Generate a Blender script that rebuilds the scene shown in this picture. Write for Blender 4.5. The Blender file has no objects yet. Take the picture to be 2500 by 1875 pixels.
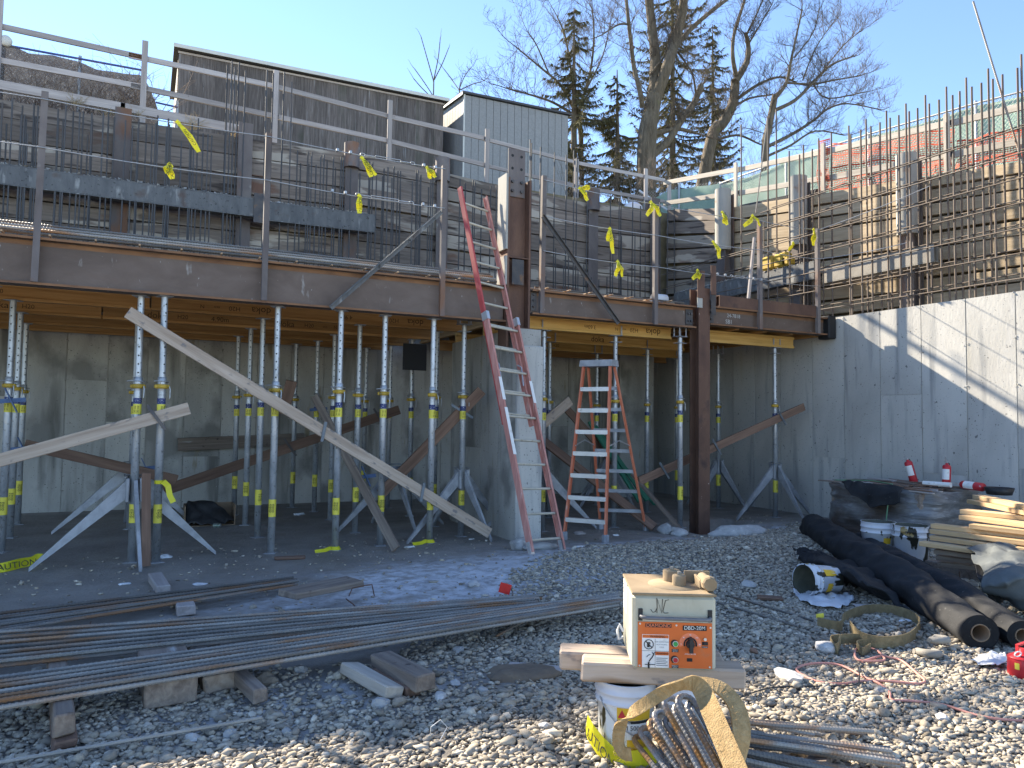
import bpy, random
import numpy as np
from math import *
from mathutils import Vector, Matrix, noise
random.seed(11)
S = bpy.context.scene; C = S.collection

# ------------------------------------------------------------------ camera
F_PX, PITCH, ROLL, YAW, EYE = 1804.24, radians(2.8937), radians(.7572), radians(26.3329), Vector((0, 0, 1.6))
fw = Vector((sin(YAW)*cos(PITCH), cos(YAW)*cos(PITCH), sin(PITCH)))
_r = Vector((cos(YAW), -sin(YAW), 0)); _u = _r.cross(fw)
rt = cos(ROLL)*_r+sin(ROLL)*_u; up_ = -sin(ROLL)*_r+cos(ROLL)*_u
cam = bpy.data.cameras.new('camera'); co = bpy.data.objects.new('camera', cam); C.objects.link(co)
cam.sensor_fit = 'HORIZONTAL'; cam.sensor_width = 36; cam.lens = F_PX/2500*36; cam.clip_start = .05; cam.clip_end = 2000
co.matrix_world = Matrix.Translation(EYE) @ Matrix((rt, up_, -fw)).transposed().to_4x4()
S.camera = co
# ------------------------------------------------------------------ sky, sun, exposure
SUN = Vector((-.36, 1, .67)).normalized()          # towards the sun
w = bpy.data.worlds.new('World'); S.world = w; w.use_nodes = True
wn = w.node_tree; bg = wn.nodes['Background']
sky = wn.nodes.new('ShaderNodeTexSky'); sky.sky_type = 'NISHITA'; sky.sun_disc = False
sky.sun_elevation = asin(SUN.z); sky.sun_rotation = atan2(SUN.x, SUN.y)
sky.air_density = .7; sky.dust_density = 0; sky.ozone_density = 1.8; sky.altitude = 50
wn.links.new(sky.outputs[0], bg.inputs[0]); bg.inputs[1].default_value = .105
sl = bpy.data.lights.new('sun', 'SUN'); so = bpy.data.objects.new('sun', sl); C.objects.link(so)
sl.energy = 4.2; sl.angle = radians(.55); sl.color = (1, .88, .70)
so.rotation_euler = SUN.to_track_quat('Z', 'Y').to_euler(); so.location = (-8, 30, 25)
S.view_settings.view_transform = 'Standard'; S.view_settings.look = 'None'; S.view_settings.gamma = 1
S.view_settings.exposure = 2.0

# ------------------------------------------------------------------ pixel (2500 wide photograph) -> point on a known plane
def ray(x, y): return fw+rt*((x-1250)/F_PX)-up_*((y-937.5)/F_PX)
def gz(x, y, z=0.): d = ray(x, y); return EYE+d*((z-EYE.z)/d.z)
def gY(x, y, Y): d = ray(x, y); return EYE+d*(Y/d.y)
def gX(x, y, X): d = ray(x, y); return EYE+d*(X/d.x)
def V(*a): return Vector(a)

# ------------------------------------------------------------------ object helpers
def tag(o, label, cat, group=None):
    o['label'] = label; o['category'] = cat
    if group: o['group'] = group
    return o
def thing(name, label, cat, loc=(0, 0, 0), rz=0, group=None):
    o = bpy.data.objects.new(name, None); C.objects.link(o); o.empty_display_size = .1
    o.location = loc; o.rotation_euler = (0, 0, rz)
    return tag(o, label, cat, group)
def adopt(o, parent, local=False):
    if parent is not None:
        o.parent = parent
        if not local:
            mw = parent.matrix_parent_inverse @ parent.matrix_basis if parent.parent else parent.matrix_basis
            if parent.parent: mw = parent.parent.matrix_basis @ mw
            o.matrix_parent_inverse = mw.inverted()
    return o
class MB:
    def __init__(s): s.v = []; s.f = []; s.sm = []
    def add(s, vs, fs, smooth=False):
        b = len(s.v); s.v += [tuple(v) for v in vs]
        s.f += [tuple(i+b for i in f) for f in fs]; s.sm += [smooth]*len(fs); return s
    def hexa(s, p):
        return s.add(p, [(0, 3, 2, 1), (4, 5, 6, 7), (0, 1, 5, 4), (1, 2, 6, 5), (2, 3, 7, 6), (3, 0, 4, 7)])
    def box(s, x0, x1, y0, y1, z0, z1):
        return s.hexa([(x0, y0, z0), (x1, y0, z0), (x1, y1, z0), (x0, y1, z0), (x0, y0, z1), (x1, y0, z1), (x1, y1, z1), (x0, y1, z1)])
    def cbox(s, x0, x1, y0, y1, z0, z1, c=.004, jit=0):
        lo = (x0, y0, z0); hi = (x1, y1, z1); c = min(c, (x1-x0)/3, (y1-y0)/3, (z1-z0)/3)
        vs = []; idx = {}
        for i in range(8):
            b = [(i >> k) & 1 for k in range(3)]
            j = [random.uniform(-jit, jit) for _ in range(3)]
            for a in range(3):
                p = []
                for k in range(3):
                    e = hi[k] if b[k] else lo[k]
                    if k != a: e += -c if b[k] else c
                    p.append(e+j[k])
                idx[(i, a)] = len(vs); vs.append(p)
        fs = []
        for a in range(3):
            k1, k2 = (a+1) % 3, (a+2) % 3
            for sd in (0, 1):
                cs = [(sd << a) | (p << k1) | (q << k2) for p, q in ((0, 0), (1, 0), (1, 1), (0, 1))]
                f = [idx[(i, a)] for i in cs]
                fs.append(f if sd else f[::-1])
        for a in range(3):
            k1, k2 = (a+1) % 3, (a+2) % 3
            for p in (0, 1):
                for q in (0, 1):
                    i0 = (p << k1) | (q << k2); i1 = i0 | (1 << a)
                    f = [idx[(i0, k1)], idx[(i1, k1)], idx[(i1, k2)], idx[(i0, k2)]]
                    fs.append(f if (p == q) else f[::-1])
        for i in range(8):
            f = [idx[(i, 0)], idx[(i, 1)], idx[(i, 2)]]
            fs.append(f if bin(i).count('1') % 2 else f[::-1])
        return s.add(vs, fs)
    def obox(s, p0, p1, wd, th, up=(0, 0, 1)):
        p0 = Vector(p0); p1 = Vector(p1); ex = (p1-p0).normalized(); ey = Vector(up).cross(ex).normalized()*wd/2; ez = ex.cross(ey).normalized()*th/2
        return s.hexa([p0-ey-ez, p1-ey-ez, p1+ey-ez, p0+ey-ez, p0-ey+ez, p1-ey+ez, p1+ey+ez, p0+ey+ez])
    def tube(s, path, r, n=8, caps=True, smooth=True, closed=False):
        P = [Vector(p) for p in path]; m = len(P)
        R = r if isinstance(r, (list, tuple)) else [r]*m
        t0 = (P[1]-P[0]).normalized(); a = Vector((0, 0, 1)) if abs(t0.z) < .9 else Vector((1, 0, 0))
        nx = (a-t0*a.dot(t0)).normalized(); vs = []
        for i, p in enumerate(P):
            t = (P[min(i+1, m-1)]-P[max(i-1, 0)])
            if closed: t = P[(i+1) % m]-P[i-1]
            if t.length < 1e-9: t = t0.copy()
            t.normalize(); nx = (nx-t*nx.dot(t)); nx = nx.normalized() if nx.length > 1e-6 else t.orthogonal().normalized()
            ny = t.cross(nx)
            for k in range(n):
                an = 2*pi*k/n; vs.append(p+(nx*cos(an)+ny*sin(an))*R[i])
        fs = []
        for i in range(m if closed else m-1):
            for k in range(n):
                a_, b_ = i*n+k, i*n+(k+1) % n; j = (i+1) % m
                fs.append((a_, b_, j*n+(k+1) % n, j*n+k))
        s.add(vs, fs, smooth)
        if caps and not closed:
            s.add(vs[:n], [tuple(range(n))[::-1]]); s.add(vs[-n:], [tuple(range(n))])
        return s
    def cyl(s, p0, p1, r, r1=None, n=12, caps=True, smooth=True): return s.tube([p0, p1], [r, r if r1 is None else r1], n, caps, smooth)
    def lathe(s, prof, n=20, base=(0, 0, 0), M=None, smooth=True):
        vs = []; M = M or Matrix()
        for r, z in prof:
            for k in range(n): vs.append(M @ Vector((base[0]+r*cos(2*pi*k/n), base[1]+r*sin(2*pi*k/n), base[2]+z)))
        fs = [(i*n+k, i*n+(k+1) % n, (i+1)*n+(k+1) % n, (i+1)*n+k) for i in range(len(prof)-1) for k in range(n)]
        return s.add(vs, fs, smooth)
    def ribbon(s, path, wdir, width, th=.004):
        P = [Vector(p) for p in path]; m = len(P); vs = []
        for i, p in enumerate(P):
            t = (P[min(i+1, m-1)]-P[max(i-1, 0)]).normalized()
            wv = Vector(wdir[i] if isinstance(wdir, list) else wdir); wv = (wv-t*wv.dot(t)).normalized()
            nn = t.cross(wv)
            ww = width[i] if isinstance(width, list) else width
            for a, b in ((-1, -1), (1, -1), (1, 1), (-1, 1)): vs.append(p+wv*a*ww/2+nn*b*th/2)
        fs = [(i*4+k, i*4+(k+1) % 4, i*4+4+(k+1) % 4, i*4+4+k) for i in range(m-1) for k in range(4)]
        fs += [(3, 2, 1, 0), ((m-1)*4, (m-1)*4+1, (m-1)*4+2, (m-1)*4+3)]
        return s.add(vs, fs, False)
    def ibeam(s, p0, p1, h, b, tf, tw, up=(0, 0, 1)):
        p0 = Vector(p0); p1 = Vector(p1); ex = (p1-p0).normalized(); ez = Vector(up); ez = (ez-ex*ez.dot(ex)).normalized(); ey = ez.cross(ex)
        prof = [(-b/2, 0), (b/2, 0), (b/2, tf), (tw/2, tf), (tw/2, h-tf), (b/2, h-tf), (b/2, h), (-b/2, h), (-b/2, h-tf), (-tw/2, h-tf), (-tw/2, tf), (-b/2, tf)]
        vs = [p+ey*y+ez*z for p in (p0, p1) for y, z in prof]; n = 12
        fs = [(i, (i+1) % n, n+(i+1) % n, n+i) for i in range(n)]
        for o in (0, n):
            q = [(0, 1, 2, 11), (2, 3, 10, 11), (3, 4, 9, 10), (4, 5, 8, 9), (5, 6, 7, 8)]
            fs += [tuple(o+i for i in (f[::-1] if o == 0 else f)) for f in q]
        return s.add(vs, fs)
    def mesh(s, name, mat=None):
        me = bpy.data.meshes.new(name); me.from_pydata(s.v, [], s.f)
        if mat: me.materials.append(mat)
        me.polygons.foreach_set('use_smooth', s.sm); me.update(); return me
    def build(s, name, mat, parent=None, local=False):
        o = bpy.data.objects.new(name, s.mesh(name, mat)); C.objects.link(o)
        return adopt(o, parent, local)
def frame(p0, p1, up=(0, 0, 1)):
    p0 = Vector(p0); p1 = Vector(p1); ex = (p1-p0).normalized(); ey = Vector(up).cross(ex).normalized(); ez = ex.cross(ey)
    m = Matrix((ex, ey, ez)).transposed().to_4x4(); m.translation = p0; return m
def plank(name, p0, p1, wd, th, mat, parent=None, up=(0, 0, 1), c=.004, jit=.0):
    """board from p0 to p1 along its centre line: wd sideways, th along up; local X is the grain"""
    L = (Vector(p1)-Vector(p0)).length; b = MB().cbox(0, L, -wd/2, wd/2, -th/2, th/2, c, jit)
    o = bpy.data.objects.new(name, b.mesh(name, mat)); C.objects.link(o); o.matrix_basis = frame(p0, p1, up)
    return adopt(o, parent)
_unit = {}
def rod(name, p0, p1, r, mat, parent=None, n=6):
    key = (mat.name, n)
    if key not in _unit: _unit[key] = MB().cyl((0, 0, 0), (1, 0, 0), 1, n=n).mesh('rod', mat)
    p0 = Vector(p0); p1 = Vector(p1); L = (p1-p0).length
    o = bpy.data.objects.new(name, _unit[key]); C.objects.link(o)
    o.matrix_basis = frame(p0, p1, (0, .3, 1) if abs((p1-p0).z) < .9*L else (0, 1, 0)) @ Matrix.Diagonal((L, r, r, 1))
    return adopt(o, parent)
_rib = {}
def rebar(name, p0, p1, r, mat, parent=None, rib=.028):
    """deformed bar: straight, with real ribs; meshes shared between bars of alike length"""
    p0 = Vector(p0); p1 = Vector(p1); L = (p1-p0).length; Lk = max(.25, round(L*2)/2); key = (Lk, r, mat.name)
    if key not in _rib:
        k = int(Lk/rib); pts = []; rr = []
        for i in range(k):
            x = i*rib; pts += [(x, 0, 0), (x+rib*.45, 0, 0), (x+rib*.62, 0, 0), (x+rib*.85, 0, 0)]; rr += [r*.97, r*.97, r*1.14, r*1.14]
        pts.append((k*rib, 0, 0)); rr.append(r)
        _rib[key] = (MB().tube(pts, rr, 7, smooth=False).mesh('bar', mat), k*rib)
    me, Lm = _rib[key]
    o = bpy.data.objects.new(name, me); C.objects.link(o)
    o.matrix_basis = frame(p0, p1) @ Matrix.Rotation(random.random()*6, 4, 'X') @ Matrix.Diagonal((L/Lm, 1, 1, 1))
    return adopt(o, parent)
def copy_tree(o, parent=None):
    c = o.copy(); C.objects.link(c)
    if parent: c.parent = parent
    for ch in list(o.children): copy_tree(ch, c)
    return c
_txt = {}
def text_mesh(s, size, mat):
    k = (s, size, mat.name)
    if k not in _txt:
        cu = bpy.data.curves.new('t', 'FONT'); cu.body = s; cu.size = size; cu.align_x = 'CENTER'; cu.align_y = 'CENTER'; cu.resolution_u = 3
        to = bpy.data.objects.new('t', cu); C.objects.link(to); bpy.context.view_layer.update()
        me = bpy.data.meshes.new_from_object(to.evaluated_get(bpy.context.evaluated_depsgraph_get()))
        bpy.data.objects.remove(to); me.materials.clear(); me.materials.append(mat); me.name = 'lettering'; _txt[k] = me
    return _txt[k]
def text(s, loc, xd, yd, size, mat, parent=None, name='lettering', local=False, sx=1):
    o = bpy.data.objects.new(name, text_mesh(s, size, mat)); C.objects.link(o)
    xd = Vector(xd).normalized(); yd = Vector(yd); yd = (yd-xd*yd.dot(xd)).normalized()
    m = Matrix((xd, yd, xd.cross(yd))).transposed().to_4x4(); m.translation = Vector(loc); o.matrix_basis = m @ Matrix.Diagonal((sx, 1, 1, 1))
    return adopt(o, parent, local)
def rockmesh(name, sx, sy, sz, mat, sub=2, rough=.25, flat=True):
    import bmesh
    bm = bmesh.new(); bmesh.ops.create_icosphere(bm, subdivisions=sub, radius=1)
    sd = Vector((random.random()*50,)*3)
    for v in bm.verts:
        d = 1+rough*noise.noise(v.co*1.1+sd)*1.6+rough*.5*noise.noise(v.co*2.7+sd)
        v.co = Vector((v.co.x*sx*d, v.co.y*sy*d, v.co.z*sz*d))
    me = bpy.data.meshes.new(name); bm.to_mesh(me); bm.free(); me.materials.append(mat)
    me.polygons.foreach_set('use_smooth', [not flat]*len(me.polygons)); return me

# ------------------------------------------------------------------ materials
def mat(name, cols, scale=4, stretch=(1, 1, 1), rough=.8, metal=0, bump=.2, bscale=50, rnd=.18, spots=(), detail=7, spec=.35, bdist=.01, roughvar=.1, alpha=1, transl=0):
    m = bpy.data.materials.new(name); m.use_nodes = True; nt = m.node_tree; N = nt.nodes; L = nt.links.new
    b = N['Principled BSDF']; tc = N.new('ShaderNodeTexCoord'); inf = N.new('ShaderNodeObjectInfo')
    mu = N.new('ShaderNodeMath'); mu.operation = 'MULTIPLY'; mu.inputs[1].default_value = 41; L(inf.outputs['Random'], mu.inputs[0])
    ad = N.new('ShaderNodeVectorMath'); ad.operation = 'ADD'; L(tc.outputs['Object'], ad.inputs[0]); L(mu.outputs[0], ad.inputs[1])
    mp = N.new('ShaderNodeMapping'); mp.inputs['Scale'].default_value = stretch; L(ad.outputs[0], mp.inputs[0])
    n1 = N.new('ShaderNodeTexNoise'); n1.inputs['Scale'].default_value = scale; n1.inputs['Detail'].default_value = detail; n1.inputs['Roughness'].default_value = .62; n1.inputs['Distortion'].default_value = .4
    L(mp.outputs[0], n1.inputs['Vector'])
    rp = N.new('ShaderNodeValToRGB'); L(n1.outputs[0], rp.inputs[0]); e = rp.color_ramp.elements
    k = len(cols); e[0].position = .28; e[1].position = .72; e[0].color = (*cols[0], 1); e[1].color = (*cols[-1], 1)
    for i in range(1, k-1): el = e.new(.28+.44*i/(k-1)); el.color = (*cols[i], 1)
    cur = rp.outputs[0]
    for (sc, scol, lo, hi, st) in spots:       # (scale, colour, lo, hi, stretch)
        mp2 = N.new('ShaderNodeMapping'); mp2.inputs['Scale'].default_value = st; mp2.inputs['Location'].default_value = (sc*3.1, sc*1.7, sc); L(ad.outputs[0], mp2.inputs[0])
        n2 = N.new('ShaderNodeTexNoise'); n2.inputs['Scale'].default_value = sc; n2.inputs['Detail'].default_value = 5; L(mp2.outputs[0], n2.inputs['Vector'])
        mr = N.new('ShaderNodeMapRange'); mr.inputs[1].default_value = lo; mr.inputs[2].default_value = hi; L(n2.outputs[0], mr.inputs[0])
        mx = N.new('ShaderNodeMix'); mx.data_type = 'RGBA'; L(mr.outputs[0], mx.inputs[0]); L(cur, mx.inputs[6]); mx.inputs[7].default_value = (*scol, 1); cur = mx.outputs[2]
    if rnd:
        hs = N.new('ShaderNodeHueSaturation'); mr = N.new('ShaderNodeMapRange'); mr.inputs[3].default_value = 1-rnd; mr.inputs[4].default_value = 1+rnd
        L(inf.outputs['Random'], mr.inputs[0]); L(mr.outputs[0], hs.inputs['Value']); L(cur, hs.inputs['Color']); cur = hs.outputs[0]
    L(cur, b.inputs['Base Color']); b.inputs['Metallic'].default_value = metal; b.inputs['Specular IOR Level'].default_value = spec
    if roughvar:
        mr = N.new('ShaderNodeMapRange'); mr.inputs[3].default_value = max(.05, rough-roughvar); mr.inputs[4].default_value = min(1, rough+roughvar); L(n1.outputs[0], mr.inputs[0]); L(mr.outputs[0], b.inputs['Roughness'])
    else: b.inputs['Roughness'].default_value = rough
    if bump:
        n3 = N.new('ShaderNodeTexNoise'); n3.inputs['Scale'].default_value = bscale; n3.inputs['Detail'].default_value = 6; L(mp.outputs[0], n3.inputs['Vector'])
        bp = N.new('ShaderNodeBump'); bp.inputs['Strength'].default_value = bump; bp.inputs['Distance'].default_value = bdist; L(n3.outputs[0], bp.inputs['Height']); L(bp.outputs[0], b.inputs['Normal'])
    if alpha < 1: b.inputs['Alpha'].default_value = alpha
    if transl:
        tr = N.new('ShaderNodeBsdfTranslucent'); ms = N.new('ShaderNodeMixShader'); ms.inputs[0].default_value = transl; L(cur, tr.inputs[0]); out = N['Material Output']
        L(b.outputs[0], ms.inputs[1]); L(tr.outputs[0], ms.inputs[2]); L(ms.outputs[0], out.inputs[0])
    return m
def wood(name, a, b_, c, spots=(), k=1., rnd=.2, rough=.85):
    return mat(name, [a, b_, c], scale=2.2*k, stretch=(.5, 9, 9), rough=rough, bump=.35, bscale=9, rnd=rnd, spots=spots, bdist=.006, detail=9)
A1 = (1, 1, 1)
m_galv = mat('galvanised_steel', [(.30, .32, .34), (.42, .44, .46), (.52, .54, .56)], 9, (1, 1, .5), .42, .55, .08, 60, .12, [(30, (.22, .22, .21), .58, .7, A1), (5, (.5, .48, .44), .62, .75, A1)])
m_galvd = mat('galvanised_dull', [(.22, .23, .24), (.33, .34, .36), (.42, .43, .45)], 7, A1, .6, .3, .1, 60, .12)
m_beam = mat('mill_steel', [(.088, .062, .048), (.124, .09, .072), (.158, .12, .10)], 1.6, (1, 1, 2.0), .6, .15, .12, 45, .06, [(1.2, (.13, .085, .065), .60, .8, (1, 1, 3)), (26, (.30, .28, .26), .69, .75, (1, 1, .5)), (5.5, (.28, .26, .24), .68, .78, (2.2, 1, .7))])
m_rustf = mat('rusty_flange', [(.12, .062, .038), (.20, .105, .056), (.27, .14, .07)], 3, (1, 1, 3), .85, 0, .2, 60, .06)
m_rust = mat('red_brown_rust', [(.085, .048, .036), (.125, .07, .05), (.17, .098, .066)], 3, (1, 1, .6), .8, .05, .2, 50, .1, [(22, (.5, .42, .36), .72, .76, A1), (4, (.07, .045, .04), .6, .75, A1)])
m_steel = mat('dark_steel', [(.05, .05, .055), (.085, .08, .08), (.12, .105, .095)], 6, A1, .6, .3, .15, 60, .2, [(8, (.2, .11, .06), .6, .75, A1)])
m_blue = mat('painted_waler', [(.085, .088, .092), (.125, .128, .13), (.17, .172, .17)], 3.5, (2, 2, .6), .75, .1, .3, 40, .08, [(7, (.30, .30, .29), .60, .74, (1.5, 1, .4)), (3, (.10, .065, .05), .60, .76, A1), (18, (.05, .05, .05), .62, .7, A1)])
m_dowel = mat('dowel_bar', [(.045, .048, .054), (.075, .076, .08), (.11, .105, .10)], 9, A1, .6, .35, .1, 90, .22, [(4, (.17, .11, .07), .58, .72, A1), (6, (.35, .35, .34), .68, .78, A1)])
m_rebar = mat('rebar_steel', [(.15, .142, .132), (.22, .205, .185), (.30, .275, .245)], 3, (1, 3, 3), .55, .2, .05, 90, .45, [(1.6, (.25, .14, .075), .52, .64, (1, 4, 4)), (5, (.34, .34, .34), .72, .8, (1, 4, 4))])
m_rebarb = mat('rebar_bent', [(.16, .165, .17), (.26, .26, .26), (.36, .35, .34)], 5, A1, .45, .6, .05, 90, .15, [(5, (.36, .19, .07), .50, .62, A1), (14, (.5, .48, .44), .7, .8, A1)])
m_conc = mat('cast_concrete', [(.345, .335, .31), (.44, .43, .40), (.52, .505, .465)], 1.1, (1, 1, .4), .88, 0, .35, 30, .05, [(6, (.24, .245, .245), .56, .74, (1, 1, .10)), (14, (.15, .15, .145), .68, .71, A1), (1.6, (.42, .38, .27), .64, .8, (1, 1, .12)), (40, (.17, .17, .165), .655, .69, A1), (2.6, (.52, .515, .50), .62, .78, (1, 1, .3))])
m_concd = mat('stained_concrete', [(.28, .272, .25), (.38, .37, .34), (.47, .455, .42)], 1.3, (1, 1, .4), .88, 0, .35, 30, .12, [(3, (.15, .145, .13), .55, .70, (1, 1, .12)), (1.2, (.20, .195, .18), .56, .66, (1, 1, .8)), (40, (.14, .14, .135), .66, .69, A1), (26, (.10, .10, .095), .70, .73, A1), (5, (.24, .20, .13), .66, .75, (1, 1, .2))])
m_lag = wood('lagging_timber', (.13, .105, .087), (.20, .165, .138), (.27, .225, .19), [(1.0, (.38, .335, .28), .525, .55, (.5, 1, 2.4)), (1.5, (.15, .085, .06), .62, .70, (.5, 1, 2)), (3.5, (.075, .06, .052), .58, .66, (.35, 3, 3)), (9, (.035, .03, .028), .68, .75, (.3, 4, 4))], rnd=.34)
m_lagr = wood('lagging_timber_tan', (.29, .22, .14), (.40, .315, .21), (.50, .40, .28), [(1.4, (.30, .18, .12), .66, .75, (.4, 1, 2)), (8, (.16, .13, .10), .66, .74, (.4, 4, 4))], rnd=.16)
m_pile = mat('soldier_pile', [(.10, .085, .08), (.15, .13, .125), (.21, .185, .17)], 2.2, (1, 1, .5), .8, .05, .25, 35, .15, [(2.5, (.20, .11, .07), .55, .68, (1, 1, .5)), (4, (.28, .27, .25), .66, .74, A1)])
m_pilel = mat('pile_coat_and_sunlit_flange', [(.30, .29, .26), (.37, .355, .32), (.43, .42, .38)], 2, (1, 1, .4), .85, 0, .25, 35, .1, [(3, (.25, .15, .10), .62, .72, A1)])  # pile coating; also carries the sunlight painted on the column flange
m_grey = wood('weathered_lumber', (.27, .24, .225), (.37, .33, .31), (.46, .42, .39), [(9, (.2, .165, .14), .70, .76, A1)])
m_pale = wood('sunbleached_lumber', (.30, .265, .22), (.41, .37, .315), (.50, .46, .40), [(6, (.25, .2, .15), .72, .78, A1)])
m_fresh = wood('fresh_lumber', (.42, .27, .13), (.54, .37, .20), (.63, .47, .28), [(7, (.24, .13, .06), .74, .79, A1)])
m_brown = wood('brown_lumber', (.11, .065, .045), (.17, .105, .075), (.24, .155, .11))
m_tan = wood('tan_plank', (.28, .21, .155), (.40, .315, .245), (.50, .41, .33), [(14, (.19, .17, .16), .60, .68, (.5, 1, 1)), (2, (.26, .17, .10), .62, .72, (.5, 3, 3))], rnd=.1)
m_oldw = wood('old_dunnage', (.11, .085, .07), (.20, .16, .13), (.30, .25, .20), [(4, (.36, .35, .33), .66, .74, (.5, 2, 2)), (10, (.06, .045, .04), .66, .74, A1)], rnd=.22)
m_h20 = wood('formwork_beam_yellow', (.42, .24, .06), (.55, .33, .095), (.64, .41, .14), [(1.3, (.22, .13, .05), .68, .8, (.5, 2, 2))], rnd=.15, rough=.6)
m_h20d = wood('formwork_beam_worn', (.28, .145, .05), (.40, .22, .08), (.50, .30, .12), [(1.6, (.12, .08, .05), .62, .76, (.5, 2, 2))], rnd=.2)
m_ply = mat('plywood_deck', [(.16, .10, .055), (.24, .16, .09), (.3, .21, .13)], 2, A1, .8, 0, .1, 30)
m_barn = wood('weathered_siding', (.06, .05, .046), (.115, .097, .088), (.19, .168, .155), [(3, (.24, .235, .235), .62, .74, (.25, 4, 4)), (9, (.035, .03, .03), .68, .73, (1, 2, 2)), (1.2, (.07, .07, .055), .58, .72, (.5, 1, 1))], k=1.4, rnd=.22)
m_shed = mat('shed_siding_grey', [(.21, .21, .208), (.25, .25, .247), (.285, .285, .28)], 3, (6, 6, .4), .75, 0, .12, 20, .03)
m_trim = mat('white_trim', [(.5, .5, .46), (.62, .61, .56)], 4, A1, .7, 0, .1, 40, .05)
m_shingle = mat('dark_shingle', [(.05, .05, .055), (.09, .09, .095)], 30, A1, .9, 0, .3, 60, .05)
m_pink = mat('faded_red_fibreglass', [(.36, .15, .125), (.46, .21, .175), (.54, .29, .25)], 5, (4, 4, .4), .6, 0, .1, 50, .05, [(7, (.58, .42, .38), .62, .76, (3, 3, .4))])
m_redfg = mat('red_fibreglass', [(.38, .05, .05), (.46, .09, .08)], 5, A1, .5, 0, .05, 50, .05)
m_orfg = mat('orange_fibreglass', [(.46, .12, .06), (.56, .17, .09), (.62, .25, .16)], 5, (4, 4, .4), .55, 0, .1, 50, .04, [(8, (.6, .42, .36), .66, .78, (3, 3, .4))])
m_alu = mat('aluminium', [(.48, .49, .50), (.60, .61, .62)], 8, A1, .38, .7, .05, 50, .05, [(20, (.35, .35, .34), .64, .76, A1)])
m_aluy = mat('worn_rung', [(.42, .39, .32), (.55, .51, .42)], 12, A1, .55, .25, .05, 50, .08, [(20, (.28, .24, .18), .62, .74, A1)])
m_yel = mat('yellow_paint', [(.36, .235, .03), (.50, .335, .05)], 20, A1, .6, .1, .1, 50, .12, [(25, (.2, .17, .12), .64, .72, A1)])
m_ylab = mat('yellow_sticker', [(.62, .54, .06), (.72, .64, .09)], 8, A1, .5, 0, 0, 50, .08)
m_blab = mat('blue_sticker', [(.025, .035, .12), (.04, .055, .17)], 60, A1, .5, 0, 0, 50, .08, [(70, (.55, .57, .6), .6, .64, A1)])
m_bclamp = mat('blue_clamp_steel', [(.05, .09, .19), (.10, .15, .26)], 12, A1, .6, .2, .1, 50, .1)
m_gclamp = mat('grey_clamp_steel', [(.10, .12, .14), (.17, .19, .21)], 12, A1, .55, .4, .1, 50, .1)
m_black = mat('black_print', [(.012, .012, .013), (.025, .025, .026)], 40, A1, .7, 0, 0, 50, 0)
m_print = mat('brown_black_print', [(.04, .025, .012), (.07, .04, .02)], 40, A1, .8, 0, 0, 50, 0)
m_tape = mat('caution_tape', [(.72, .66, .02), (.82, .76, .05)], 6, A1, .4, 0, .1, 30, .05, transl=.25)
m_wire = mat('steel_cable', [(.30, .31, .32), (.42, .43, .44)], 30, A1, .45, .6, 0, 50, .05)
m_white = mat('white_plastic', [(.56, .58, .62), (.66, .67, .71)], 5, A1, .4, 0, .05, 30, .05, [(14, (.03, .03, .025), .635, .655, (1, 1, .35)), (4, (.45, .44, .40), .64, .75, A1)])
m_whitet = mat('tarred_white_plastic', [(.55, .57, .61), (.66, .67, .71)], 5, A1, .4, 0, .05, 30, .05, [(11, (.03, .03, .022), .545, .565, (1, 1, .35)), (6, (.35, .25, .1), .66, .68, A1)])
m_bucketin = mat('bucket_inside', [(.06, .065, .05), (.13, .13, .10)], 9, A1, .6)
m_sling = mat('tan_sling', [(.25, .165, .07), (.34, .23, .105), (.42, .30, .15)], 30, (1, 1, 1), .95, 0, .5, 160, .05, [(4, (.28, .2, .1), .6, .75, A1)])
m_olive = mat('olive_sling', [(.15, .115, .06), (.22, .17, .09), (.28, .22, .12)], 20, A1, .95, 0, .5, 160, .05)
m_geo = mat('black_geotextile', [(.013, .0137, .015), (.021, .022, .0245), (.034, .035, .037)], 5, A1, .82, 0, .25, 60, .05, [(30, (.09, .09, .088), .66, .76, A1)], spec=.3)
m_geog = mat('grey_tarp', [(.06, .07, .073), (.10, .112, .115), (.15, .165, .165)], 3, A1, .75, 0, .25, 30, .05)
m_card = mat('brown_cardboard', [(.20, .14, .09), (.29, .21, .14)], 8, A1, .9)
m_film = mat('stretch_film', [(.07, .07, .07), (.14, .14, .14), (.27, .275, .28)], 4, (1, 1, 5), .38, 0, .6, 7, .03, [(3, (.34, .35, .36), .64, .82, (1.5, 1.5, 8)), (1.3, (.07, .055, .045), .52, .62, A1)], spec=.5, bdist=.03)
m_red = mat('red_enamel', [(.42, .022, .03), (.52, .035, .045)], 6, A1, .38, 0, .05, 40, .05, [(14, (.5, .42, .42), .70, .74, A1)])
m_cream = mat('cream_enamel', [(.34, .325, .245), (.42, .405, .315), (.47, .455, .365)], 5, (1, 1, .6), .5, 0, .06, 60, 0, [(6, (.36, .32, .24), .64, .8, A1), (30, (.25, .2, .13), .70, .74, A1)])
m_dust = mat('dusty_steel_top', [(.22, .16, .095), (.28, .21, .13), (.33, .26, .17)], 7, A1, .9, 0, .1, 60, 0, [(18, (.25, .19, .12), .66, .75, A1)])
m_orange = mat('orange_panel', [(.55, .115, .022), (.64, .15, .03)], 5, A1, .55, 0, .04, 60, 0, [(11, (.45, .16, .07), .62, .75, A1), (40, (.62, .3, .16), .7, .74, A1)])
m_orlt = mat('orange_dial_print', [(.75, .20, .09), (.78, .23, .11)], 5, A1, .5, 0, 0, 60, 0)
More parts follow.
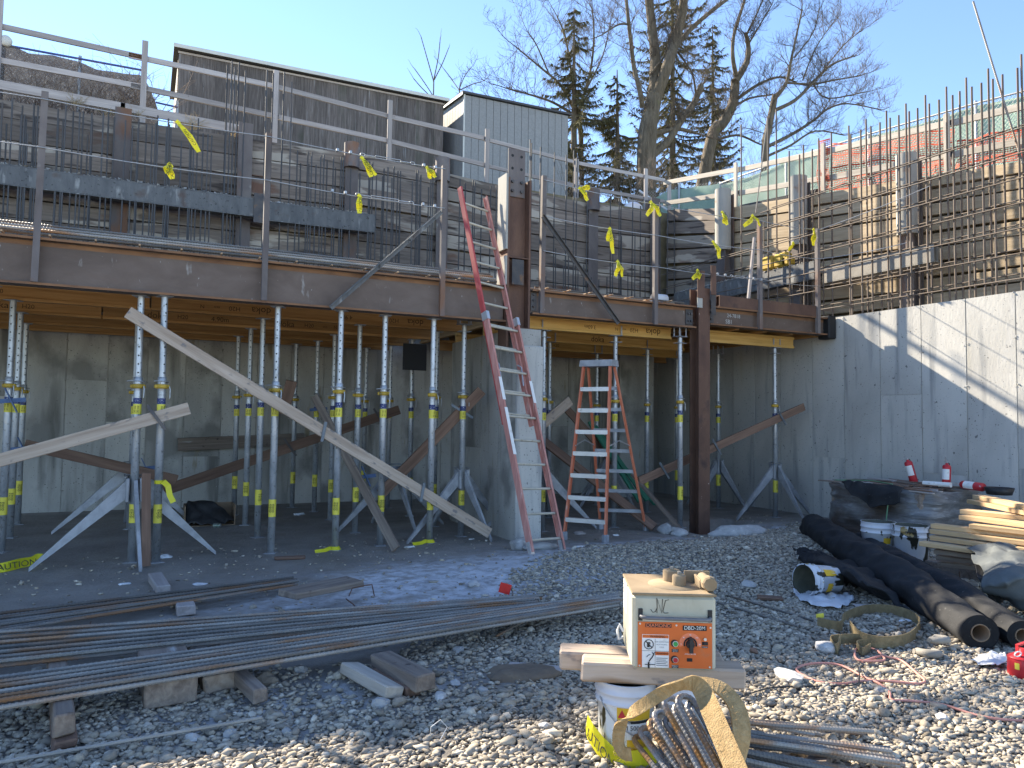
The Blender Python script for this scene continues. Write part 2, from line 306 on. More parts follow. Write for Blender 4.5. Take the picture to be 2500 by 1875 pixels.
m_wpr = mat('white_print', [(.70, .70, .68), (.76, .76, .74)], 9, A1, .6, 0, 0, 60, 0, [(14, (.5, .47, .42), .62, .74, A1)])
m_green = mat('green_button', [(.03, .22, .05), (.05, .30, .08)], 9, A1, .4)
m_grnw = mat('green_lumber', [(.035, .16, .10), (.06, .23, .15)], 6, (.5, 6, 6), .7)
m_hose = mat('pink_hose', [(.50, .22, .17), (.60, .30, .25)], 12, A1, .6, 0, .1, 60, .03)
m_rubber = mat('black_rubber', [(.015, .015, .016), (.035, .035, .036)], 9, A1, .5)
m_rock = mat('grey_rock', [(.28, .28, .275), (.40, .395, .385), (.52, .51, .49)], 6, A1, .9, 0, .5, 40, .25, [(9, (.62, .61, .59), .62, .72, A1)])
m_rockb = mat('brown_rock', [(.16, .13, .10), (.26, .22, .17), (.36, .31, .25)], 6, A1, .9, 0, .5, 40, .2)
m_shack = mat('dusty_shackle', [(.24, .22, .185), (.34, .315, .27)], 9, A1, .85, .1, .2, 50, .1)
m_fgreen = mat('green_fence_screen', [(.27, .40, .31), (.34, .47, .37), (.40, .53, .43)], 2.5, A1, .85, 0, .2, 60, .03, [(9, (.32, .46, .40), .6, .75, A1)], transl=.35)
m_fgrey = mat('grey_fence_screen', [(.055, .052, .056), (.10, .096, .10), (.17, .165, .165)], 9, A1, .9, 0, .3, 60, .03, [(55, (.40, .40, .40), .62, .68, A1)], transl=.15)
m_onet = mat('orange_safety_net', [(.62, .075, .03), (.72, .13, .05)], 4, A1, .6, 0, 0, 60, .03, transl=.25)
m_link = mat('chain_link_wire', [(.30, .31, .32), (.42, .43, .43)], 9, A1, .5, .6, 0, 60, .03)
m_brail = mat('blue_fence_rail', [(.04, .06, .20), (.07, .09, .27)], 9, A1, .5, .2, 0, 60, .03)
m_pipe = mat('black_corrugated_plastic', [(.02, .02, .021), (.035, .035, .037)], 9, A1, .5)
m_bark = mat('maple_bark', [(.075, .058, .038), (.14, .112, .077), (.21, .17, .12)], 3.5, (3, 3, .45), .95, 0, 1.0, 9, .05, bdist=.08, spots=[(2, (.14, .13, .06), .64, .78, A1)])
m_twig = mat('twig_bark', [(.06, .045, .033), (.095, .075, .057), (.14, .115, .09)], 5, A1, .95, 0, 0, 50, .1)
m_spr = mat('spruce_needles', [(.075, .07, .03), (.13, .118, .055), (.20, .175, .095)], .9, A1, .85, 0, 0, 50, .1, [(3, (.13, .11, .06), .62, .76, A1)], transl=.12)
m_dry = mat('dry_grass', [(.30, .22, .11), (.44, .34, .19)], 8, A1, .95, 0, 0, 50, .2)
m_brush = mat('dry_brush', [(.13, .10, .08), (.22, .17, .13)], 8, A1, .95, 0, 0, 50, .2)
m_pap = mat('scrap_white', [(.55, .58, .62), (.68, .70, .72)], 8, A1, .7, 0, .2, 40, .1)
m_snow = mat('white_plastic_sheet', [(.58, .60, .64), (.74, .76, .78)], 6, A1, .35, 0, .5, 20, .05)
m_mark = mat('red_marker_plastic', [(.70, .035, .03), (.78, .06, .05)], 6, A1, .45, 0, 0, 50, 0, transl=.3)
m_can = mat('green_can', [(.03, .10, .05), (.5, .52, .5)], 20, A1, .35, .5, 0, 50, 0)
# ================================================================== the setting
def kind(o, k): o['kind'] = k; return o
GE = [(-9, 5.6), (-1, 5.3), (1.5, 4.9), (2.4, 5.4), (3.2, 6.4), (3.9, 7.1), (5, 7.75), (6, 8.1), (7.2, 8.25), (8.4, 8.2), (9.5, 8.8), (10.7, 9.1), (14, 9.2)]
def edgeY(x):
    for (a, ya), (b, yb) in zip(GE, GE[1:]):
        if x <= b: return ya+(yb-ya)*max(0, (x-a)/(b-a))
    return 9.2
def sst(a, b, x): t = min(1, max(0, (x-a)/(b-a))); return t*t*(3-2*t)
def gh(x, y):
    n = noise.noise(V(x*.8, y*.8, 3))*.03+noise.noise(V(x*2.6, y*2.6, 7))*.012
    h = n*(1-sst(8.6, 9.3, y))*sst(1.5, 2.5, y)
    h += .07*exp(-((x-4.3)/1.8)**2-((y-7.2)/.9)**2)                       # icy hump before the column
    h += .08*exp(-((x-7.0)/2.2)**2-((y-7.2)/.8)**2)
    pit = sst(7.3, 7.45, x)*(1-sst(8.75, 8.9, x))*sst(8.42, 8.52, y)*(1-sst(9.5, 9.65, y))
    return h-.42*pit
def frostw(x, y):
    a = exp(-(((x-3.0)/2.3)**2+((y-6.75-.22*(x-3))/1.15)**2)**1.5)
    b = .8*exp(-(((x-9.2)/1.4)**2+((y-7.9)/1.0)**2)**2)+.55*exp(-(((x-6.3)/1.6)**2+((y-7.9)/.55)**2)**2)+.35*exp(-(((x-.8)/1.0)**2+((y-4.4)/.5)**2)**2)
    n = .5+.9*noise.noise(V(x*1.6, y*3.0, 1))+.5*noise.noise(V(x*5, y*8, 4))
    return max(0, min(1, (a+b)*(.25+n)*1.25))
def gravw(x, y):
    e = edgeY(x)+.35*noise.noise(V(x*1.3, y*1.3, 9)); g = 1-sst(e-.25, e+.2, y)
    bare = exp(-(((x-1.25)/.75)**2+((y-4.5)/.42)**2)**2)*.95+exp(-(((x-2.0)/.35)**2+((y-4.15)/.22)**2)**2)*.8+exp(-(((x-3.2)/1.0)**2+((y-6.2)/.5)**2)**2)*.7
    return max(0, g*(1-min(1, bare*(.7+.6*noise.noise(V(x*3, y*3, 2))))))
xs = np.concatenate([np.linspace(-160, -5, 14)[:-1], np.arange(-5, 12.4, .09), np.linspace(12.5, 160, 14)])
ys = np.concatenate([np.linspace(-120, .5, 12)[:-1], np.arange(.5, 15, .09), np.linspace(15.1, 160, 12)])
gv = []; fr = []; gr = []
for y in ys:
    for x in xs:
        ins = -5 < x < 12.4 and .5 < y < 15
        gv.append((x, y, gh(x, y) if ins else 0)); fr.append(frostw(x, y) if ins else 0); gr.append(gravw(x, y) if ins else (1 if y < 5 else 0))
nx_ = len(xs); gf = [(j*nx_+i, j*nx_+i+1, (j+1)*nx_+i+1, (j+1)*nx_+i) for j in range(len(ys)-1) for i in range(nx_-1)]
me = bpy.data.meshes.new('ground'); me.from_pydata(gv, [], gf); me.polygons.foreach_set('use_smooth', [True]*len(gf))
far_ = [1. if (v[1] < 1.5 or v[0] < -5 or v[1] < 5 and (v[0] < -.28*v[1]-1.2 or v[0] > 1.85*v[1]+1.6)) else 0. for v in gv]
for nm, dat in (('frost', fr), ('grav', gr), ('far', far_)):
    a = me.attributes.new(nm, 'FLOAT', 'POINT'); a.data.foreach_set('value', dat)
def ground_mat():
    m = bpy.data.materials.new('dirt_and_frost'); m.use_nodes = True; nt = m.node_tree; N = nt.nodes; L = nt.links.new; b = N['Principled BSDF']
    tc = N.new('ShaderNodeTexCoord')
    def nz(s, d=8): n = N.new('ShaderNodeTexNoise'); n.inputs['Scale'].default_value = s; n.inputs['Detail'].default_value = d; n.inputs['Roughness'].default_value = .65; L(tc.outputs['Object'], n.inputs[0]); return n.outputs[0]
    def rampc(src, c0, c1, p0=.3, p1=.7):
        r = N.new('ShaderNodeValToRGB'); L(src, r.inputs[0]); r.color_ramp.elements[0].position = p0; r.color_ramp.elements[1].position = p1
        r.color_ramp.elements[0].color = (*c0, 1); r.color_ramp.elements[1].color = (*c1, 1); return r.outputs[0]
    def mix(f, a, c): x = N.new('ShaderNodeMix'); x.data_type = 'RGBA'; L(f, x.inputs[0]); L(a, x.inputs[6]); L(c, x.inputs[7]); return x.outputs[2]
    at = lambda n: (lambda q: (setattr(q, 'attribute_name', n), q.outputs['Fac'])[1])(N.new('ShaderNodeAttribute'))
    dirt = rampc(nz(1.7), (.18, .163, .142), (.30, .275, .242)); fros = rampc(nz(6), (.36, .37, .39), (.66, .68, .72)); soil = rampc(nz(14), (.07, .062, .055), (.17, .155, .135)); far = rampc(nz(22), (.25, .23, .195), (.48, .44, .37))
    brk = rampc(nz(9), (0, 0, 0), (1, 1, 1), .42, .55)
    mu = N.new('ShaderNodeMath'); mu.operation = 'MULTIPLY'; L(at('frost'), mu.inputs[0]); L(brk, mu.inputs[1])
    mu2 = N.new('ShaderNodeMath'); mu2.operation = 'MULTIPLY_ADD'; L(at('frost'), mu2.inputs[0]); mu2.inputs[1].default_value = .45; L(mu.outputs[0], mu2.inputs[2])
    col = mix(mu2.outputs[0], mix(at('far'), mix(at('grav'), dirt, soil), far), fros); L(col, b.inputs['Base Color'])
    rr = N.new('ShaderNodeMapRange'); rr.inputs[1].default_value = .35; rr.inputs[2].default_value = .65; rr.inputs[3].default_value = .5; rr.inputs[4].default_value = .95; L(nz(.9, 4), rr.inputs[0]); L(rr.outputs[0], b.inputs['Roughness'])
    bp = N.new('ShaderNodeBump'); bp.inputs['Strength'].default_value = .7; bp.inputs['Distance'].default_value = .03; L(nz(16), bp.inputs['Height']); L(bp.outputs[0], b.inputs['Normal'])
    return m
me.materials.append(ground_mat()); gob = bpy.data.objects.new('ground', me); C.objects.link(gob); kind(gob, 'structure')

# ---- crushed stone: one mass of real stones
def gravel():
    rs = np.random.RandomState(5); t = (1+5**.5)/2
    iv = np.array([(-1, t, 0), (1, t, 0), (-1, -t, 0), (1, -t, 0), (0, -1, t), (0, 1, t), (0, -1, -t), (0, 1, -t), (t, 0, -1), (t, 0, 1), (-t, 0, -1), (-t, 0, 1)])/sqrt(1+t*t)
    fc = np.array([(0, 11, 5), (0, 5, 1), (0, 1, 7), (0, 7, 10), (0, 10, 11), (1, 5, 9), (5, 11, 4), (11, 10, 2), (10, 7, 6), (7, 1, 8), (3, 9, 4), (3, 4, 2), (3, 2, 6), (3, 6, 8), (3, 8, 9), (4, 9, 5), (2, 4, 11), (6, 2, 10), (8, 6, 7), (9, 8, 1)])
    P = []
    while len(P) < 112000:
        n = 40000; y = 1.6+rs.rand(n)**1.25*8.2; x = -2.6+rs.rand(n)*13.2
        lo = -.28*y+.2-1.0; hi = 1.85*y+1.2
        k = (x > lo) & (x < hi) & (x < 10.65)
        for a, b in zip(x[k], y[k]):
            if len(P) >= 112000: break
            if rs.rand() < gravw(a, b)*(1 if b < 6 else .8)+.012: P.append((a, b))
    P = np.array(P); n = len(P); hz = np.array([gh(a, b) for a, b in P])
    s = np.clip(rs.lognormal(log(.0118), .38, n), .005, .036)
    dims = np.stack([s*(.9+.8*rs.rand(n)), s*(.7+.4*rs.rand(n)), s*(.42+.35*rs.rand(n))], 1)
    vv = np.repeat(iv[None], n, 0)*(.8+.4*rs.rand(n, 12, 1))
    for _ in range(5):
        nn = rs.normal(size=(n, 3)); nn /= np.linalg.norm(nn, axis=1)[:, None]; dd = np.einsum('nvk,nk->nv', vv, nn); vv = vv-nn[:, None]*np.maximum(0, dd-(.42+.25*rs.rand(n, 1)))[..., None]
    vv = vv*1.25*dims[:, None]
    a = rs.rand(n)*2*pi; tl = (rs.rand(n)-.5)*1.0; ca, sa, ct, st = np.cos(a), np.sin(a), np.cos(tl), np.sin(tl)
    x, y, z = vv[..., 0], vv[..., 1], vv[..., 2]
    y, z = y*ct[:, None]-z*st[:, None], y*st[:, None]+z*ct[:, None]
    x, y = x*ca[:, None]-y*sa[:, None], x*sa[:, None]+y*ca[:, None]
    vs = np.stack([x+P[:, 0:1], y+P[:, 1:2], z+(hz+dims[:, 2]*.55*rs.rand(n)+.004)[:, None]], 2).reshape(-1, 3)
    fs = (fc[None]+(np.arange(n)*12)[:, None, None]).reshape(-1, 3)
    me = bpy.data.meshes.new('gravel'); me.vertices.add(len(vs)); me.vertices.foreach_set('co', vs.ravel())
    me.loops.add(len(fs)*3); me.loops.foreach_set('vertex_index', fs.ravel()); me.polygons.add(len(fs)); me.polygons.foreach_set('loop_start', np.arange(len(fs))*3)
    me.update(calc_edges=True)
    tone = np.clip(rs.normal(.5, .24, n), 0, 1); at = me.attributes.new('tone', 'FLOAT', 'POINT'); at.data.foreach_set('value', np.repeat(tone, 12))
    m = bpy.data.materials.new('crushed_stone'); m.use_nodes = True; N = m.node_tree.nodes; L = m.node_tree.links.new; b = N['Principled BSDF']
    an = N.new('ShaderNodeAttribute'); an.attribute_name = 'tone'; r = N.new('ShaderNodeValToRGB'); e = r.color_ramp.elements
    e[0].color = (.15, .128, .098, 1); e[1].color = (.55, .50, .41, 1)
    for p, c in ((.3, (.25, .225, .188)), (.5, (.335, .30, .245)), (.66, (.385, .325, .24)), (.82, (.44, .40, .33))): e.new(p).color = (*c, 1)
    tc = N.new('ShaderNodeTexCoord'); nz = N.new('ShaderNodeTexNoise'); nz.inputs['Scale'].default_value = 60; L(tc.outputs['Object'], nz.inputs[0])
    mx = N.new('ShaderNodeMix'); mx.data_type = 'RGBA'; mx.blend_type = 'MULTIPLY'; mx.inputs[0].default_value = .5; L(an.outputs['Fac'], r.inputs[0]); L(r.outputs[0], mx.inputs[6]); L(nz.outputs[0], mx.inputs[7])
    hs = N.new('ShaderNodeHueSaturation'); hs.inputs['Value'].default_value = 1.42; L(mx.outputs[2], hs.inputs['Color']); L(hs.outputs[0], b.inputs['Base Color']); b.inputs['Roughness'].default_value = .92; b.inputs['Specular IOR Level'].default_value = .2
    me.materials.append(m); o = bpy.data.objects.new('gravel', me); C.objects.link(o); kind(o, 'stuff'); tag(o, 'grey crushed stone gravel spread over the foreground', 'gravel')
gravel()

# ---- upper ground behind the timber walls (sloping down towards the camera on the right)
def rz_top(y): return 6.28+(y-11.5)*.135 if y < 11.5 else min(6.9, 6.28+(y-11.5)*.18)
b = MB()
YR = [3, 6, 9, 11.5, 14.75]; XR = [11.62, 13.2, 16, 60, 160]
for i in range(len(YR)-1):
    for j in range(len(XR)-1):
        b.add([(XR[j], YR[i], rz_top(YR[i])-.15), (XR[j+1], YR[i], rz_top(YR[i])-.15), (XR[j+1], YR[i+1], rz_top(YR[i+1])-.15), (XR[j], YR[i+1], rz_top(YR[i+1])-.15)], [(0, 1, 2, 3)])
XB = [-160, -30, -8, -2, 4, 11.62, 16, 60, 160]; YB = [14.8, 17, 22, 40, 160]
def ztop(x, y): return 6.9 if y < 15 else 7.05 if y < 18 else 8.3
for i in range(len(YB)-1):
    for j in range(len(XB)-1):
        b.add([(XB[j], YB[i], ztop(0, YB[i])), (XB[j+1], YB[i], ztop(0, YB[i])), (XB[j+1], YB[i+1], ztop(0, YB[i+1])), (XB[j], YB[i+1], ztop(0, YB[i+1]))], [(0, 1, 2, 3)])
# cut faces down to the pit floor so that the bank is solid
b.add([(-160, 14.8, 6.9), (-160, 14.8, -.5), (11.62, 14.8, -.5), (11.62, 14.8, 6.9)], [(0, 1, 2, 3)])
b.add([(11.62, 14.8, 6.75), (11.62, 14.8, -.5), (11.62, 3, -.5), (11.62, 3, 4.98), (11.62, 11.5, 6.13)], [(0, 1, 2, 3, 4)])
m_turf = mat('winter_turf', [(.10, .085, .055), (.19, .16, .10), (.27, .23, .15)], 3, A1, .95, 0, .5, 20, 0)
kind(b.build('upper_terrain', m_turf), 'structure')

# ================================================================== concrete walls
def cwall(name, label, p0, p1, z0, z1, th, outn, m, panels, rough_top=False, hj=()):
    """wall whose visible face runs p0->p1; separate form panels a hair proud of the core, recessed joints between them"""
    t = thing(name, label, 'wall', ((p0[0]+p1[0])/2, (p0[1]+p1[1])/2, 0)); p0 = V(*p0, 0); p1 = V(*p1, 0); d = (p1-p0); L = d.length; d.normalize(); n = V(*outn, 0)
    b = MB(); q = [p0-n*th, p1-n*th, p1-n*.012, p0-n*.012]
    b.hexa([p+V(0, 0, z0) for p in q]+[p+V(0, 0, z1-.004) for p in q]); b.build('core', m, t)
    cut = [0]+[c for c in panels if 0 < c < L]+[L]; tie = MB()
    for i in range(len(cut)-1):
        zc = [z0]+([hj[i % len(hj)]] if hj and hj[i % len(hj)] else [])+[z1]
        for k in range(len(zc)-1):
            a, c = cut[i]+.007, cut[i+1]-.007; pr = random.uniform(-.002, .002)
            b = MB(); q = [p0+d*a-n*.0119, p0+d*c-n*.0119, p0+d*c+n*pr, p0+d*a+n*pr]
            b.hexa([p+V(0, 0, zc[k]+(.003 if k else 0)) for p in q]+[p+V(0, 0, zc[k+1]-(.003 if k < len(zc)-2 else 0)) for p in q]); b.build('panel', m, t)
        if i:
            for zz in np.arange(z0+.45, z1, .62):
                pp = p0+d*cut[i]+n*.004+V(0, 0, zz+random.uniform(-.03, .03))
                for _ in range(4):
                    o = d*random.uniform(-.035, .035)+V(0, 0, random.uniform(-.02, .02)); sz = random.uniform(.006, .016)
                    tie.add([pp+o+d*sz, pp+o+V(0, 0, sz), pp+o-d*sz, pp+o-V(0, 0, sz), pp+o+n*sz*.8], [(0, 1, 4), (1, 2, 4), (2, 3, 4), (3, 0, 4)])
    if tie.v: kind(tie.build('tie_stubs', m, t), 'stuff')
    return t
# right wall, joints where the photograph shows them (distance from its near end at Y=2.2)
RW = 10.7
jy = sorted([gX(px, 900, RW).y for px in (2482, 2360, 2250, 2149, 2061, 1983, 1905, 1842, 1790)]); Yn = 2.2
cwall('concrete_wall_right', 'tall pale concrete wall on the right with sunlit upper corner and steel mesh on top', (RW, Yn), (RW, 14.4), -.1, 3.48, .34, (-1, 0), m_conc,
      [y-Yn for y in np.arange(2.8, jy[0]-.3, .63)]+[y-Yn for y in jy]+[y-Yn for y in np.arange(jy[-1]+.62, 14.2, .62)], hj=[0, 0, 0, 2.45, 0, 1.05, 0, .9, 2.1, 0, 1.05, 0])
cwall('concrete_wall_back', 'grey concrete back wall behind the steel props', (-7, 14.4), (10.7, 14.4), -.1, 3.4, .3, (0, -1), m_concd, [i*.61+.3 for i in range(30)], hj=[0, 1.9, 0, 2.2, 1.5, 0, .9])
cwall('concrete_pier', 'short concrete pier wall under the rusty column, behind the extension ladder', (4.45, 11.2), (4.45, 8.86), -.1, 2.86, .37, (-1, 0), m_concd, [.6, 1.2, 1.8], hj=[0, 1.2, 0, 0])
pier_front = MB().cbox(4.43, 4.83, 8.80, 8.855, -.1, 2.62, .012, .004); o = pier_front.build('skylit_pier_end', m_conc, bpy.data.objects['concrete_pier'])  # paler concrete puts the skylight on this end into the colour
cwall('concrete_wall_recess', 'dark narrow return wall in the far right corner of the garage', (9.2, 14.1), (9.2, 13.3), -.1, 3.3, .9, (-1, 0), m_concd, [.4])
qa, qb = gY(985, 838, 11.62), gY(1040, 905, 11.62); b = MB().cbox(qa.x, qb.x, 11.6, 11.64, qb.z, qa.z, .003); tag(b.build('black_plywood_sheet', mat('black_ply', [(.012, .012, .013), (.02, .02, .022)], 3, A1, .6)), 'black plywood sheet hanging by the pier beneath the deck', 'plywood')

# ================================================================== soldier piles and timber lagging
PX = [(-4.6, 7.0), (-2.55, 6.85), (-.53, 7.05), (1.52, 7.18), (3.55, 7.07), (5.5, 7.1), (7.35, 7.0), (9.29, 7.0), (11.1, 7.15)]
pl = ['at the far left edge', 'left of the yellow tape', 'left of the hanging tape', 'under the right end of the left waler', 'below the turnbuckle cables', 'beside the ladder top', 'hidden behind the column', 'right of the column', 'in the wall corner']
for i, (x, zt) in enumerate(PX):
    light = i in (4, 5)
    t = thing('soldier_pile', 'steel soldier pile of the back timber wall '+pl[i], 'pile', (x, 14.5, 3), group='soldier piles')
    MB().ibeam((x, 14.56, 3.0), (x, 14.56, zt), .26, .26, .016, .014, up=(0, 1, 0)).build('column', m_pile, t)
    if i in (4, 5, 7): MB().cyl((x, 14.58, zt-.42), (x, 14.58, zt+.08), .155, n=18).build('concrete_cap', m_pile, t)
def lagwall(name, label, bays, zbase, m):
    t = thing(name, label, 'wall', bays[0][0].lerp(bays[-1][1], .5))
    for (a, c, za, zc) in bays:
        n = 11; zt = min(za, zc); hs = [random.uniform(.85, 1.15) for _ in range(n)]; k = (zt-zbase)/sum(hs); z = zbase
        for h in hs:
            h *= k; f = (z+h/2-zbase)/(zt-zbase)
            j = random.uniform(-.012, .012); nrm = (c-a).cross(V(0, 0, 1)).normalized()
            p = a.copy(); q = c.copy(); p.z = z+h/2+(za-zt)*f+random.uniform(-.012, .012); q.z = z+h/2+(zc-zt)*f+random.uniform(-.012, .012)
            plank('lagging_board', p+nrm*j, q+nrm*j, .075, h-random.uniform(.008, .028), m, t, c=.006, jit=.004); z += h
    return t
tops = [6.85, 6.88, 6.9, 6.95, 7.0, 6.95, 6.85, 6.8, 6.85]
lagwall('timber_lagging_wall_back', 'dark timber lagging wall of stacked boards behind the rusty beam', [(V(PX[i][0]+.015, 14.74, 0), V(PX[i+1][0]-.015, 14.74, 0), tops[i], tops[i+1]) for i in range(8)], 3.15, m_lag)
RP = [(12.33, 6.75), (10.25, 6.42), (7.95, 6.12), (5.65, 5.9), (3.4, 5.6)]
for i, (y, zt) in enumerate(RP[:4]):
    t = thing('soldier_pile', 'steel soldier pile of the right timber wall '+['nearest the corner', 'capped with concrete, second from the corner', 'with pale coated top behind the rebar mesh', 'at the right picture edge'][i], 'pile', (11.2, y, 3), group='soldier piles')
    MB().ibeam((11.16, y, 3.0), (11.16, y, zt-.1), .26, .26, .016, .014, up=(1, 0, 0)).build('column', m_pile, t)
    MB().cyl((11.22, y, zt-1.35), (11.22, y, zt), .172, n=20).build('concrete_cap', m_pilel, t)
bays = [(V(11.5, RP[i][0]-.01, 0), V(11.5, RP[i+1][0]+.01, 0), rz_top(RP[i][0])-.02, rz_top(RP[i+1][0])-.02) for i in range(4)]
lagwall('timber_lagging_wall_right', 'tan timber lagging wall on the right behind the rebar mesh', bays, 3.1, m_lagr)
lagwall('timber_lagging_wall_corner', 'grey timber lagging between the corner pile and the first right pile', [(V(11.5, 14.6, 0), V(11.5, 12.35, 0), 6.95, rz_top(12.3)-.02)], 3.1, m_lag)
# walers
def waler(label, p0, p1, h, m, rub=True):
    t = thing('steel_waler', label, 'steel beam', p0, group='walers on the timber walls'); MB().ibeam(p0, p1, h, .2, .018, .02).build('girder', m, t)
    p0 = V(*p0); p1 = V(*p1); d = (p1-p0); n = d.cross(V(0, 0, 1)).normalized()
    b = MB().obox(p0+n*.095+V(0, 0, h/2), p1+n*.095+V(0, 0, h/2), .012, h-.04); b.build('face_plate', m, t)
    if rub:
        c = MB()
        for _ in range(int(d.length*260)):
            q = p0+d*random.random()*.93+V(0, 0, h)-n*.07+n*random.random()*.16; s = random.uniform(.015, .045); v = [q+V(random.uniform(-s, s), random.uniform(-s, s), random.uniform(-.2*s, s)) for _ in range(4)]
            c.add(v, [(0, 1, 2), (0, 2, 3), (0, 3, 1), (1, 3, 2)])
        kind(c.build('rubble', m_rock, t), 'stuff')
waler('long blue grey steel waler across the left of the timber wall with rubble on top', (-5, 14.3, 5.31), (1.68, 14.3, 5.31), .34, m_blue)
waler('shorter blue grey steel waler right of the long one, ending below the cables', (1.86, 14.3, 5.27), (3.95, 14.3, 5.30), .36, m_blue)
b = MB().cbox(1.66, 1.88, 14.17, 14.22, 5.2, 5.75, .004); tag(b.build('splice_plate', m_steel), 'dark steel splice plate between the two blue grey walers', 'steel plate')
pa = gX(2018, 672, 11.05); pb = gX(2290, 604, 11.05)
waler('sunlit stretch of the right steel waler behind the mesh, sun painted in as a pale tone', (11.05, pa.y, pa.z-.16), (11.05, pb.y, pa.z-.16), .30, mat('sunlit_waler_tone', [(.20, .185, .16), (.27, .25, .22), (.33, .31, .275)], 3, (2, 2, .6), .8, 0, .25, 40, .05), False)  # lit stretch of one continuous waler, sunlight put into the lighter colour
waler('shaded corner stretch of the right steel waler behind the mesh, shade painted in as dark blue', (11.0, 13.6, 4.28), (11.0, pa.y+.15, 4.28), .34, m_blue, True)  # same waler continued, corner shade put into the darker colour

# ================================================================== rusty frame: beams, column, post
YB0 = 9.06
def wf(name, label, p0, p1, h, bw, m=m_beam):
    t = thing(name, label, 'steel beam', p0); MB().ibeam(p0, p1, h, bw, .022, .014).build('girder', m, t)
    p0 = V(*p0); p1 = V(*p1)
    f = MB(); f.box(p0.x, p1.x, p0.y-bw/2-.0015, p0.y-bw/2+.0005, p0.z+h-.0235, p0.z+h+.0015); f.box(p0.x, p1.x, p0.y-bw/2, p0.y+bw/2, p0.z+h, p0.z+h+.0015); f.box(p0.x, p1.x, p0.y-bw/2-.0015, p0.y-bw/2+.0005, p0.z-.0015, p0.z+.0235)
    f.box(p0.x, p1.x, p0.y-.0095, p0.y-.008, p0.z+h-.075, p0.z+h-.03)
    f.build('rusty_edge', m_rustf, t); return t
wf('steel_beam', 'long rusty steel edge beam spanning from the left edge to the column', (-4.5, YB0, 2.945), (4.33, YB0, 2.945), .495, .20)
t2 = wf('steel_beam', 'shorter rusty steel beam between the column and the red brown post', (4.74, YB0, 3.085), (7.62, YB0, 3.085), .345, .19)
t3 = wf('steel_beam', 'rusty steel beam chalk marked 24 and SB1, running into the right wall', (7.9, YB0, 3.16), (10.66, YB0, 3.16), .30, .19)
m_chalk = mat('chalk', [(.4, .4, .38), (.5, .5, .48)], 60, A1, .9, 0, 0, 50, 0)
pc = gY(1791, 772, YB0-.01); text('24-7818', (pc.x, YB0-.011, pc.z), (1, 0, 0), (0, 0, 1), .085, m_chalk, t3); text('SB1', (pc.x-.1, YB0-.011, pc.z-.10), (1, 0, 0), (0, 0, 1), .095, m_chalk, t3)
def plate_bolts(name, parent, x0, x1, y, z0, z1, bolts, m=m_steel):
    p = MB().cbox(x0, x1, y-.012, y, z0, z1, .002).build(name, m, parent)
    for (bx, bz) in bolts: MB().cyl((bx, y-.012, bz), (bx, y-.034, bz), .017, n=6, smooth=False).build('bolt', m_steel, p)
plate_bolts('clip_angle', t2, 7.47, 7.61, YB0-.011, 3.14, 3.38, [(7.52, 3.2), (7.57, 3.2), (7.52, 3.31), (7.57, 3.31)])
plate_bolts('clip_angle', t3, 7.91, 8.03, YB0-.011, 3.2, 3.42, [(7.97, 3.26), (7.97, 3.37)])
plate_bolts('clip_angle', t2, 4.75, 4.84, YB0-.011, 3.14, 3.4, [(4.79, 3.2), (4.79, 3.29), (4.79, 3.37)])
t = thing('steel_column', 'tall rusty steel column on the concrete pier with bolted splice plate on top', 'column', (4.53, 9.08, 2.86))
MB().ibeam((4.35, 9.12, 2.6), (4.35, 9.12, 4.95), .36, .27, .03, .02, up=(1, 0, 0)).build('shaft', m_rust, t)
MB().cbox(4.3, 4.76, 8.98, 9.26, 2.865, 2.885, .003).build('base_plate', m_rust, t)
pp = MB(); pp.cbox(4.40, 4.66, 9.085, 9.107, 4.72, 5.40, .004); pp.build('splice_plate', m_pile, t)
for bx in (4.46, 4.60):
    for bz in (4.8, 4.93, 5.12, 5.3): MB().cyl((bx, 9.085, bz), (bx, 9.055 if bz < 5 else 9.083, bz), .022, n=6, smooth=False).build('bolt', m_steel if bz < 5 else m_black, t)
MB().cbox(4.318, 4.3485, 8.97, 9.25, 3.95, 5.0, .003).build('sunlit_flange_face', m_pilel, t); MB().cbox(4.318, 4.3485, 8.98, 9.25, 3.46, 3.86, .003).build('sunlit_flange_face', m_pilel, t)  # pale sheets put the sunlight on the left flange into colour
MB().cbox(4.39, 4.7, 8.99, 9.10, 3.84, 3.856, .002).build('stiffener', m_rust, t)
MB().cbox(4.42, 4.60, 8.97, 8.985, 3.47, 3.82, .003).build('erection_plate', m_steel, t)
t = thing('steel_post', 'red brown steel post standing in the pit between the two right beams', 'post', (7.76, 9.0, -.4))
MB().ibeam((7.765, 8.95, -.42), (7.765, 8.95, 3.72), .22, .22, .02, .016, up=(0, 1, 0)).build('shaft', m_rust, t)
for (x0, x1, y0, z0, z1, mm) in ((7.60, 7.74, 8.91, 3.55, 3.98, m_rust), (7.86, 7.955, 8.90, 3.30, 3.80, m_steel), (7.84, 7.94, 8.88, 3.62, 4.08, m_rust), (7.93, 8.0, 8.94, 3.50, 3.98, m_rust), (7.60, 7.70, 8.915, 3.40, 3.56, m_pilel)):
    MB().cbox(x0, x1, y0, y0+.014, z0, z1, .002).build('erection_angle', mm, t)
hs = MB(); ax, bx_ = 8.08, 10.3; s = .18; w_ = .012; z0 = 3.4615; yc = 9.05
hs.box(ax, bx_, yc-s/2, yc-s/2+w_, z0, z0+s); hs.box(ax, bx_, yc+s/2-w_, yc+s/2, z0, z0+s); hs.box(ax, bx_, yc-s/2+w_, yc+s/2-w_, z0, z0+w_); hs.box(ax, bx_, yc-s/2+w_, yc+s/2-w_, z0+s-w_, z0+s)
tag(hs.build('steel_tube', m_rust), 'hollow red brown steel tube lying on the chalk marked beam', 'steel tube')
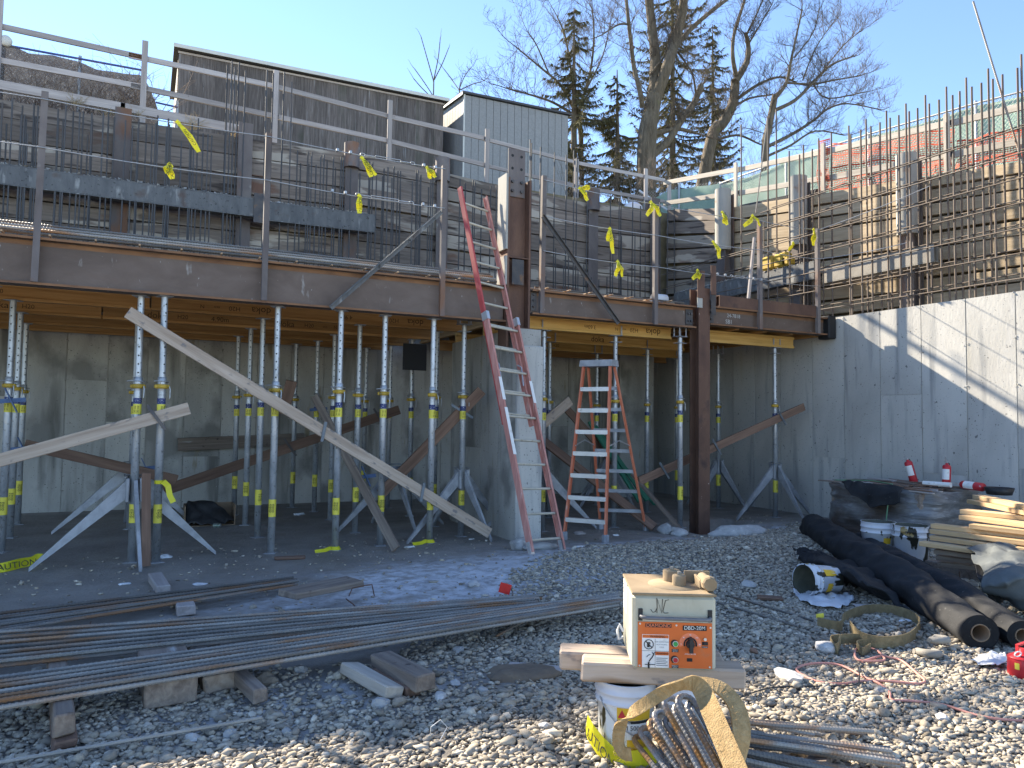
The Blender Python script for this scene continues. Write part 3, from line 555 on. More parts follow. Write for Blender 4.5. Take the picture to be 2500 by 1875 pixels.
tag(MB().cbox(10.5, 10.685, 8.93, 9.18, 3.1, 3.5, .02).build('bearing_pocket_form', m_black), 'black foam block filling the beam pocket in the right wall', 'block')
# ================================================================== guard posts, cables, tape
ST = [(-1.07, 2.97, 4.97, .02), (1.19, 2.97, 4.95, 0), (3.4, 2.95, 4.93, 0), (4.87, 3.1, 5.04, .02), (6.82, 3.08, 4.91, 0), (8.93, 3.15, 4.94, 0), (10.26, 3.17, 4.98, 0)]
sl_ = ['far left on the long beam', 'second from left on the long beam', 'with the diagonal brace left of the ladder', 'just right of the column', 'between the column and the red brown post', 'strapped over the hollow steel tube', 'beside the right concrete wall']
for (x, z0, z1, ln), s_ in zip(ST, sl_):
    t = thing('guard_post', 'thin rusty steel guard post '+s_, 'post', (x, 8.93, z0), group='guard posts on the beams')
    b = MB(); zz = 3.46
    for (u0, u1, v0, v1) in ((-.032, .032, 8.925, 8.932), (-.032, -.025, 8.932, 8.985)):
        b.hexa([V(x+u0, v0, z0), V(x+u1, v0, z0), V(x+u1, v1, z0), V(x+u0, v1, z0), V(x+u0+ln, v0, z1), V(x+u1+ln, v0, z1), V(x+u1+ln, v1, z1), V(x+u0+ln, v1, z1)])
    b.build('angle_bar', m_pile, t)
def cable(label, pts):
    path = []
    for a, c in zip(pts, pts[1:]):
        a = V(*a); c = V(*c); n = 6
        for i in range(n): f = i/n; path.append(a.lerp(c, f)-V(0, 0, .05*4*f*(1-f)*.5))
    path.append(V(*pts[-1])); tag(MB().tube(path, .006, 6).build('wire_cable', m_wire), label, 'cable', 'guard cables')
YC = 8.915
cable('upper guard cable along the left beam', [(-3.6, YC, 4.9), (-1.07, YC, 4.88), (1.19, YC, 4.9), (3.4, YC, 4.88)])
cable('lower guard cable along the left beam', [(-3.6, YC, 4.4), (-1.07, YC, 4.37), (1.19, YC, 4.38), (3.4, YC, 4.36)])
cable('top guard cable right of the column', [(4.87, YC, 4.97), (6.82, YC, 4.9), (8.93, YC, 4.93), (10.26, YC, 4.96), (10.69, 7.2, 5.3)])
cable('middle guard cable right of the column', [(4.87, YC, 4.46), (6.82, YC, 4.43), (8.93, YC, 4.45), (10.26, YC, 4.45), (10.69, 7.6, 4.5)])
cable('lowest guard cable right of the column', [(4.87, YC, 3.97), (6.82, YC, 3.95), (8.93, YC, 3.97), (10.26, YC, 3.98)])
def turnb(label, x0, x1, z):
    t = thing('turnbuckle', label, 'turnbuckle', ((x0+x1)/2, YC, z)); xm = (x0+x1)/2; L = x1-x0
    for dz in (-.014, .014): MB().cyl((xm-L*.22, YC-.012, z+dz), (xm+L*.22, YC-.012, z+dz), .006, n=6).build('body_bar', m_wire, t)
    for e in (-1, 1):
        MB().tube([(xm+e*L*.22, YC-.012, z), (xm+e*L*.4, YC-.012, z)], .008, 6).build('screw', m_wire, t)
        MB().tube([V(xm+e*L*.43, YC-.012, z)+V(cos(k*pi/4)*.03, 0, sin(k*pi/4)*.018) for k in range(8)], .006, 5, closed=True).build('eye', m_wire, t)
    for k in range(4):
        xx = x0+(-.10-.16*k if k < 2 else L+.10+.16*(k-2)); c = MB().cbox(xx-.016, xx+.016, YC-.03, YC+.012, z-.018, z+.022, .005); c.build('cable_clip', m_wire, t)
turnb('turnbuckle with clips on the upper left cable', 2.25, 3.0, 4.875); turnb('turnbuckle with clips on the lower left cable', 2.2, 3.0, 4.365); turnb('turnbuckle on the lowest right cable by the red brown post', 8.25, 8.65, 3.955)
def brace(label, a, c, m):
    t = thing('diagonal_brace', label, 'brace', a); a = V(*a); c = V(*c); MB().obox(a, c, .008, .06, (0, 0, 1)).build('web', m, t); MB().obox(a+V(0, -.02, .026), c+V(0, -.02, .026), .045, .008).build('flange', m, t)
p = gY(807, 752, 8.9); q = gY(1078, 517, 8.9); brace('blue grey diagonal steel brace crossing the long beam', p, q, m_blue)
p = gY(1325, 528, 8.9); q = gY(1510, 790, 8.9); brace('dark rusty diagonal steel brace right of the column', p, q, m_steel)
def ctape(label, knot, legs):
    t = thing('caution_tape', label, 'tape', knot); k = V(*knot)
    MB().ribbon([k+V(-.02, -.012, .02), k+V(0, -.02, 0), k+V(.02, -.012, -.025)], (0, 0, 1), .04, .012).build('knot', m_tape, t)
    for (dx, dz) in legs:
        e = k+V(dx, -.04, dz); mid = k.lerp(e, .5)+V(random.uniform(-.03, .03), -.05, 0)
        path = [k+V(0, -.015, 0), k.lerp(mid, .5)+V(0, -.01, 0), mid, mid.lerp(e, .5)+V(.005, .02, 0), e]; L = (e-k); wd = V(L.z, random.uniform(-.4, .4)*L.length, -L.x).normalized()
        MB().ribbon(path, wd, [.03, .06, .075, .07, .05], .002).build('tail', m_tape, t)
        x = V(*(-L)).normalized(); s_ = text('CAUTION', k.lerp(e, .55)+V(0, -.065, 0), x if L.z < 0 else -x, wd if wd.x*(-1) > 0 else wd, .05, m_black, t, sx=.9)
def tp(x, y): p = gY(x, y, 8.9); return p
for lab, x, y, legs in (
    ('twisted caution tape hanging right from the upper left cable', 435, 301, [(.22, -.30)]),
    ('short caution tape on the lower left cable', 415, 404, [(.03, -.16), (-.02, -.11)]),
    ('caution tape with two tails on the upper turnbuckle', 884, 388, [(.17, -.19), (.11, -.22)]),
    ('single caution tape hanging on the lower turnbuckle', 877, 480, [(0, -.22)]),
    ('small caution tape beside the guard post left of the ladder', 1043, 412, [(.03, -.14), (.10, -.11)]),
    ('folded caution tape on the top cable right of the column', 1415, 462, [(.11, -.16), (.15, .04)]),
    ('long caution tape with two tails on the middle cable', 1488, 560, [(-.05, -.19), (.04, -.36)]),
    ('caution tape with two tails on the lowest cable', 1507, 640, [(-.06, -.22), (.06, -.22)]),
    ('caution tape spread over the post between column and corner', 1588, 495, [(-.10, -.22), (.16, -.19)]),
    ('caution tape with two tails on the top cable before the corner', 1762, 520, [(0, -.18), (.08, -.19)]),
    ('slanted caution tape on the middle cable before the corner', 1740, 592, [(.10, -.25)]),
    ('caution tape draped over the strapped guard post', 1836, 528, [(-.22, -.20), (.14, -.15)]),
    ('caution tape tied to the red brown post head', 1702, 662, [(-.13, -.14), (0, -.13)]),
    ('caution tape on the guard post beside the right wall', 1985, 562, [(-.09, -.20), (-.04, -.28)]),
    ('slanted caution tape on the middle cable near the mesh', 1935, 595, [(-.14, -.14)])):
    ctape(lab, tp(x, y), legs)
# ================================================================== deck formwork
tag(MB().box(-6, 4.40, 9.2, 14.38, 3.372, 3.392).build('plywood_deck', m_ply), 'plywood deck sheet over the left formwork beams', 'plywood')
tag(MB().box(4.86, 10.66, 9.2, 14.38, 3.372, 3.392).build('plywood_deck', m_ply), 'plywood deck sheet over the right formwork beams', 'plywood')
def h20(label, p0, p1, m, marks=()):
    t = thing('formwork_beam', label, 'formwork beam', p0, group='timber formwork beams'); p0 = V(*p0); p1 = V(*p1); d = (p1-p0).normalized(); n = d.cross(V(0, 0, 1)).normalized()
    for z in (.02, .18): plank('chord', p0+V(0, 0, z), p1+V(0, 0, z), .08, .04, m, t, c=.004)
    wb = plank('web', p0+V(0, 0, .1), p1+V(0, 0, .1), .028, .12, m, t, c=.001)
    for (f, s, flip, sz) in marks:
        text(s, p0.lerp(p1, f)+V(0, 0, .098)+n*.0155, d*(-1 if flip else 1), V(0, 0, -1 if flip else 1), sz, m_print, wb)
    return t
X2 = 'doka'; R = lambda x0, x1, Y, lab, m, mk=(): h20(lab, (x0, Y, 2.955), (x1, Y, 2.955), m, mk)
def fr_(x0, x1, x): return (x-x0)/(x1-x0)
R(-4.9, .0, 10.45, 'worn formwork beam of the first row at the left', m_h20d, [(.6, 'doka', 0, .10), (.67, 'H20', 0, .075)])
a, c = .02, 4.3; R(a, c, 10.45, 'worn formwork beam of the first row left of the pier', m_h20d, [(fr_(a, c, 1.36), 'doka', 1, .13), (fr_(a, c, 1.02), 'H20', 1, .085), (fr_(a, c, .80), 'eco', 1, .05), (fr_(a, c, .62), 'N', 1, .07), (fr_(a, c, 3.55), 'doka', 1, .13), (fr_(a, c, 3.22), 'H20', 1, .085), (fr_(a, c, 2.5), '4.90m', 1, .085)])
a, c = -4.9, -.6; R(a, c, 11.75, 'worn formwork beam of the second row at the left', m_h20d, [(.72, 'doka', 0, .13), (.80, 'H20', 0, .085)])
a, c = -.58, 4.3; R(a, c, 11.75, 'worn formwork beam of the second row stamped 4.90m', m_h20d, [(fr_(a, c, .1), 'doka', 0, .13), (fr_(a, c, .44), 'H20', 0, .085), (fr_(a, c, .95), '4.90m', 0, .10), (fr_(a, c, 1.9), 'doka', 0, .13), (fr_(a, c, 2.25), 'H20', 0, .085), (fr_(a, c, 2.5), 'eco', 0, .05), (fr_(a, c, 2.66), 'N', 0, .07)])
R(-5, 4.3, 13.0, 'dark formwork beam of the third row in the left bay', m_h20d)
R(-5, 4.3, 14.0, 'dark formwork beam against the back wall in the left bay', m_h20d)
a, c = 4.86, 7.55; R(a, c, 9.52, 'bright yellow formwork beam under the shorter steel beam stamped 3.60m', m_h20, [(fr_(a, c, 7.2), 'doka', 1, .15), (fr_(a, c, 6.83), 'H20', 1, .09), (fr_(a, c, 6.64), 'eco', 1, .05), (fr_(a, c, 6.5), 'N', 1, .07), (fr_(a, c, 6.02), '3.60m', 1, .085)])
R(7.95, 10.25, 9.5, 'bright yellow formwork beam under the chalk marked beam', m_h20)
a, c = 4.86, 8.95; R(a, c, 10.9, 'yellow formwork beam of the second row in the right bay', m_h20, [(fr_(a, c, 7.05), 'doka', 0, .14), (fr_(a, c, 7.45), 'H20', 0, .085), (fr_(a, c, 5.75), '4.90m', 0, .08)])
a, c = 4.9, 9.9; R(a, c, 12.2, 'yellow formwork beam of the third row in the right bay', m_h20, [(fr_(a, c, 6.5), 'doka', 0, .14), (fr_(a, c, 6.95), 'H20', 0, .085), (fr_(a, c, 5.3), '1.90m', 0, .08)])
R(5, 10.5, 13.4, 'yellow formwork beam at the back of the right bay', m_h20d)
k = 0
for x in list(np.arange(-3.9, 4.2, .62))+list(np.arange(5.0, 10.6, .62)):
    h20('cross formwork joist running back under the deck, number %d from the left' % (k+1), (x, 9.25, 3.158), (x, 14.3, 3.158), m_h20d); k += 1

# ================================================================== steel props
def make_prop(fork):
    t = thing('steel_prop', '', 'prop', (0, 0, 0)); L = True
    MB().cbox(-.07, .07, -.07, .07, 0, .008, .002).build('base_plate', m_galvd, t, L)
    o_ = MB(); o_.lathe([(.0, .008), (.042, .008), (.042, 1.62), (.0425, 1.625)], 16); k = 12
    pr = []
    for i in range(k): z = 1.63+i*.022; pr += [(.0395, z), (.0425, z+.011)]
    o_.lathe([(.0425, 1.625)]+pr+[(.0425, 1.93), (.046, 1.935), (.046, 2.03), (.036, 2.035)], 16); o_.build('outer_tube', m_galv, t, L)
    top = 2.93
    MB().lathe([(.035, 2.0), (.035, top)], 16).build('inner_tube', m_galv, t, L)
    hb = MB()
    for i in range(9):
        for an in (-pi/2+.2, pi/2+.2):
            z = 2.08+i*.0955
            if fork and z > 2.75: continue
            hb.cyl((cos(an)*.030, sin(an)*.030, z), (cos(an)*.0362, sin(an)*.0362, z), .0095, n=8)
    kind(hb.build('pin_holes', m_black, t, L), 'stuff')
    c = MB(); c.lathe([(.043, 1.905), (.058, 1.907), (.060, 1.93), (.058, 1.953), (.043, 1.955)], 18); c.cbox(-.078, -.05, -.018, .018, 1.91, 1.95, .006); c.cbox(.05, .078, -.018, .018, 1.91, 1.95, .006); c.build('adjusting_nut', m_yel, t, L)
    MB().tube([(.07, -.03, 1.93), (.078, -.035, 1.90), (.074, -.04, 1.80)], [.008, .008, .006], 6).build('nut_handle', m_wire, t, L)
    MB().tube([(-.10, -.05, 1.985), (-.04, -.055, 1.99), (.05, -.05, 1.985), (.075, -.01, 1.98), (.05, .045, 1.975)], .006, 6).build('locking_pin', m_wire, t, L)
    for (z0, z1, m) in ((1.735, 1.80, m_blab), (1.62, 1.733, m_ylab), (.43, .635, m_ylab)): stk = MB().lathe([(.0433, z0), (.0433, z1)], 16).build('sticker', m, t, L); sts = (sts+[stk]) if z0 < 1.7 else []
    for an in (-pi/2-.25, -pi/2+.42):
        xd = V(0, 0, 1); nn = V(cos(an), sin(an), 0); text('doka', nn*.0442+V(0, 0, .532), xd, xd.cross(nn)*-1, .052, m_black, sts[1], local=True)
        text('30 top', nn*.0442+V(0, 0, 1.676), xd, xd.cross(nn)*-1, .03, m_black, sts[0], local=True)
    if fork:
        MB().cyl((0, 0, 2.86), (0, 0, 2.944), .02, n=10).build('head_stem', m_galvd, t, L); MB().cbox(-.09, .09, -.06, .06, 2.842, 2.85, .002).build('collar_plate', m_galvd, t, L)
        MB().cbox(-.10, .10, -.07, .07, 2.944, 2.952, .002).build('head_plate', m_galvd, t, L)
        for sx in (-1, 1):
            for sy in (-1, 1): MB().cbox(sx*.08-.012, sx*.08+.012, sy*.052-.004, sy*.052+.004, 2.952, 3.10, .001).build('fork_prong', m_galvd, t, L)
    else: MB().cbox(-.075, .075, -.075, .075, 2.93, 2.938, .002).build('head_plate', m_galvd, t, L)
    return t
def make_tripod():
    t = thing('prop_tripod', '', 'tripod', (0, 0, 0)); L = True
    MB().cbox(-.085, -.05, -.075, .075, .66, .92, .008).build('hub', m_galvd, t, L); MB().cbox(.05, .085, -.075, .075, .66, .92, .008).build('hub', m_galvd, t, L); MB().cbox(-.05, .05, .05, .062, .66, .92, .003).build('hub_plate', m_galvd, t, L)
    MB().tube([(-.1, -.05, .93), (-.1, .05, .95), (.1, .05, .95), (.1, -.05, .93)], .009, 6).build('clamp_bar', m_wire, t, L)
    for an, ln in ((pi+.12, .95), (.1, .88), (-pi/2+.1, .6), (pi/2, .75)):
        d = V(cos(an), sin(an), 0); s_ = d.cross(V(0, 0, 1)); a0 = d*.08
        p = [a0+V(0, 0, .90), a0+V(0, 0, .70), d*ln+V(0, 0, .0), d*ln+V(0, 0, .04)]; th = .02
        MB().hexa([p[1]-s_*th, p[1]+s_*th, p[2]+s_*th*.8, p[2]-s_*th*.8, p[0]-s_*th, p[0]+s_*th, p[3]+s_*th*.8, p[3]-s_*th*.8]).build('leg', m_galvd, t, L)
    return t
pA, pB, tr0 = make_prop(False), make_prop(True), make_tripod(); used = set()
def place(proto, x, y, label, rz=0, sz=1, z=0, grp=None):
    o = proto if proto.name not in used else copy_tree(proto); used.add(proto.name) if o is proto else None
    o.location = (x, y, z); o.rotation_euler = (random.uniform(-.004, .004), random.uniform(-.004, .004), rz); o.scale = (1, 1, sz); o['label'] = label; o['group'] = grp
PL = [  # flat head props
 (.16, 9.08, 'silver steel prop beside the large tripod with a caution tape tied round it'), (-.08, 9.2, 'silver steel prop held by the large tripod at the left'), (1.39, 9.2, 'silver front prop behind the upper half of the long diagonal plank'),
 (2.13, 9.12, 'silver front prop with caution tape at its foot, at the middle of the long plank'), (2.73, 9.24, 'silver front prop right of the one with tape at its foot'), (3.38, 9.2, 'silver front prop crossed low down by the long plank'),
 (-1.5, 9.25, 'silver front prop half cut by the left picture edge'),
 (-1.45, 10.42, 'steel prop of the second row at the left picture edge'), (1.4, 10.48, 'steel prop of the second row just left of the plank crossing'), (2.71, 10.43, 'steel prop of the second row between two front props'), (3.95, 10.6, 'steel prop of the second row beside the pier'),
 (-1.53, 11.6, 'steel prop of the third row at the left edge with blue clamps'), (-.15, 11.9, 'steel prop of the third row behind the large tripod'), (1.39, 11.75, 'steel prop of the third row right of the horizontal timber end'), (2.69, 11.9, 'steel prop of the third row behind the middle front prop'), (4.0, 11.87, 'steel prop of the third row under the black plywood'),
 (-1.62, 12.95, 'steel prop of the fourth row at the left edge'), (1.36, 13.0, 'dim steel prop of the fourth row before the patched back wall'), (2.66, 13.0, 'dim steel prop of the fourth row near the blue clamp'), (3.99, 13.1, 'dim steel prop of the fourth row left of the pier'),
 (2.42, 13.75, 'thin dim prop against the back wall, left one'), (3.71, 13.75, 'thin dim prop against the back wall, right one')]
for x, y, lb in PL: place(pA, x, y, lb, random.uniform(-.5, .5), (2.945/2.938 if y < 9.3 else 2.955/2.938), gh(x, y)-.0, 'steel shoring props')
for x, y, lb in [(3.97, 9.56, 'steel prop with tripod left of the pier'), (5.25, 9.55, 'steel prop right behind the pier with a fork head'), (6.5, 9.55, 'steel prop seen behind the step ladder'), (9.84, 9.52, 'steel prop with tripod nearest the right wall'), (7.42, 9.1, 'steel prop just left of the red brown post'),
                 (6.1, 10.9, 'steel prop of the second row between the ladders'), (8.15, 10.94, 'steel prop of the second row right of the step ladder'), (9.84, 10.95, 'steel prop of the second row right of the red brown post'), (7.9, 12.2, 'dim steel prop at the back of the right bay'), (9.9, 12.25, 'dim steel prop in the far right corner')]:
    place(pB, x, y, lb, random.uniform(-.4, .4), 1.001, 0, 'steel shoring props')
for x, y, lb, rz in [(-.08, 9.2, 'large galvanised tripod at the left front', .05), (3.97, 9.56, 'galvanised tripod left of the pier', .25), (9.84, 9.52, 'galvanised tripod before the right wall', -.05), (-.15, 11.9, 'dim tripod behind the large left one', .1), (9.84, 10.95, 'dim tripod right of the red brown post', .2), (5.25, 9.55, 'tripod behind the extension ladder feet', -.2), (8.15, 12.2, 'dim tripod at the back of the right bay', .3), (3.3, 10.5, 'tripod behind the front props left of the pier', .15)]:
    place(tr0, x, y, lb, rz, 1, 0, 'prop tripods')

# ================================================================== loose brace planks under the deck
def bplank(label, p0, p1, wd, m, th=.04, clamps=(), up=(0, 1, 0), name='brace_plank'):
    p0 = V(*p0); p1 = V(*p1); L = (p1-p0).length
    o = plank(name, p0, p1, wd, th, m, None, up, c=.004, jit=.002); tag(o, label, 'plank')
    for f, mm in clamps:
        q = p0.lerp(p1, f); d = (p1-p0).normalized(); s_ = d.cross(V(0, 1, 0)).normalized()
        MB().obox(q-s_*(wd*.5+.07)+V(.05, -th/2-.012, 0), q+s_*(wd*.5+.07)+V(-.05, -th/2-.012, 0), .035, .012, (0, 1, 0)).build('clamp', mm, o)
    return o
bplank('long pale plank running diagonally in front of the props down to the pier', gY(312, 762, 8.98), gY(1195, 1302, 8.98), .135, m_tan, clamps=[(.49, m_gclamp), (.78, m_gclamp)])
bplank('grey plank slanting up from the left edge to the large tripod prop', gY(-60, 1140, 8.93), gY(462, 997, 8.93), .135, m_tan, clamps=[(.83, m_steel)])
bplank('brown plank sloping down behind the left tripod', gY(60, 1085, 11.55), gY(432, 1172, 11.55), .14, m_brown)
bplank('long brown plank rising to the right at the back of the left bay', gY(400, 1198, 12.6), gY(975, 1000, 12.6), .16, m_brown, clamps=[(.5, m_steel), (.9, m_steel)])
bplank('horizontal old timber fixed against the back wall', gY(434, 1085, 14.3), gY(742, 1072, 14.3), .22, m_oldw, .12)
bplank('dark plank leaning steeply to the floor between two front props', gY(768, 968, 10.6), gz(967, 1340, .05), .11, m_oldw, up=(.7, 1, 0))
bplank('brown plank rising right towards the pier with a blue grey clamp', gY(930, 1205, 10.3), gY(1176, 953, 9.42), .15, m_brown, clamps=[(.8, m_gclamp)])
bplank('long red brown plank rising to the right wall behind the rusty post', gY(1560, 1175, 9.42), gY(1963, 993, 9.42), .13, m_brown, clamps=[(.13, m_gclamp), (.43, m_gclamp), (.84, m_gclamp)])
bplank('dark plank sloping down behind the step ladder', gY(1325, 1075, 10.4), gz(1598, 1288, .06), .16, m_brown, up=(-.3, 1, 0))
bplank('old split plank sloping down to the pit beside the red brown post', gY(1545, 1160, 9.6), gz(1668, 1300, .02), .13, m_oldw, up=(-.4, 1, 0))
bplank('short pale plank rising right behind the extension ladder', gY(1322, 1038, 10.2), gY(1393, 978, 10.2), .16, m_tan)
bplank('dark plank sloping down left of the stair of props behind the step ladder', gY(1385, 1000, 11.5), gY(1500, 1130, 11.5), .14, m_brown)
for i, (a, c) in enumerate([((1440, 1030), (1562, 1225)), ((1452, 1040), (1580, 1222)), ((1490, 1100), (1600, 1232))]):
    bplank(['narrow green board leaning behind the step ladder, left one', 'narrow green board leaning behind the step ladder, middle one', 'narrow green board leaning behind the step ladder, right one'][i], gY(*a, 11.6), gY(*c, 10.6-.1*i), .10, m_grnw, up=(-.2, 1, 0), name='green_board')
bplank('short upright stud standing beside the large tripod', (.06, 8.78, .02), (.03, 8.80, 1.0), .09, m_brown, up=(0, 1, 0))
bplank('steep brown stud leaning up from behind the long plank', gY(690, 1010, 11.4), gY(712, 930, 11.2), .16, m_brown)
for x, y, z, lb in [(-1.42, 10.35, 1.75, 'blue steel clamp on the leftmost props, upper'), (-1.42, 11.5, 1.15, 'blue steel clamp on the leftmost props, lower'), (2.66, 12.95, 1.75, 'blue steel clamp high on a dim rear prop'), (2.8, 10.36, .78, 'blue steel clamp low on a second row prop'), (.02, 11.84, .85, 'blue steel clamp beside the rear tripod')]:
    b = MB(); b.obox(V(x-.14, y-.06, z), V(x+.16, y-.06, z+.03), .012, .05); b.obox(V(x-.05, y-.07, z+.16), V(x+.08, y-.07, z-.12), .012, .06, (0, 1, 0)); tag(b.build('wedge_clamp', m_bclamp), lb, 'clamp', 'blue clamps')

# ================================================================== rebar on and above the deck
for i, (y, z) in enumerate([(9.10, 3.505), (9.14, 3.55), (9.2, 3.52), (9.24, 3.60), (9.32, 3.645)]):
    o = rebar('long_deck_bar', (-4.4, y, z), (4.25, y, z), .015, m_rebar); tag(o, 'long rebar lying lengthwise on the left deck edge', 'rebar', 'long bars on the left deck')
for i, (y, z) in enumerate([(9.12, 3.49), (9.35, 3.52)]):
    o = rebar('long_deck_bar', (4.85, y, z), (7.5, y, z), .0125, m_rebar); tag(o, 'rebar lying lengthwise on the deck edge right of the column', 'rebar', 'long bars on the right deck')
m_rust2 = mat('rusty_bar_end', [(.34, .22, .13), (.46, .32, .20)], 9)
for x in list(np.arange(-3.9, 4.2, .42))+list(np.arange(5.0, 7.5, .36)):
    o = rod('cross_deck_bar', (x, 8.99, 3.478), (x, 14.2, 3.478), .011, m_rust2); tag(o, 'rebar laid across the deck with its end over the beam', 'rebar', 'cross bars on the deck')
def dow(px, py, Y=14.22, r=.0135, zb=3.39, name='wall_dowel'):
    p = gY(px, py, Y); o = rod(name, (p.x+random.uniform(-.015, .015), Y+random.uniform(-.02, .02), zb), p, r, m_dowel); return o
D1 = [(97, 760), (175, 815), (265, 800), (295, 820), (450, 840), (510, 810), (567, 860), (617, 865), (645, 860), (712, 880), (798, 870), (885, 900), (970, 930), (1065, 990), (1130, 960), (1175, 970), (1220, 970), (1308, 960), (1320, 985), (1400, 1090), (1470, 1015), (1498, 1020), (1568, 1030), (1605, 1035), (1635, 1045), (20, 790)]
for x, y in D1: tag(dow(x/3.16, y/3.16), 'short dark rebar dowel standing before the timber wall left of the long starter bars', 'rebar', 'dowels at the left')
for i in range(24): tag(dow(random.uniform(0, 560), 250+random.uniform(0, 40)+i*2.2), 'short dark rebar dowel standing before the timber wall left of the long starter bars', 'rebar', 'dowels at the left')
D1L = [(1755, 500), (1790, 470), (1812, 520), (1845, 480), (1895, 545), (2060, 540), (2110, 565), (2195, 555)]
for x, y in D1L: tag(dow(x/3.16, y/3.16, 14.28, .0145), 'tall rebar starter bar reaching up before the weathered siding', 'rebar', 'tall starter bars before the siding')
tag(dow(713, 200, 14.3, .012), 'tall rebar starter bar reaching up before the weathered siding', 'rebar', 'tall starter bars before the siding')
D2 = [(400, 1160), (480, 1170), (510, 1175), (580, 1200), (605, 1195), (678, 1210), (738, 1210), (755, 1215), (955, 1245), (980, 1250), (1068, 1300), (1098, 1290), (1145, 1285), (1175, 1320), (1195, 1320), (1318, 1310), (1330, 1312), (1352, 1350), (1430, 1370), (1445, 1360), (1655, 1380), (1695, 1410), (1755, 1390), (1768, 1400), (1820, 1460), (1890, 1435), (1935, 1430), (1975, 1460)]
for x, y in D2: tag(dow(600+x/3.16, y/3.16), 'short dark rebar dowel standing before the timber wall between the siding and the column', 'rebar', 'dowels left of the column')
for i in range(16): tag(dow(730+i*21+random.uniform(-6, 6), 385+i*4.2+random.uniform(-8, 14)), 'short dark rebar dowel standing before the timber wall between the siding and the column', 'rebar', 'dowels left of the column')
D3 = [(300, 1075), (310, 1105), (380, 1135), (488, 1175), (578, 1195), (635, 1160), (660, 1215), (740, 1480), (918, 1510), (985, 1530), (1000, 1540), (1090, 1560), (1150, 1590), (1230, 1600), (1300, 1560), (1360, 1620), (1410, 1600)]
for x, y in D3: tag(dow(1200+x/3.16, y/3.16), 'dark rebar dowel standing before the timber wall right of the column', 'rebar', 'dowels right of the column')
for i in range(16):
    p = gY(1320+i*18+random.uniform(-5, 5), random.uniform(560, 690), 14.1); o = rod('wall_dowel', (p.x, 14.1, 3.39), p, .012, m_dowel); tag(o, 'short low rebar dowel behind the lower right cables', 'rebar', 'low dowels right of the column')
# right wall mesh: two curtains
RT = [(30, 960), (235, 900), (300, 845), (400, 1165), (480, 1195), (510, 1120), (578, 1150), (628, 1068), (725, 1025), (860, 970), (875, 1035), (952, 1000), (993, 920), (1030, 975), (1100, 945), (1150, 855), (1178, 910), (1245, 890), (1300, 800), (1325, 860), (1390, 835), (1450, 735), (1480, 800), (1555, 770), (1612, 670), (1660, 735), (1715, 705), (1765, 600), (1808, 670), (1882, 640), (1935, 530), (1970, 610), (2045, 575), (2160, 525), (2190, 420), (2290, 480), (2330, 430)]
m_mesh = mat('mesh_bar', [(.085, .062, .048), (.14, .108, .085), (.20, .165, .135)], 8, A1, .7, .2, .1, 90, .15, [(5, (.42, .41, .38), .62, .72, A1)])
for i, (x, y) in enumerate(RT):
    Xp = 10.79 if i % 2 else 10.97; p = gX(1800+x/3.16, y/3.16, Xp)
    tag(rod('mesh_upright', (Xp, p.y, 3.46), p, .0155, m_mesh, n=7), 'upright rebar of the steel mesh standing on the right wall', 'rebar', 'mesh uprights on the right wall')
for i in range(8):
    for Xp in (10.775, 10.955):
        z = 3.66+i*.35+(.1 if Xp > 10.9 else 0)
        y1 = 13.9 if z < 5.4 else 11.2-(z-5.4)*1.2
        if z < 6.05: tag(rod('mesh_crossbar', (Xp-.012, 2.6, z+.0), (Xp-.012, y1, z+.02), .0105, m_mesh, n=7), 'horizontal rebar tied across the steel mesh on the right wall', 'rebar', 'mesh crossbars on the right wall')
for i in range(12):
    y = 9.4+i*.36; tag(rod('mesh_upright', (10.92, y, 3.4), (10.92, y, 4.6+random.uniform(-.2, 1.2)), .0115, m_mesh), 'short rebar upright in the shaded corner of the right wall', 'rebar', 'corner uprights on the right wall')
a = gX(2376, 4, 10.85); c = gX(2497, 400, 10.85); tag(rebar('leaning_bar', c, a, .014, m_rebar), 'long rebar leaning against the mesh high at the right edge', 'rebar')
a = gX(1874, 285, 10.9); c = gX(1845, 520, 10.9); tag(rebar('leaning_bar', c, a, .012, m_rebar), 'thin rebar leaning steeply by the corner under the bare tree', 'rebar')
a = gY(1842, 580, 9.5); c = gY(1826, 742, 9.5); tag(bplank('', c, a, .05, m_grey), 'thin wooden stake leaning beside the strapped guard post', 'stake')
for i, (x, y, s_) in enumerate([(1880, 668, .30), (1912, 662, .34), (1925, 640, .2)]):
    p = gX(x, y, 10.98); z = 4.645
    b = MB().cbox(p.x-.1, p.x+.1, p.y-s_/2, p.y+s_/2, z, z+.28 if i < 2 else z+.2, .04); o = b.build('yellow_case', m_yel); tag(o, ['left yellow tool case on the corner waler', 'right yellow tool case on the corner waler', 'small yellow box between the tool cases and the mesh'][i], 'case')
    MB().tube([(p.x, p.y-.06, z+.28), (p.x, p.y-.05, z+.33), (p.x, p.y+.05, z+.33), (p.x, p.y+.06, z+.28)], .01, 6).build('carry_handle', m_black, o)

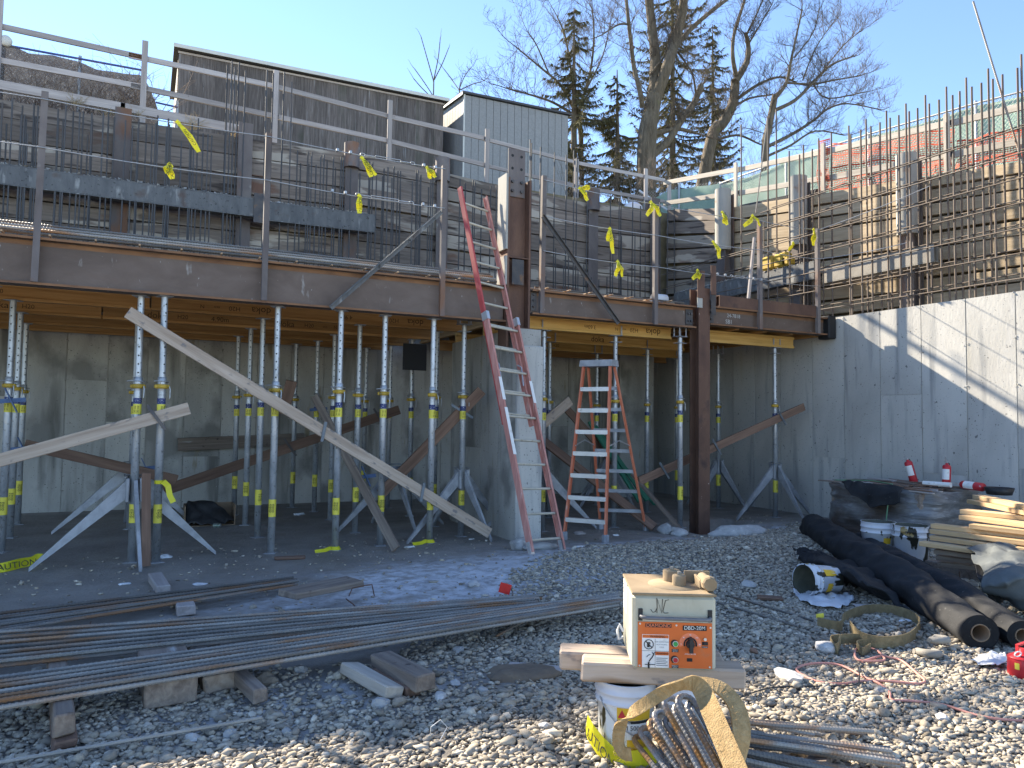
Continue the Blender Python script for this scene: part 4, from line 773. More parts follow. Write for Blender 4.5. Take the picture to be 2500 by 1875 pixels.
# ================================================================== ladders
def rail(t, name, a, c, wd, th, m, side):
    a = V(*a); c = V(*c); L = (c-a).length; d = (c-a).normalized(); s_ = V(*side); s_ = (s_-d*s_.dot(d)).normalized(); n = d.cross(s_)
    prof = [(-th/2, -wd/2), (th/2, -wd/2), (th/2, -wd/2+.006), (-th/2+.006, -wd/2+.006), (-th/2+.006, wd/2-.006), (th/2, wd/2-.006), (th/2, wd/2), (-th/2, wd/2)]
    vs = [p+s_*x+n*y for p in (a, c) for x, y in prof]; k = 8
    b = MB().add(vs, [(i, (i+1) % k, k+(i+1) % k, k+i) for i in range(k)]+[tuple(range(k))[::-1], tuple(range(k, 2*k))]); return b.build(name, m, t)
t = thing('extension_ladder', 'tall faded red fibreglass extension ladder leaning on the rusty beam', 'ladder', (4.37, 7.85, 0))
fl, frr = gz(1291, 1362, .05), gz(1382, 1346, .05); mid = (fl+frr)/2; top = V(4.08, 8.84, 3.46); ax = (top-mid).normalized(); sd = (frr-fl); wdt = .46; sd = (sd-ax*sd.dot(ax)).normalized(); nr = ax.cross(sd).normalized()
if nr.y < 0: nr = -nr
LB = 3.05; ctr = lambda s_, off=0: mid+ax*s_+nr*off
for e in (-1, 1):
    rail(t, 'base_rail', ctr(.04)+sd*e*.27, ctr(LB)+sd*e*.27, .085, .03, m_pink, -sd*e)
    rail(t, 'fly_rail', ctr(1.62, .06)+sd*e*.235, ctr(5.05, .06)+sd*e*.235, .075, .028, m_redfg if e < 0 else m_pink, -sd*e)
    MB().obox(ctr(LB-.05)+sd*e*.27, ctr(LB+.06)+sd*e*.27, .05, .1, nr).build('rail_bracket', m_alu, t)
    f = MB(); f.obox(ctr(.16)+sd*e*.27, ctr(.0)+sd*e*.27-V(0, 0, .0), .06, .05, nr); f.obox(ctr(.02)+sd*e*.27-nr*.06-V(0, 0, .03), ctr(.02)+sd*e*.27+nr*.05-V(0, 0, .03), .07, .014); f.build('foot', m_alu, t)
    MB().obox(ctr(1.9, -.046)+sd*e*.27, ctr(2.2, -.046)+sd*e*.27, .05, .002, nr).build('label_sticker', m_wpr, t)
    if e < 0: MB().obox(ctr(1.2, -.046)+sd*e*.27, ctr(1.8, -.046)+sd*e*.27, .05, .002, nr).build('label_sticker', m_wpr, t)
    MB().tube([ctr(2.15, .02)+sd*e*.19, ctr(2.4, .0)+sd*e*.2, ctr(2.45, .05)+sd*e*.19], .01, 6).build('rung_lock', m_alu, t)
for i in range(10):
    if i*.305+.18 < LB: MB().cyl(ctr(.18+i*.305)-sd*.26, ctr(.18+i*.305)+sd*.26, .016, n=10).build('rung', m_aluy, t)
for i in range(11): MB().cyl(ctr(1.76+i*.305, .06)-sd*.225, ctr(1.76+i*.305, .06)+sd*.225, .016, n=10).build('rung', m_aluy, t)
# step ladder
FL, FR, RL, RR_ = gY(1377, 1306, 8.75), gY(1478, 1336, 8.3), gY(1466, 1290, 9.45), gY(1577, 1292, 9.05)
for p in (FL, FR, RL, RR_): p.z = gh(p.x, p.y)+.02
zt = 2.42; tl = gY(1426, 884, 8.9); tR = gY(1490, 884, 8.58); tl.z = tR.z = zt
t = thing('step_ladder', 'orange fibreglass step ladder with grey top standing open before the right bay', 'ladder', ((FL.x+RR_.x)/2, 8.85, 0))
bk = ((RL+RR_)-(FL+FR)).normalized()*.13; bk.z = 0; sdv = (FR-FL).normalized()
for a, c in ((FL, tl), (FR, tR)): rail(t, 'front_rail', a, c, .07, .028, m_orfg, sdv if a is FL else -sdv)
for a, c in ((RL, tl+bk), (RR_, tR+bk)): rail(t, 'rear_rail', a, c, .055, .025, m_orfg, sdv if a is RL else -sdv)
for i in range(7):
    f = (i*.305+.28)/2.45; p = FL.lerp(tl, f); q = FR.lerp(tR, f); d = (q-p).normalized()
    s_ = MB(); s_.obox(p, q, .085, .008); n = d.cross(V(0, 0, 1)).normalized()
    for o_ in (-1, 1): s_.obox(p+n*.04*o_-V(0, 0, .028), q+n*.04*o_-V(0, 0, .028), .006, .05)
    s_.obox(p+n*-.044-V(0, 0, .02), q+n*-.044-V(0, 0, .02), .004, .008); s_.obox(p+n*.044-V(0, 0, .02), q+n*.044-V(0, 0, .02), .004, .008); s_.build('step', m_alu, t)
    p = RL.lerp(tl+bk, f); q = RR_.lerp(tR+bk, f); MB().obox(p, q, .012, .05).build('rear_brace', m_galvd, t)
cp = (tl+tR)/2+bk/2; d = (tR-tl).normalized(); wv = bk.normalized(); c_ = MB(); hl = (tR-tl).length/2+.05
def capq(z0, z1, l, w2): return [cp-d*l-wv*w2+V(0, 0, z0), cp+d*l-wv*w2+V(0, 0, z0), cp+d*l+wv*w2+V(0, 0, z0), cp-d*l+wv*w2+V(0, 0, z0), cp-d*l*.96-wv*w2*.95+V(0, 0, z1), cp+d*l*.96-wv*w2*.95+V(0, 0, z1), cp+d*l*.96+wv*w2*.95+V(0, 0, z1), cp-d*l*.96+wv*w2*.95+V(0, 0, z1)]
c_.hexa(capq(-.035, .055, hl, .12)); c_.build('top_cap', m_galvd, t)
for e in (-1, 1):
    s_ = FL.lerp(tl, .52) if e < 0 else FR.lerp(tR, .52); r_ = RL.lerp(tl+bk, .52) if e < 0 else RR_.lerp(tR+bk, .52); mm = (s_+r_)/2+V(0, 0, .08)
    MB().tube([s_, mm, r_], .011, 6).build('spreader', m_alu, t)
for p in (FL, FR, RL, RR_): MB().cbox(p.x-.04, p.x+.04, p.y-.04, p.y+.04, p.z-.03, p.z+.09, .012).build('foot', m_galvd, t)
# ================================================================== rebar bundles on dunnage
def bundle(name, pl, pr, n, label, grp, layers=2, r=.0125, ext=1.1, Z=.17):
    """bars fanned between pixel pairs: pl/pr = (x, y_top, y_bottom) on the plane z=.12"""
    for i in range(n):
        f = (i+.5)/n; a = gz(pl[0], pl[1]+(pl[2]-pl[1])*f, Z); c = gz(pr[0]+random.uniform(-16, 8), pr[1]+(pr[2]-pr[1])*f, Z); d = (a-c).normalized(); a = a+d*ext
        a.z = Z+random.uniform(0, .004); c.z = max(.05, Z-.05)+random.uniform(0, .01)
        for k in range(layers if i % 2 == 0 else 1):
            o = rebar('loose_rebar', a+V(random.uniform(-.3, .1), 0, k*.027), c+V(0, random.uniform(-.012, .012), k*.027), r, m_rebar); tag(o, label, 'rebar', grp)
bundle('far', (0, 1500, 1542), (722, 1404, 1418), 8, 'straight rebar of the far bundle ending under the loose grey plank', 'far rebar bundle', Z=.11)
bundle('mid', (0, 1548, 1625), (1316, 1446, 1472), 13, 'straight rebar of the middle bundle with the red marker at its end', 'middle rebar bundle')
bundle('near', (0, 1660, 1728), (1515, 1444, 1466), 12, 'straight rebar of the near bundle reaching behind the orange machine', 'near rebar bundle')
tag(rebar('single_rebar', gz(-40, 1868, .02), gz(640, 1752, .03), .0095, m_rebar), 'single rebar lying on the gravel at the lower left', 'rebar')
tag(rebar('single_rebar', gz(1212, 1553, .02), gz(1318, 1496, .05), .009, m_rebar), 'short rebar lying under the near bundle end', 'rebar')
for i, (a, c) in enumerate([((1750, 1470), (1950, 1530)), ((1780, 1455), (1985, 1515))]): tag(rebar('single_rebar', gz(*a, .03), gz(*c, .03), .009, m_rebar), ['rusty rebar half buried right of the machine, nearer one', 'rusty rebar half buried right of the machine, farther one'][i], 'rebar')
def wire(label, pts, r=.003, m=m_rust, name='tie_wire', cat='wire'): tag(MB().tube(pts, r, 5).build(name, m), label, cat)
wire('bent tie wire round the middle bundle at the left', [gz(195, 1607, .10)+V(0, 0, .0), gz(205, 1570, .15), gz(222, 1518, .14)], .005)
wire('twisted tie wire round the bundles below the loose plank', [gz(845, 1462, .12), gz(862, 1475, .15), gz(878, 1492, .15), gz(893, 1518, .13)], .006)
wire('curled tie wire standing beside the loose grey plank', [gz(852, 1455, .13), gz(860, 1436, .16), gz(885, 1430, .18), gz(908, 1427, .18), gz(914, 1455, .05)], .005)
wire('tie wire near the red marker', [gz(1250, 1468, .13), gz(1252, 1450, .16), gz(1248, 1437, .14)], .004)
p = gz(1233, 1450, .14); t = thing('red_marker', 'small red plastic marker tag on the middle bundle', 'marker', p)
q = V(*p)+V(0, 0, .045); e = rt*.052; f_ = V(0, 0, .052); MB().ribbon([q-e*.9+f_*.25, q+e*.9-f_*.25], (e*.3+f_).normalized(), .085, .003).build('tag', m_mark, t); MB().tube([q-e*.9-f_*.6+V(0, .01, 0), q+e*.9+f_*.6+V(0, .01, 0)], .003, 5).build('wire', m_black, t)
# dunnage timbers: (label, near end pixel, far end pixel, width, height, material, z of centre)
def timber(label, a, c, wd, h, m, z=None, jit=.006, name='dunnage_timber', roll=0):
    za = h/2 if z is None else z; p = gz(*a, za); q = gz(*c, za); p.z = za+gh(p.x, p.y)*.7; q.z = za+gh(q.x, q.y)*.7
    u = V(sin(roll), 0, cos(roll)); o = plank(name, p, q, wd, h, m, None, u, c=.008, jit=jit); return tag(o, label, 'timber', 'timbers under and around the rebar')
timber('short timber block standing out at the lower left under the near bundle', (158, 1768), (135, 1600), .10, .10, m_oldw, .10)
timber('thin board under the lower left timber block', (158, 1818), (145, 1700), .10, .045, m_brown, .02)
timber('thick dark timber block under the near bundle', (420, 1688), (395, 1610), .27, .15, m_oldw, .08, .012)
timber('pale split timber block right of the thick dark one', (545, 1660), (500, 1610), .22, .10, m_tan, .055, .012)
timber('grey beam sloping out from under the near bundle to the lower right', (637, 1694), (520, 1588), .085, .085, m_oldw, .06)
timber('bleached cracked timber lying on the dirt, left one of the pair', (963, 1690), (850, 1630), .13, .07, m_pale, .05, .010, roll=.25)
timber('brown squared timber lying on the dirt, right one of the pair', (1040, 1668), (928, 1606), .13, .085, m_oldw, .09)
timber('small brown timber under the right one of the pair', (1010, 1690), (920, 1640), .09, .06, m_brown, .03)
timber('wide grey plank lying across the far bundle', (700, 1452), (868, 1418), .25, .055, m_oldw, .165)
timber('weathered timber end sticking out behind the far bundle', (400, 1442), (378, 1412), .12, .09, m_grey, .045)
timber('white painted block between the middle and near bundles', (392, 1588), (386, 1548), .13, .085, m_pale, .045)
timber('dark block between the middle and near bundles', (440, 1583), (432, 1545), .12, .07, m_oldw, .035)
timber('grey block seen in the gap of the far bundle', (455, 1492), (448, 1470), .14, .08, m_grey, .045)
timber('flat grey board half buried left of the machine', (1240, 1622), (1372, 1632), .10, .02, m_grey, .025)
timber('short brown wood scrap on the gravel left of the fallen bucket', (1848, 1458), (1912, 1462), .075, .035, m_brown, .03)
timber('small red brown wood scrap on the gravel right of the machine', (1830, 1588), (1850, 1590), .05, .03, m_brown, .025)
timber('pale thin board by the fallen bucket', (2085, 1478), (2155, 1482), .06, .015, m_grey, .02)
timber('pale board under the fabric roll behind the buckets', (2300, 1415), (2390, 1428), .05, .03, m_pale, .03)
timber('thin board on the ice near the far bundle', (670, 1362), (745, 1360), .08, .03, m_brown, .02)
timber('thin old board lying before the wrapped pallet', (2062, 1280), (2180, 1315), .09, .03, m_grey, .05)
timber('second thin old board lying before the wrapped pallet', (2075, 1300), (2160, 1330), .07, .03, m_oldw, .03)
# rocks
def rock(label, x, y, s, m=m_rock, sq=(1, .8, .6), sub=2, flat=True):
    p = gz(x, y, 0); o = bpy.data.objects.new('rock', rockmesh('rock', s*sq[0], s*sq[1], s*sq[2], m, sub, .3, flat)); C.objects.link(o); o.location = (p.x, p.y, gh(p.x, p.y)+s*sq[2]*.55); o.rotation_euler = (0, 0, random.random()*6); tag(o, label, 'rock', 'loose rocks')
rock('white rock against the bleached timber', 931, 1725, .055); rock('brown rock beside the white rock', 975, 1722, .045, m_rockb); rock('large flat grey boulder at the pit edge', 1800, 1310, .33, m_rock, (1.2, .5, .28), 3, False)
rock('grey boulder left of the pit, left one', 1626, 1302, .13, m_rock, (1.1, .8, .6), 3, False); rock('grey boulder left of the pit, right one', 1652, 1306, .13, m_rock, (1.2, .8, .5), 3, False); rock('pale boulder at the ladder foot', 1270, 1345, .15, m_rock, (1.2, .9, .6), 3, False); rock('low pale boulder between the ladder feet', 1322, 1352, .14, m_rock, (1.6, .8, .4), 3, False)
rock('angular grey rock before the olive sling', 2020, 1588, .085, m_rock, (1, .9, .55)); rock('broken concrete lump on the gravel right of the machine', 1925, 1665, .085, m_rock, (1.3, .8, .5)); rock('dark rock behind the machine at the right', 1827, 1435, .08); rock('brown dirt clod beside the long timber', 650, 1665, .07, m_rockb); rock('rock on the ice right of the wire', 1155, 1437, .06)
for i, (x, y) in enumerate([(1690, 1590), (1240, 1660), (700, 1785), (560, 1790), (1120, 1590), (860, 1560), (470, 1800), (1110, 1675), (2150, 1690), (2300, 1760), (1330, 1790), (90, 1640), (735, 1640), (1180, 1700), (1075, 1710)]): rock('loose fist sized stone lying on the gravel', x, y, random.uniform(.03, .05))
m_dirt = mat('brown_soil', [(.12, .09, .065), (.2, .155, .11)], 9, A1, .95, 0, .6, 30, 0)
p = gz(1270, 1648, 0); o = bpy.data.objects.new('soil_heap', rockmesh('soil_heap', .26, .16, .07, m_dirt, 4, .25, False)); C.objects.link(o); o.location = (p.x, p.y, gh(p.x, p.y)-.01); tag(o, 'small heap of brown soil left of the machine', 'soil')

# ================================================================== the rebar bender on planks and a bucket
def bucket(name, label, base, m=m_white, rx=0, rz=0, tilt_axis=None, r0=.125, r1=.145, h=.36, bail=True):
    t = thing(name, label, 'bucket', base, rz); L = True
    if tilt_axis: t.rotation_mode = 'QUATERNION'; t.rotation_quaternion = tilt_axis
    b = MB(); b.lathe([(0, 0), (r0, 0), (r0+.002, .01), (r0+(r1-r0)*.72, h*.72), (r1+.006, h*.73), (r1+.007, h*.75), (r1, h*.765), (r1, h*.85), (r1+.007, h*.86), (r1+.007, h*.88), (r1, h*.90), (r1+.001, h*.985), (r1+.006, h), (r1-.004, h)], 32); b.build('body', m, t, L)
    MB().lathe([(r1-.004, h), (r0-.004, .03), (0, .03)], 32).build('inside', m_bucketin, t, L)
    if bail: MB().tube([V(r1*cos(a_)*1.04, r1*sin(a_)*1.04-.0, h*.8-.16*sin((a_-pi)/(pi)*pi)) for a_ in np.linspace(pi, 2*pi, 15)], .0035, 6).build('bail_handle', m_wire, t, L)
    return t
def arc_label(t, a0, a1, z0, z1, r0, r1, m, off=.0012, name='label_print'):
    b = MB(); n = 8; vs = []
    for i in range(n+1):
        a = a0+(a1-a0)*i/n
        for z, r in ((z0, r0), (z1, r1)): vs.append(((r+off)*cos(a), (r+off)*sin(a), z))
    b.add(vs, [(2*i, 2*i+2, 2*i+3, 2*i+1) for i in range(n)], True); return b.build(name, m, t, True)
bp = gz(1527, 1832, 0); toC = atan2(-bp.y, -bp.x)
t = bucket('bucket', 'white paint bucket carrying the planks under the machine', (bp.x, bp.y, gh(bp.x, bp.y)), rz=0)
rr = lambda z: .125+.02*z/.36
arc_label(t, toC-.75, toC+.95, .05, .26, rr(.05), rr(.26), m_wpr); arc_label(t, toC-.3, toC+.95, .20, .258, rr(.20), rr(.258), mat('amber_label', [(.72, .42, .02), (.78, .48, .04)], 5, A1, .5), .002); arc_label(t, toC+.05, toC+.9, .05, .11, rr(.05), rr(.11), bpy.data.materials['amber_label'], .002); arc_label(t, toC-.3, toC+.95, .185, .199, rr(.185), rr(.199), m_black, .002)
def ltext(s, a, z, sz, m, off=.0032): n = V(cos(a), sin(a), 0); text(s, n*(rr(z)+off)+V(0, 0, z), V(-sin(a), cos(a), 0), V(0, 0, 1), sz, m, t, local=True)
ltext('HLM 5000', toC+.12, .165, .030, m_black); ltext('Sikalastic', toC+.0, .192, .014, m_wpr)
n = V(cos(toC-.12), sin(toC-.12), 0); e = V(-n.y, n.x, 0); q = n*(rr(.23)+.003)+V(0, 0, .23); MB().add([q-e*.02-V(0, 0, .018), q+e*.02-V(0, 0, .018), q+V(0, 0, .02)], [(0, 1, 2)]).build('triangle_logo', m_red, t, True)
bp2 = V(2.42, 2.93, 0); bucket('bucket', 'second white bucket behind the bent bars, under the right end of the planks', (bp2.x, bp2.y, gh(bp2.x, bp2.y)), bail=False)
ex = V(.34, -.19, 0).normalized(); ey = V(-ex.y, ex.x, 0); z0 = .362; hp = .092
A = gz(1421, 1640, .41); B_ = gz(1823, 1660, .41); d = (B_-A).normalized()
tag(plank('support_plank', V(A.x, A.y, z0+hp/2)+ey*.07, V(B_.x, B_.y, z0+hp/2)+ey*.07, .14, hp, m_tan, None, c=.01, jit=.004), 'front weathered plank under the orange machine', 'plank')
tag(plank('support_plank', V(A.x, A.y, z0+hp/2)+ey*.225-d*.10, V(B_.x, B_.y, z0+hp/2)+ey*.225-d*.06, .15, hp, m_tan, None, c=.01, jit=.004), 'rear split plank under the orange machine', 'plank')
zb = z0+hp+.005; FLb = V(2.065, 2.875, zb); W_, D_, H_ = .385, .43, .345
t = thing('rebar_bender', 'cream steel rebar bending machine with orange control panel on planks', 'machine', FLb, atan2(ex.y, ex.x)); L = True
MB().cbox(0, W_, 0, D_, 0, H_-.006, .014).build('housing', m_cream, t, L)
top = MB().cbox(-.003, W_+.003, -.003, D_+.003, H_-.0055, H_+.006, .003).build('top_plate', m_dust, t, L)
MB().lathe([(0, H_+.009), (.135, H_+.009), (.137, H_+.0065)], 40, (.235, .20, 0)).build('turntable', m_dust, t, L)
for (x, y, r, h) in ((.225, .275, .043, .062), (.245, .175, .033, .058)):
    o = MB().lathe([(r, H_+.0065), (r, H_+h-.004), (r-.004, H_+h), (.014, H_+h), (.014, H_+h+.006)], 26, (x, y, 0)).build('bending_roller', m_dust, t, L)
    MB().cyl((x, y, H_+h), (x, y, H_+h+.016), .010, n=6, smooth=False).build('pin', m_shack, o, L)
MB().cbox(.285, .41, .255, .268, H_+.0065, H_+.062, .002).build('fence_plate', m_dust, t, L)
MB().cbox(.33, .345, .10, .25, H_+.0065, H_+.05, .003).build('bracket', m_dust, t, L)
kn = MB().tube([(.362, .20, H_+.042), (.365, .07, H_+.042)], .026, 16); o = kn.build('adjusting_spindle', m_dust, t, L)
MB().tube([(.365, .085, H_+.042), (.366, .045, H_+.042), (.366, .035, H_+.042)], [.036, .036, .03], 9, smooth=False).build('spindle_knob', m_dust, t, L)
fy = -.0025
def fq(u0, u1, v0, v1, m, name, y=0.): return MB().cbox(u0*W_, u1*W_, fy-.002-y, fy+.001-y if y else .002, (1-v1)*H_, (1-v0)*H_, .0006).build(name, m, t, L)
pan = fq(.065, .95, .365, .965, m_orange, 'control_panel'); yt = fy-.0045
def ft(s, u, v, sz, m, sx=1, y=0): return text(s, (u*W_, yt-y, (1-v)*H_), (1, 0, 0), (0, 0, 1), sz, m, pan, local=True, sx=sx)
def fpl(u0, u1, v0, v1, m, name='print'): return MB().box(u0*W_, u1*W_, fy-.0036, fy-.0021, (1-v1)*H_, (1-v0)*H_).build(name, m, pan, L)
fpl(.155, .465, .385, .435, m_black); ft('DIAMOND', .31, .41, .022, m_orlt, 1.08); fpl(.60, .885, .40, .465, m_black); ft('DBD-20M', .742, .432, .024, m_wpr, .98)
fpl(.115, .435, .53, .965, m_wpr, 'warning_label'); 
def fp2(u0, u1, v0, v1, m): return MB().box(u0*W_, u1*W_, fy-.0046, fy-.0037, (1-v1)*H_, (1-v0)*H_).build('warning_print', m, pan, L)
fp2(.12, .43, .535, .575, m_orange); ft('WARNING', .30, .556, .0145, m_black, 1, .0012); fp2(.115, .435, .744, .748, m_black); fp2(.27, .273, .585, .96, m_black); fp2(.275, .432, .755, .80, m_orange); ft('WARNING', .36, .778, .0115, m_black, 1, .0012)
for i, s_ in enumerate(('KEEP HANDS AWAY', 'FROM MOVING', 'PARTS')): ft(s_, .35, .625+.035*i, .0072, m_gclamp, 1, .0012)
for i in range(5): fp2(.285, .42-.02*(i % 2), .835+i*.024, .843+i*.024, m_gclamp)
q = (.195*W_, yt-.0012, (1-.66)*H_)
MB().tube([V(*q)+V(cos(k*pi/12)*.021, 0, sin(k*pi/12)*.021) for k in range(24)], .0018, 5, closed=True).build('prohibition_ring', m_black, pan, L); MB().obox(V(*q)+V(-.015, 0, .015), V(*q)+V(.015, 0, -.015), .001, .004, (1, 0, 1)).build('prohibition_bar', m_black, pan, L)
hd = MB(); hd.box(q[0]-.008, q[0]+.004, q[1]-.0003, q[1]+.0005, q[2]-.013, q[2]+.001)
for i in range(4): hd.box(q[0]-.008+i*.0042, q[0]-.0055+i*.0042, q[1]-.0003, q[1]+.0005, q[2]+.001, q[2]+.011)
hd.build('hand_symbol', m_black, pan, L)
mn = MB(); q = V(.205*W_, yt-.0012, (1-.85)*H_); mn.tube([q+V(-.022, 0, -.026), q+V(.025, 0, -.026)], .0016, 5); mn.tube([q+V(-.004, 0, -.043), q+V(-.004, 0, -.015)], .004, 6); mn.tube([q+V(-.003, 0, -.012), q+V(.012, 0, .008), q+V(.02, 0, .022)], .0024, 5); mn.tube([q+V(.012, 0, .03), q+V(.016, 0, .022), q+V(.027, 0, .031)], .0018, 5); mn.tube([q+V(-.014, 0, .008), q+V(-.004, 0, .018), q+V(.004, 0, .018)], .0014, 5)
mn.build('falling_figure_symbol', m_black, pan, L)
dx, dz = .69*W_, (1-.645)*H_
for a0 in range(1): MB().add([(dx, fy-.0024, dz)]+[(dx+.051*cos(a), fy-.0024, dz+.051*sin(a)) for a in np.linspace(-.25, pi+.25, 25)], [(0, i+2, i+1) for i in range(24)]).build('dial_print', m_orlt, pan, L)
MB().tube([(dx+.028*cos(a), fy-.006, dz+.028*sin(a)) for a in np.linspace(-.3, pi+.3, 15)], .0035, 6).build('dial_ring', m_black, pan, L)
kb = MB(); kb.tube([(dx, fy-.003, dz), (dx, fy-.022, dz)], [.021, .017], 16); kb.hexa([(dx-.009, fy-.034, dz-.033), (dx+.009, fy-.034, dz-.033), (dx+.006, fy-.004, dz-.033), (dx-.006, fy-.004, dz-.033), (dx-.008, fy-.034, dz+.034), (dx+.008, fy-.034, dz+.034), (dx+.005, fy-.004, dz+.034), (dx-.005, fy-.004, dz+.034)]); kb.build('dial_knob', m_rubber, pan, L)
for i, s_ in enumerate(('0', '45', '90', '135', '180')): a = pi-i*pi/4; text(s_, (dx+.042*cos(a), yt+.0012, dz+.042*sin(a)), (1, 0, 0), (0, 0, 1), .009, m_wpr, t, local=True)
for (u, v, m) in ((.51, .64, m_green), (.51, .85, m_red)):
    x, z = u*W_, (1-v)*H_; MB().tube([(x-.003, fy-.001, z), (x-.003, fy-.009, z)], [.017, .016], 18).build('button_base', m_rubber, pan, L); MB().tube([(x, fy-.009, z), (x, fy-.013, z)], .0135, 18).build('button_ring', m_alu, pan, L); MB().tube([(x, fy-.012, z), (x, fy-.017, z)], .0105, 18).build('button_cap', m, pan, L)
    fpl(u-.04, u+.04, v+.075, v+.115, m_black); ft('BENDING' if v < .7 else 'EMERGENCY', u, v+.086, .0062, m_wpr, .85); ft('BUTTON', u, v+.105, .0062, m_wpr, .85)
fpl(.83, .90, .61, .655, m_black); MB().box(.845*W_, .885*W_, fy-.008, fy-.003, .355*H_, .38*H_).build('power_switch', m_rubber, pan, L); fpl(.83, .90, .668, .69, m_black); ft('POWER', .865, .679, .0065, m_wpr); ft('ANGLE SETTER', .69, .775, .0085, m_wpr, .9); fpl(.65, .715, .83, .875, m_black); MB().tube([(.865*W_, fy-.003, (1-.575)*H_), (.865*W_, fy-.009, (1-.575)*H_)], .007, 12).build('indicator_lamp', m_alu, pan, L)
for u, v in ((.09, .39), (.525, .40), (.93, .42), (.085, .945), (.92, .94)): MB().tube([(u*W_, fy-.002, (1-v)*H_), (u*W_, fy-.005, (1-v)*H_)], .0045, 8).build('screw', m_alu, pan, L)
for u in (.095, .925): MB().cbox(u*W_-.010, u*W_+.010, -.006, .0, (1-.35)*H_, (1-.19)*H_, .001).build('handle_bracket', m_rubber, t, L)
MB().tube([(.095*W_, -.005, (1-.285)*H_), (.11*W_, -.030, (1-.285)*H_), (.16*W_, -.036, (1-.29)*H_), (.86*W_, -.036, (1-.30)*H_), (.91*W_, -.030, (1-.30)*H_), (.925*W_, -.005, (1-.30)*H_)], .0085, 10).build('front_handle', mat('grey_handle', [(.13, .13, .14), (.22, .22, .23)], 20, A1, .5), t, L)
for s_, u in (('J', .265), ('N', .325), ('C', .385)):      # hand-drawn letters
    pts = {'J': [(.01, .04), (.012, -.005), (.004, -.022), (-.008, -.026), (-.018, -.012)], 'N': [(-.012, -.028), (-.010, .034), (.010, -.028), (.014, .036)], 'C': [(.02, .034), (.004, .03), (-.008, -.02), (.0, -.028), (.018, -.026)]}[s_]
    MB().tube([(u*W_+a, -.0012, (1-.165)*H_+c) for a, c in pts], .0015, 5).build('handwritten_letter', m_black, t, L)
MB().cbox(-.0015, .001, .24, .40, .19, .335, .0005).build('side_sticker', m_wpr, t, L)
for i in range(6): MB().box(-.0024, -.0014, .26, .385, .21+i*.02, .213+i*.02).build('sticker_print', m_gclamp, t, L)
MB().tube([(0, .40, .06), (-.02, .42, .09), (-.03, .42, .06), (-.025, .40, .02), (0, .41, .03)], .007, 8).build('power_cord', m_wpr, t, L)
# caution tape round the bucket foot
t = thing('caution_tape', 'yellow caution tape sagging round the foot of the bucket under the machine', 'tape', (bp.x, bp.y, 0))
path = [V(bp.x, bp.y, 0)+V(cos(toC+a)*r, sin(toC+a)*r, z) for a, r, z in ((-1.5, .19, .12), (-1.2, .18, .10), (-.8, .165, .06), (-.4, .17, .03), (0, .175, .02), (.4, .18, .03), (.8, .19, .05))]
MB().ribbon(path, [(0, 0, 1)]*7, .10, .002).build('strip', m_tape, t)
n = V(cos(toC-.95), sin(toC-.95), 0); text('CAUTION', V(bp.x, bp.y, .075)+n*.182, V(-n.y, n.x, -.3), V(0, 0, 1), .075, m_black, t)
# ================================================================== bent bars and the tan sling
rb = .0125
def ribpath(pts, r=rb, rib=.017):
    P = [Vector(p) for p in pts]; out = []; rr_ = []
    tot = [0]
    for a, c in zip(P, P[1:]): tot.append(tot[-1]+(c-a).length)
    n = int(tot[-1]/rib); j = 0
    def at(s_):
        nonlocal j
        while j < len(tot)-2 and tot[j+1] < s_: j += 1
        f = (s_-tot[j])/max(1e-9, tot[j+1]-tot[j]); return P[j].lerp(P[j+1], min(1, f))
    for i in range(n):
        for k, q in ((0, 1), (.5, 1), (.62, 1.08), (.88, 1.08)): out.append(at((i+k)*rib)); rr_.append(r*q)
    return out, rr_
def hairpin(px, py, bx, by, z, gap, label='rebar bent into a hairpin, lying in the bundle below the machine'):
    """bend at pixel (px,py), legs running to pixel (bx,by) at height z; the second leg lies gap below/right"""
    py += 6; a = gz(px, py, z); c = gz(bx, by, z*.55); d = (c-a).normalized(); c = a+d*((z-.02)/max(.2, -d.z)); s_ = d.cross(V(0, 0, 1)).normalized()
    if s_.dot(rt) < 0: s_ = -s_
    gap *= 1.35; w2 = s_*gap; pts = [c, a+d*gap*.5]
    for k in range(1, 8): an = k*pi/8; pts.append(a+d*gap*.5+w2*(1-cos(an))/2-d*sin(an)*gap*.5)
    pts += [a+d*gap*.5+w2, c+w2]
    P, rr_ = ribpath(pts); tag(MB().tube(P, rr_, 8, smooth=False).build('bent_rebar', m_rebarb), label, 'rebar', 'hairpin bars below the machine')
for px, py, bx, by, z, g in [(1542, 1795, 1600, 1875, .14, .05), (1556, 1775, 1625, 1875, .20, .055), (1578, 1757, 1655, 1875, .27, .055), (1590, 1735, 1672, 1875, .33, .06), (1616, 1752, 1690, 1875, .30, .05), (1614, 1702, 1705, 1875, .42, .06), (1640, 1720, 1725, 1875, .38, .05), (1646, 1698, 1738, 1875, .44, .065), (1672, 1712, 1752, 1875, .41, .05), (1682, 1722, 1766, 1875, .36, .06)]: hairpin(px, py, bx, by, z, g)
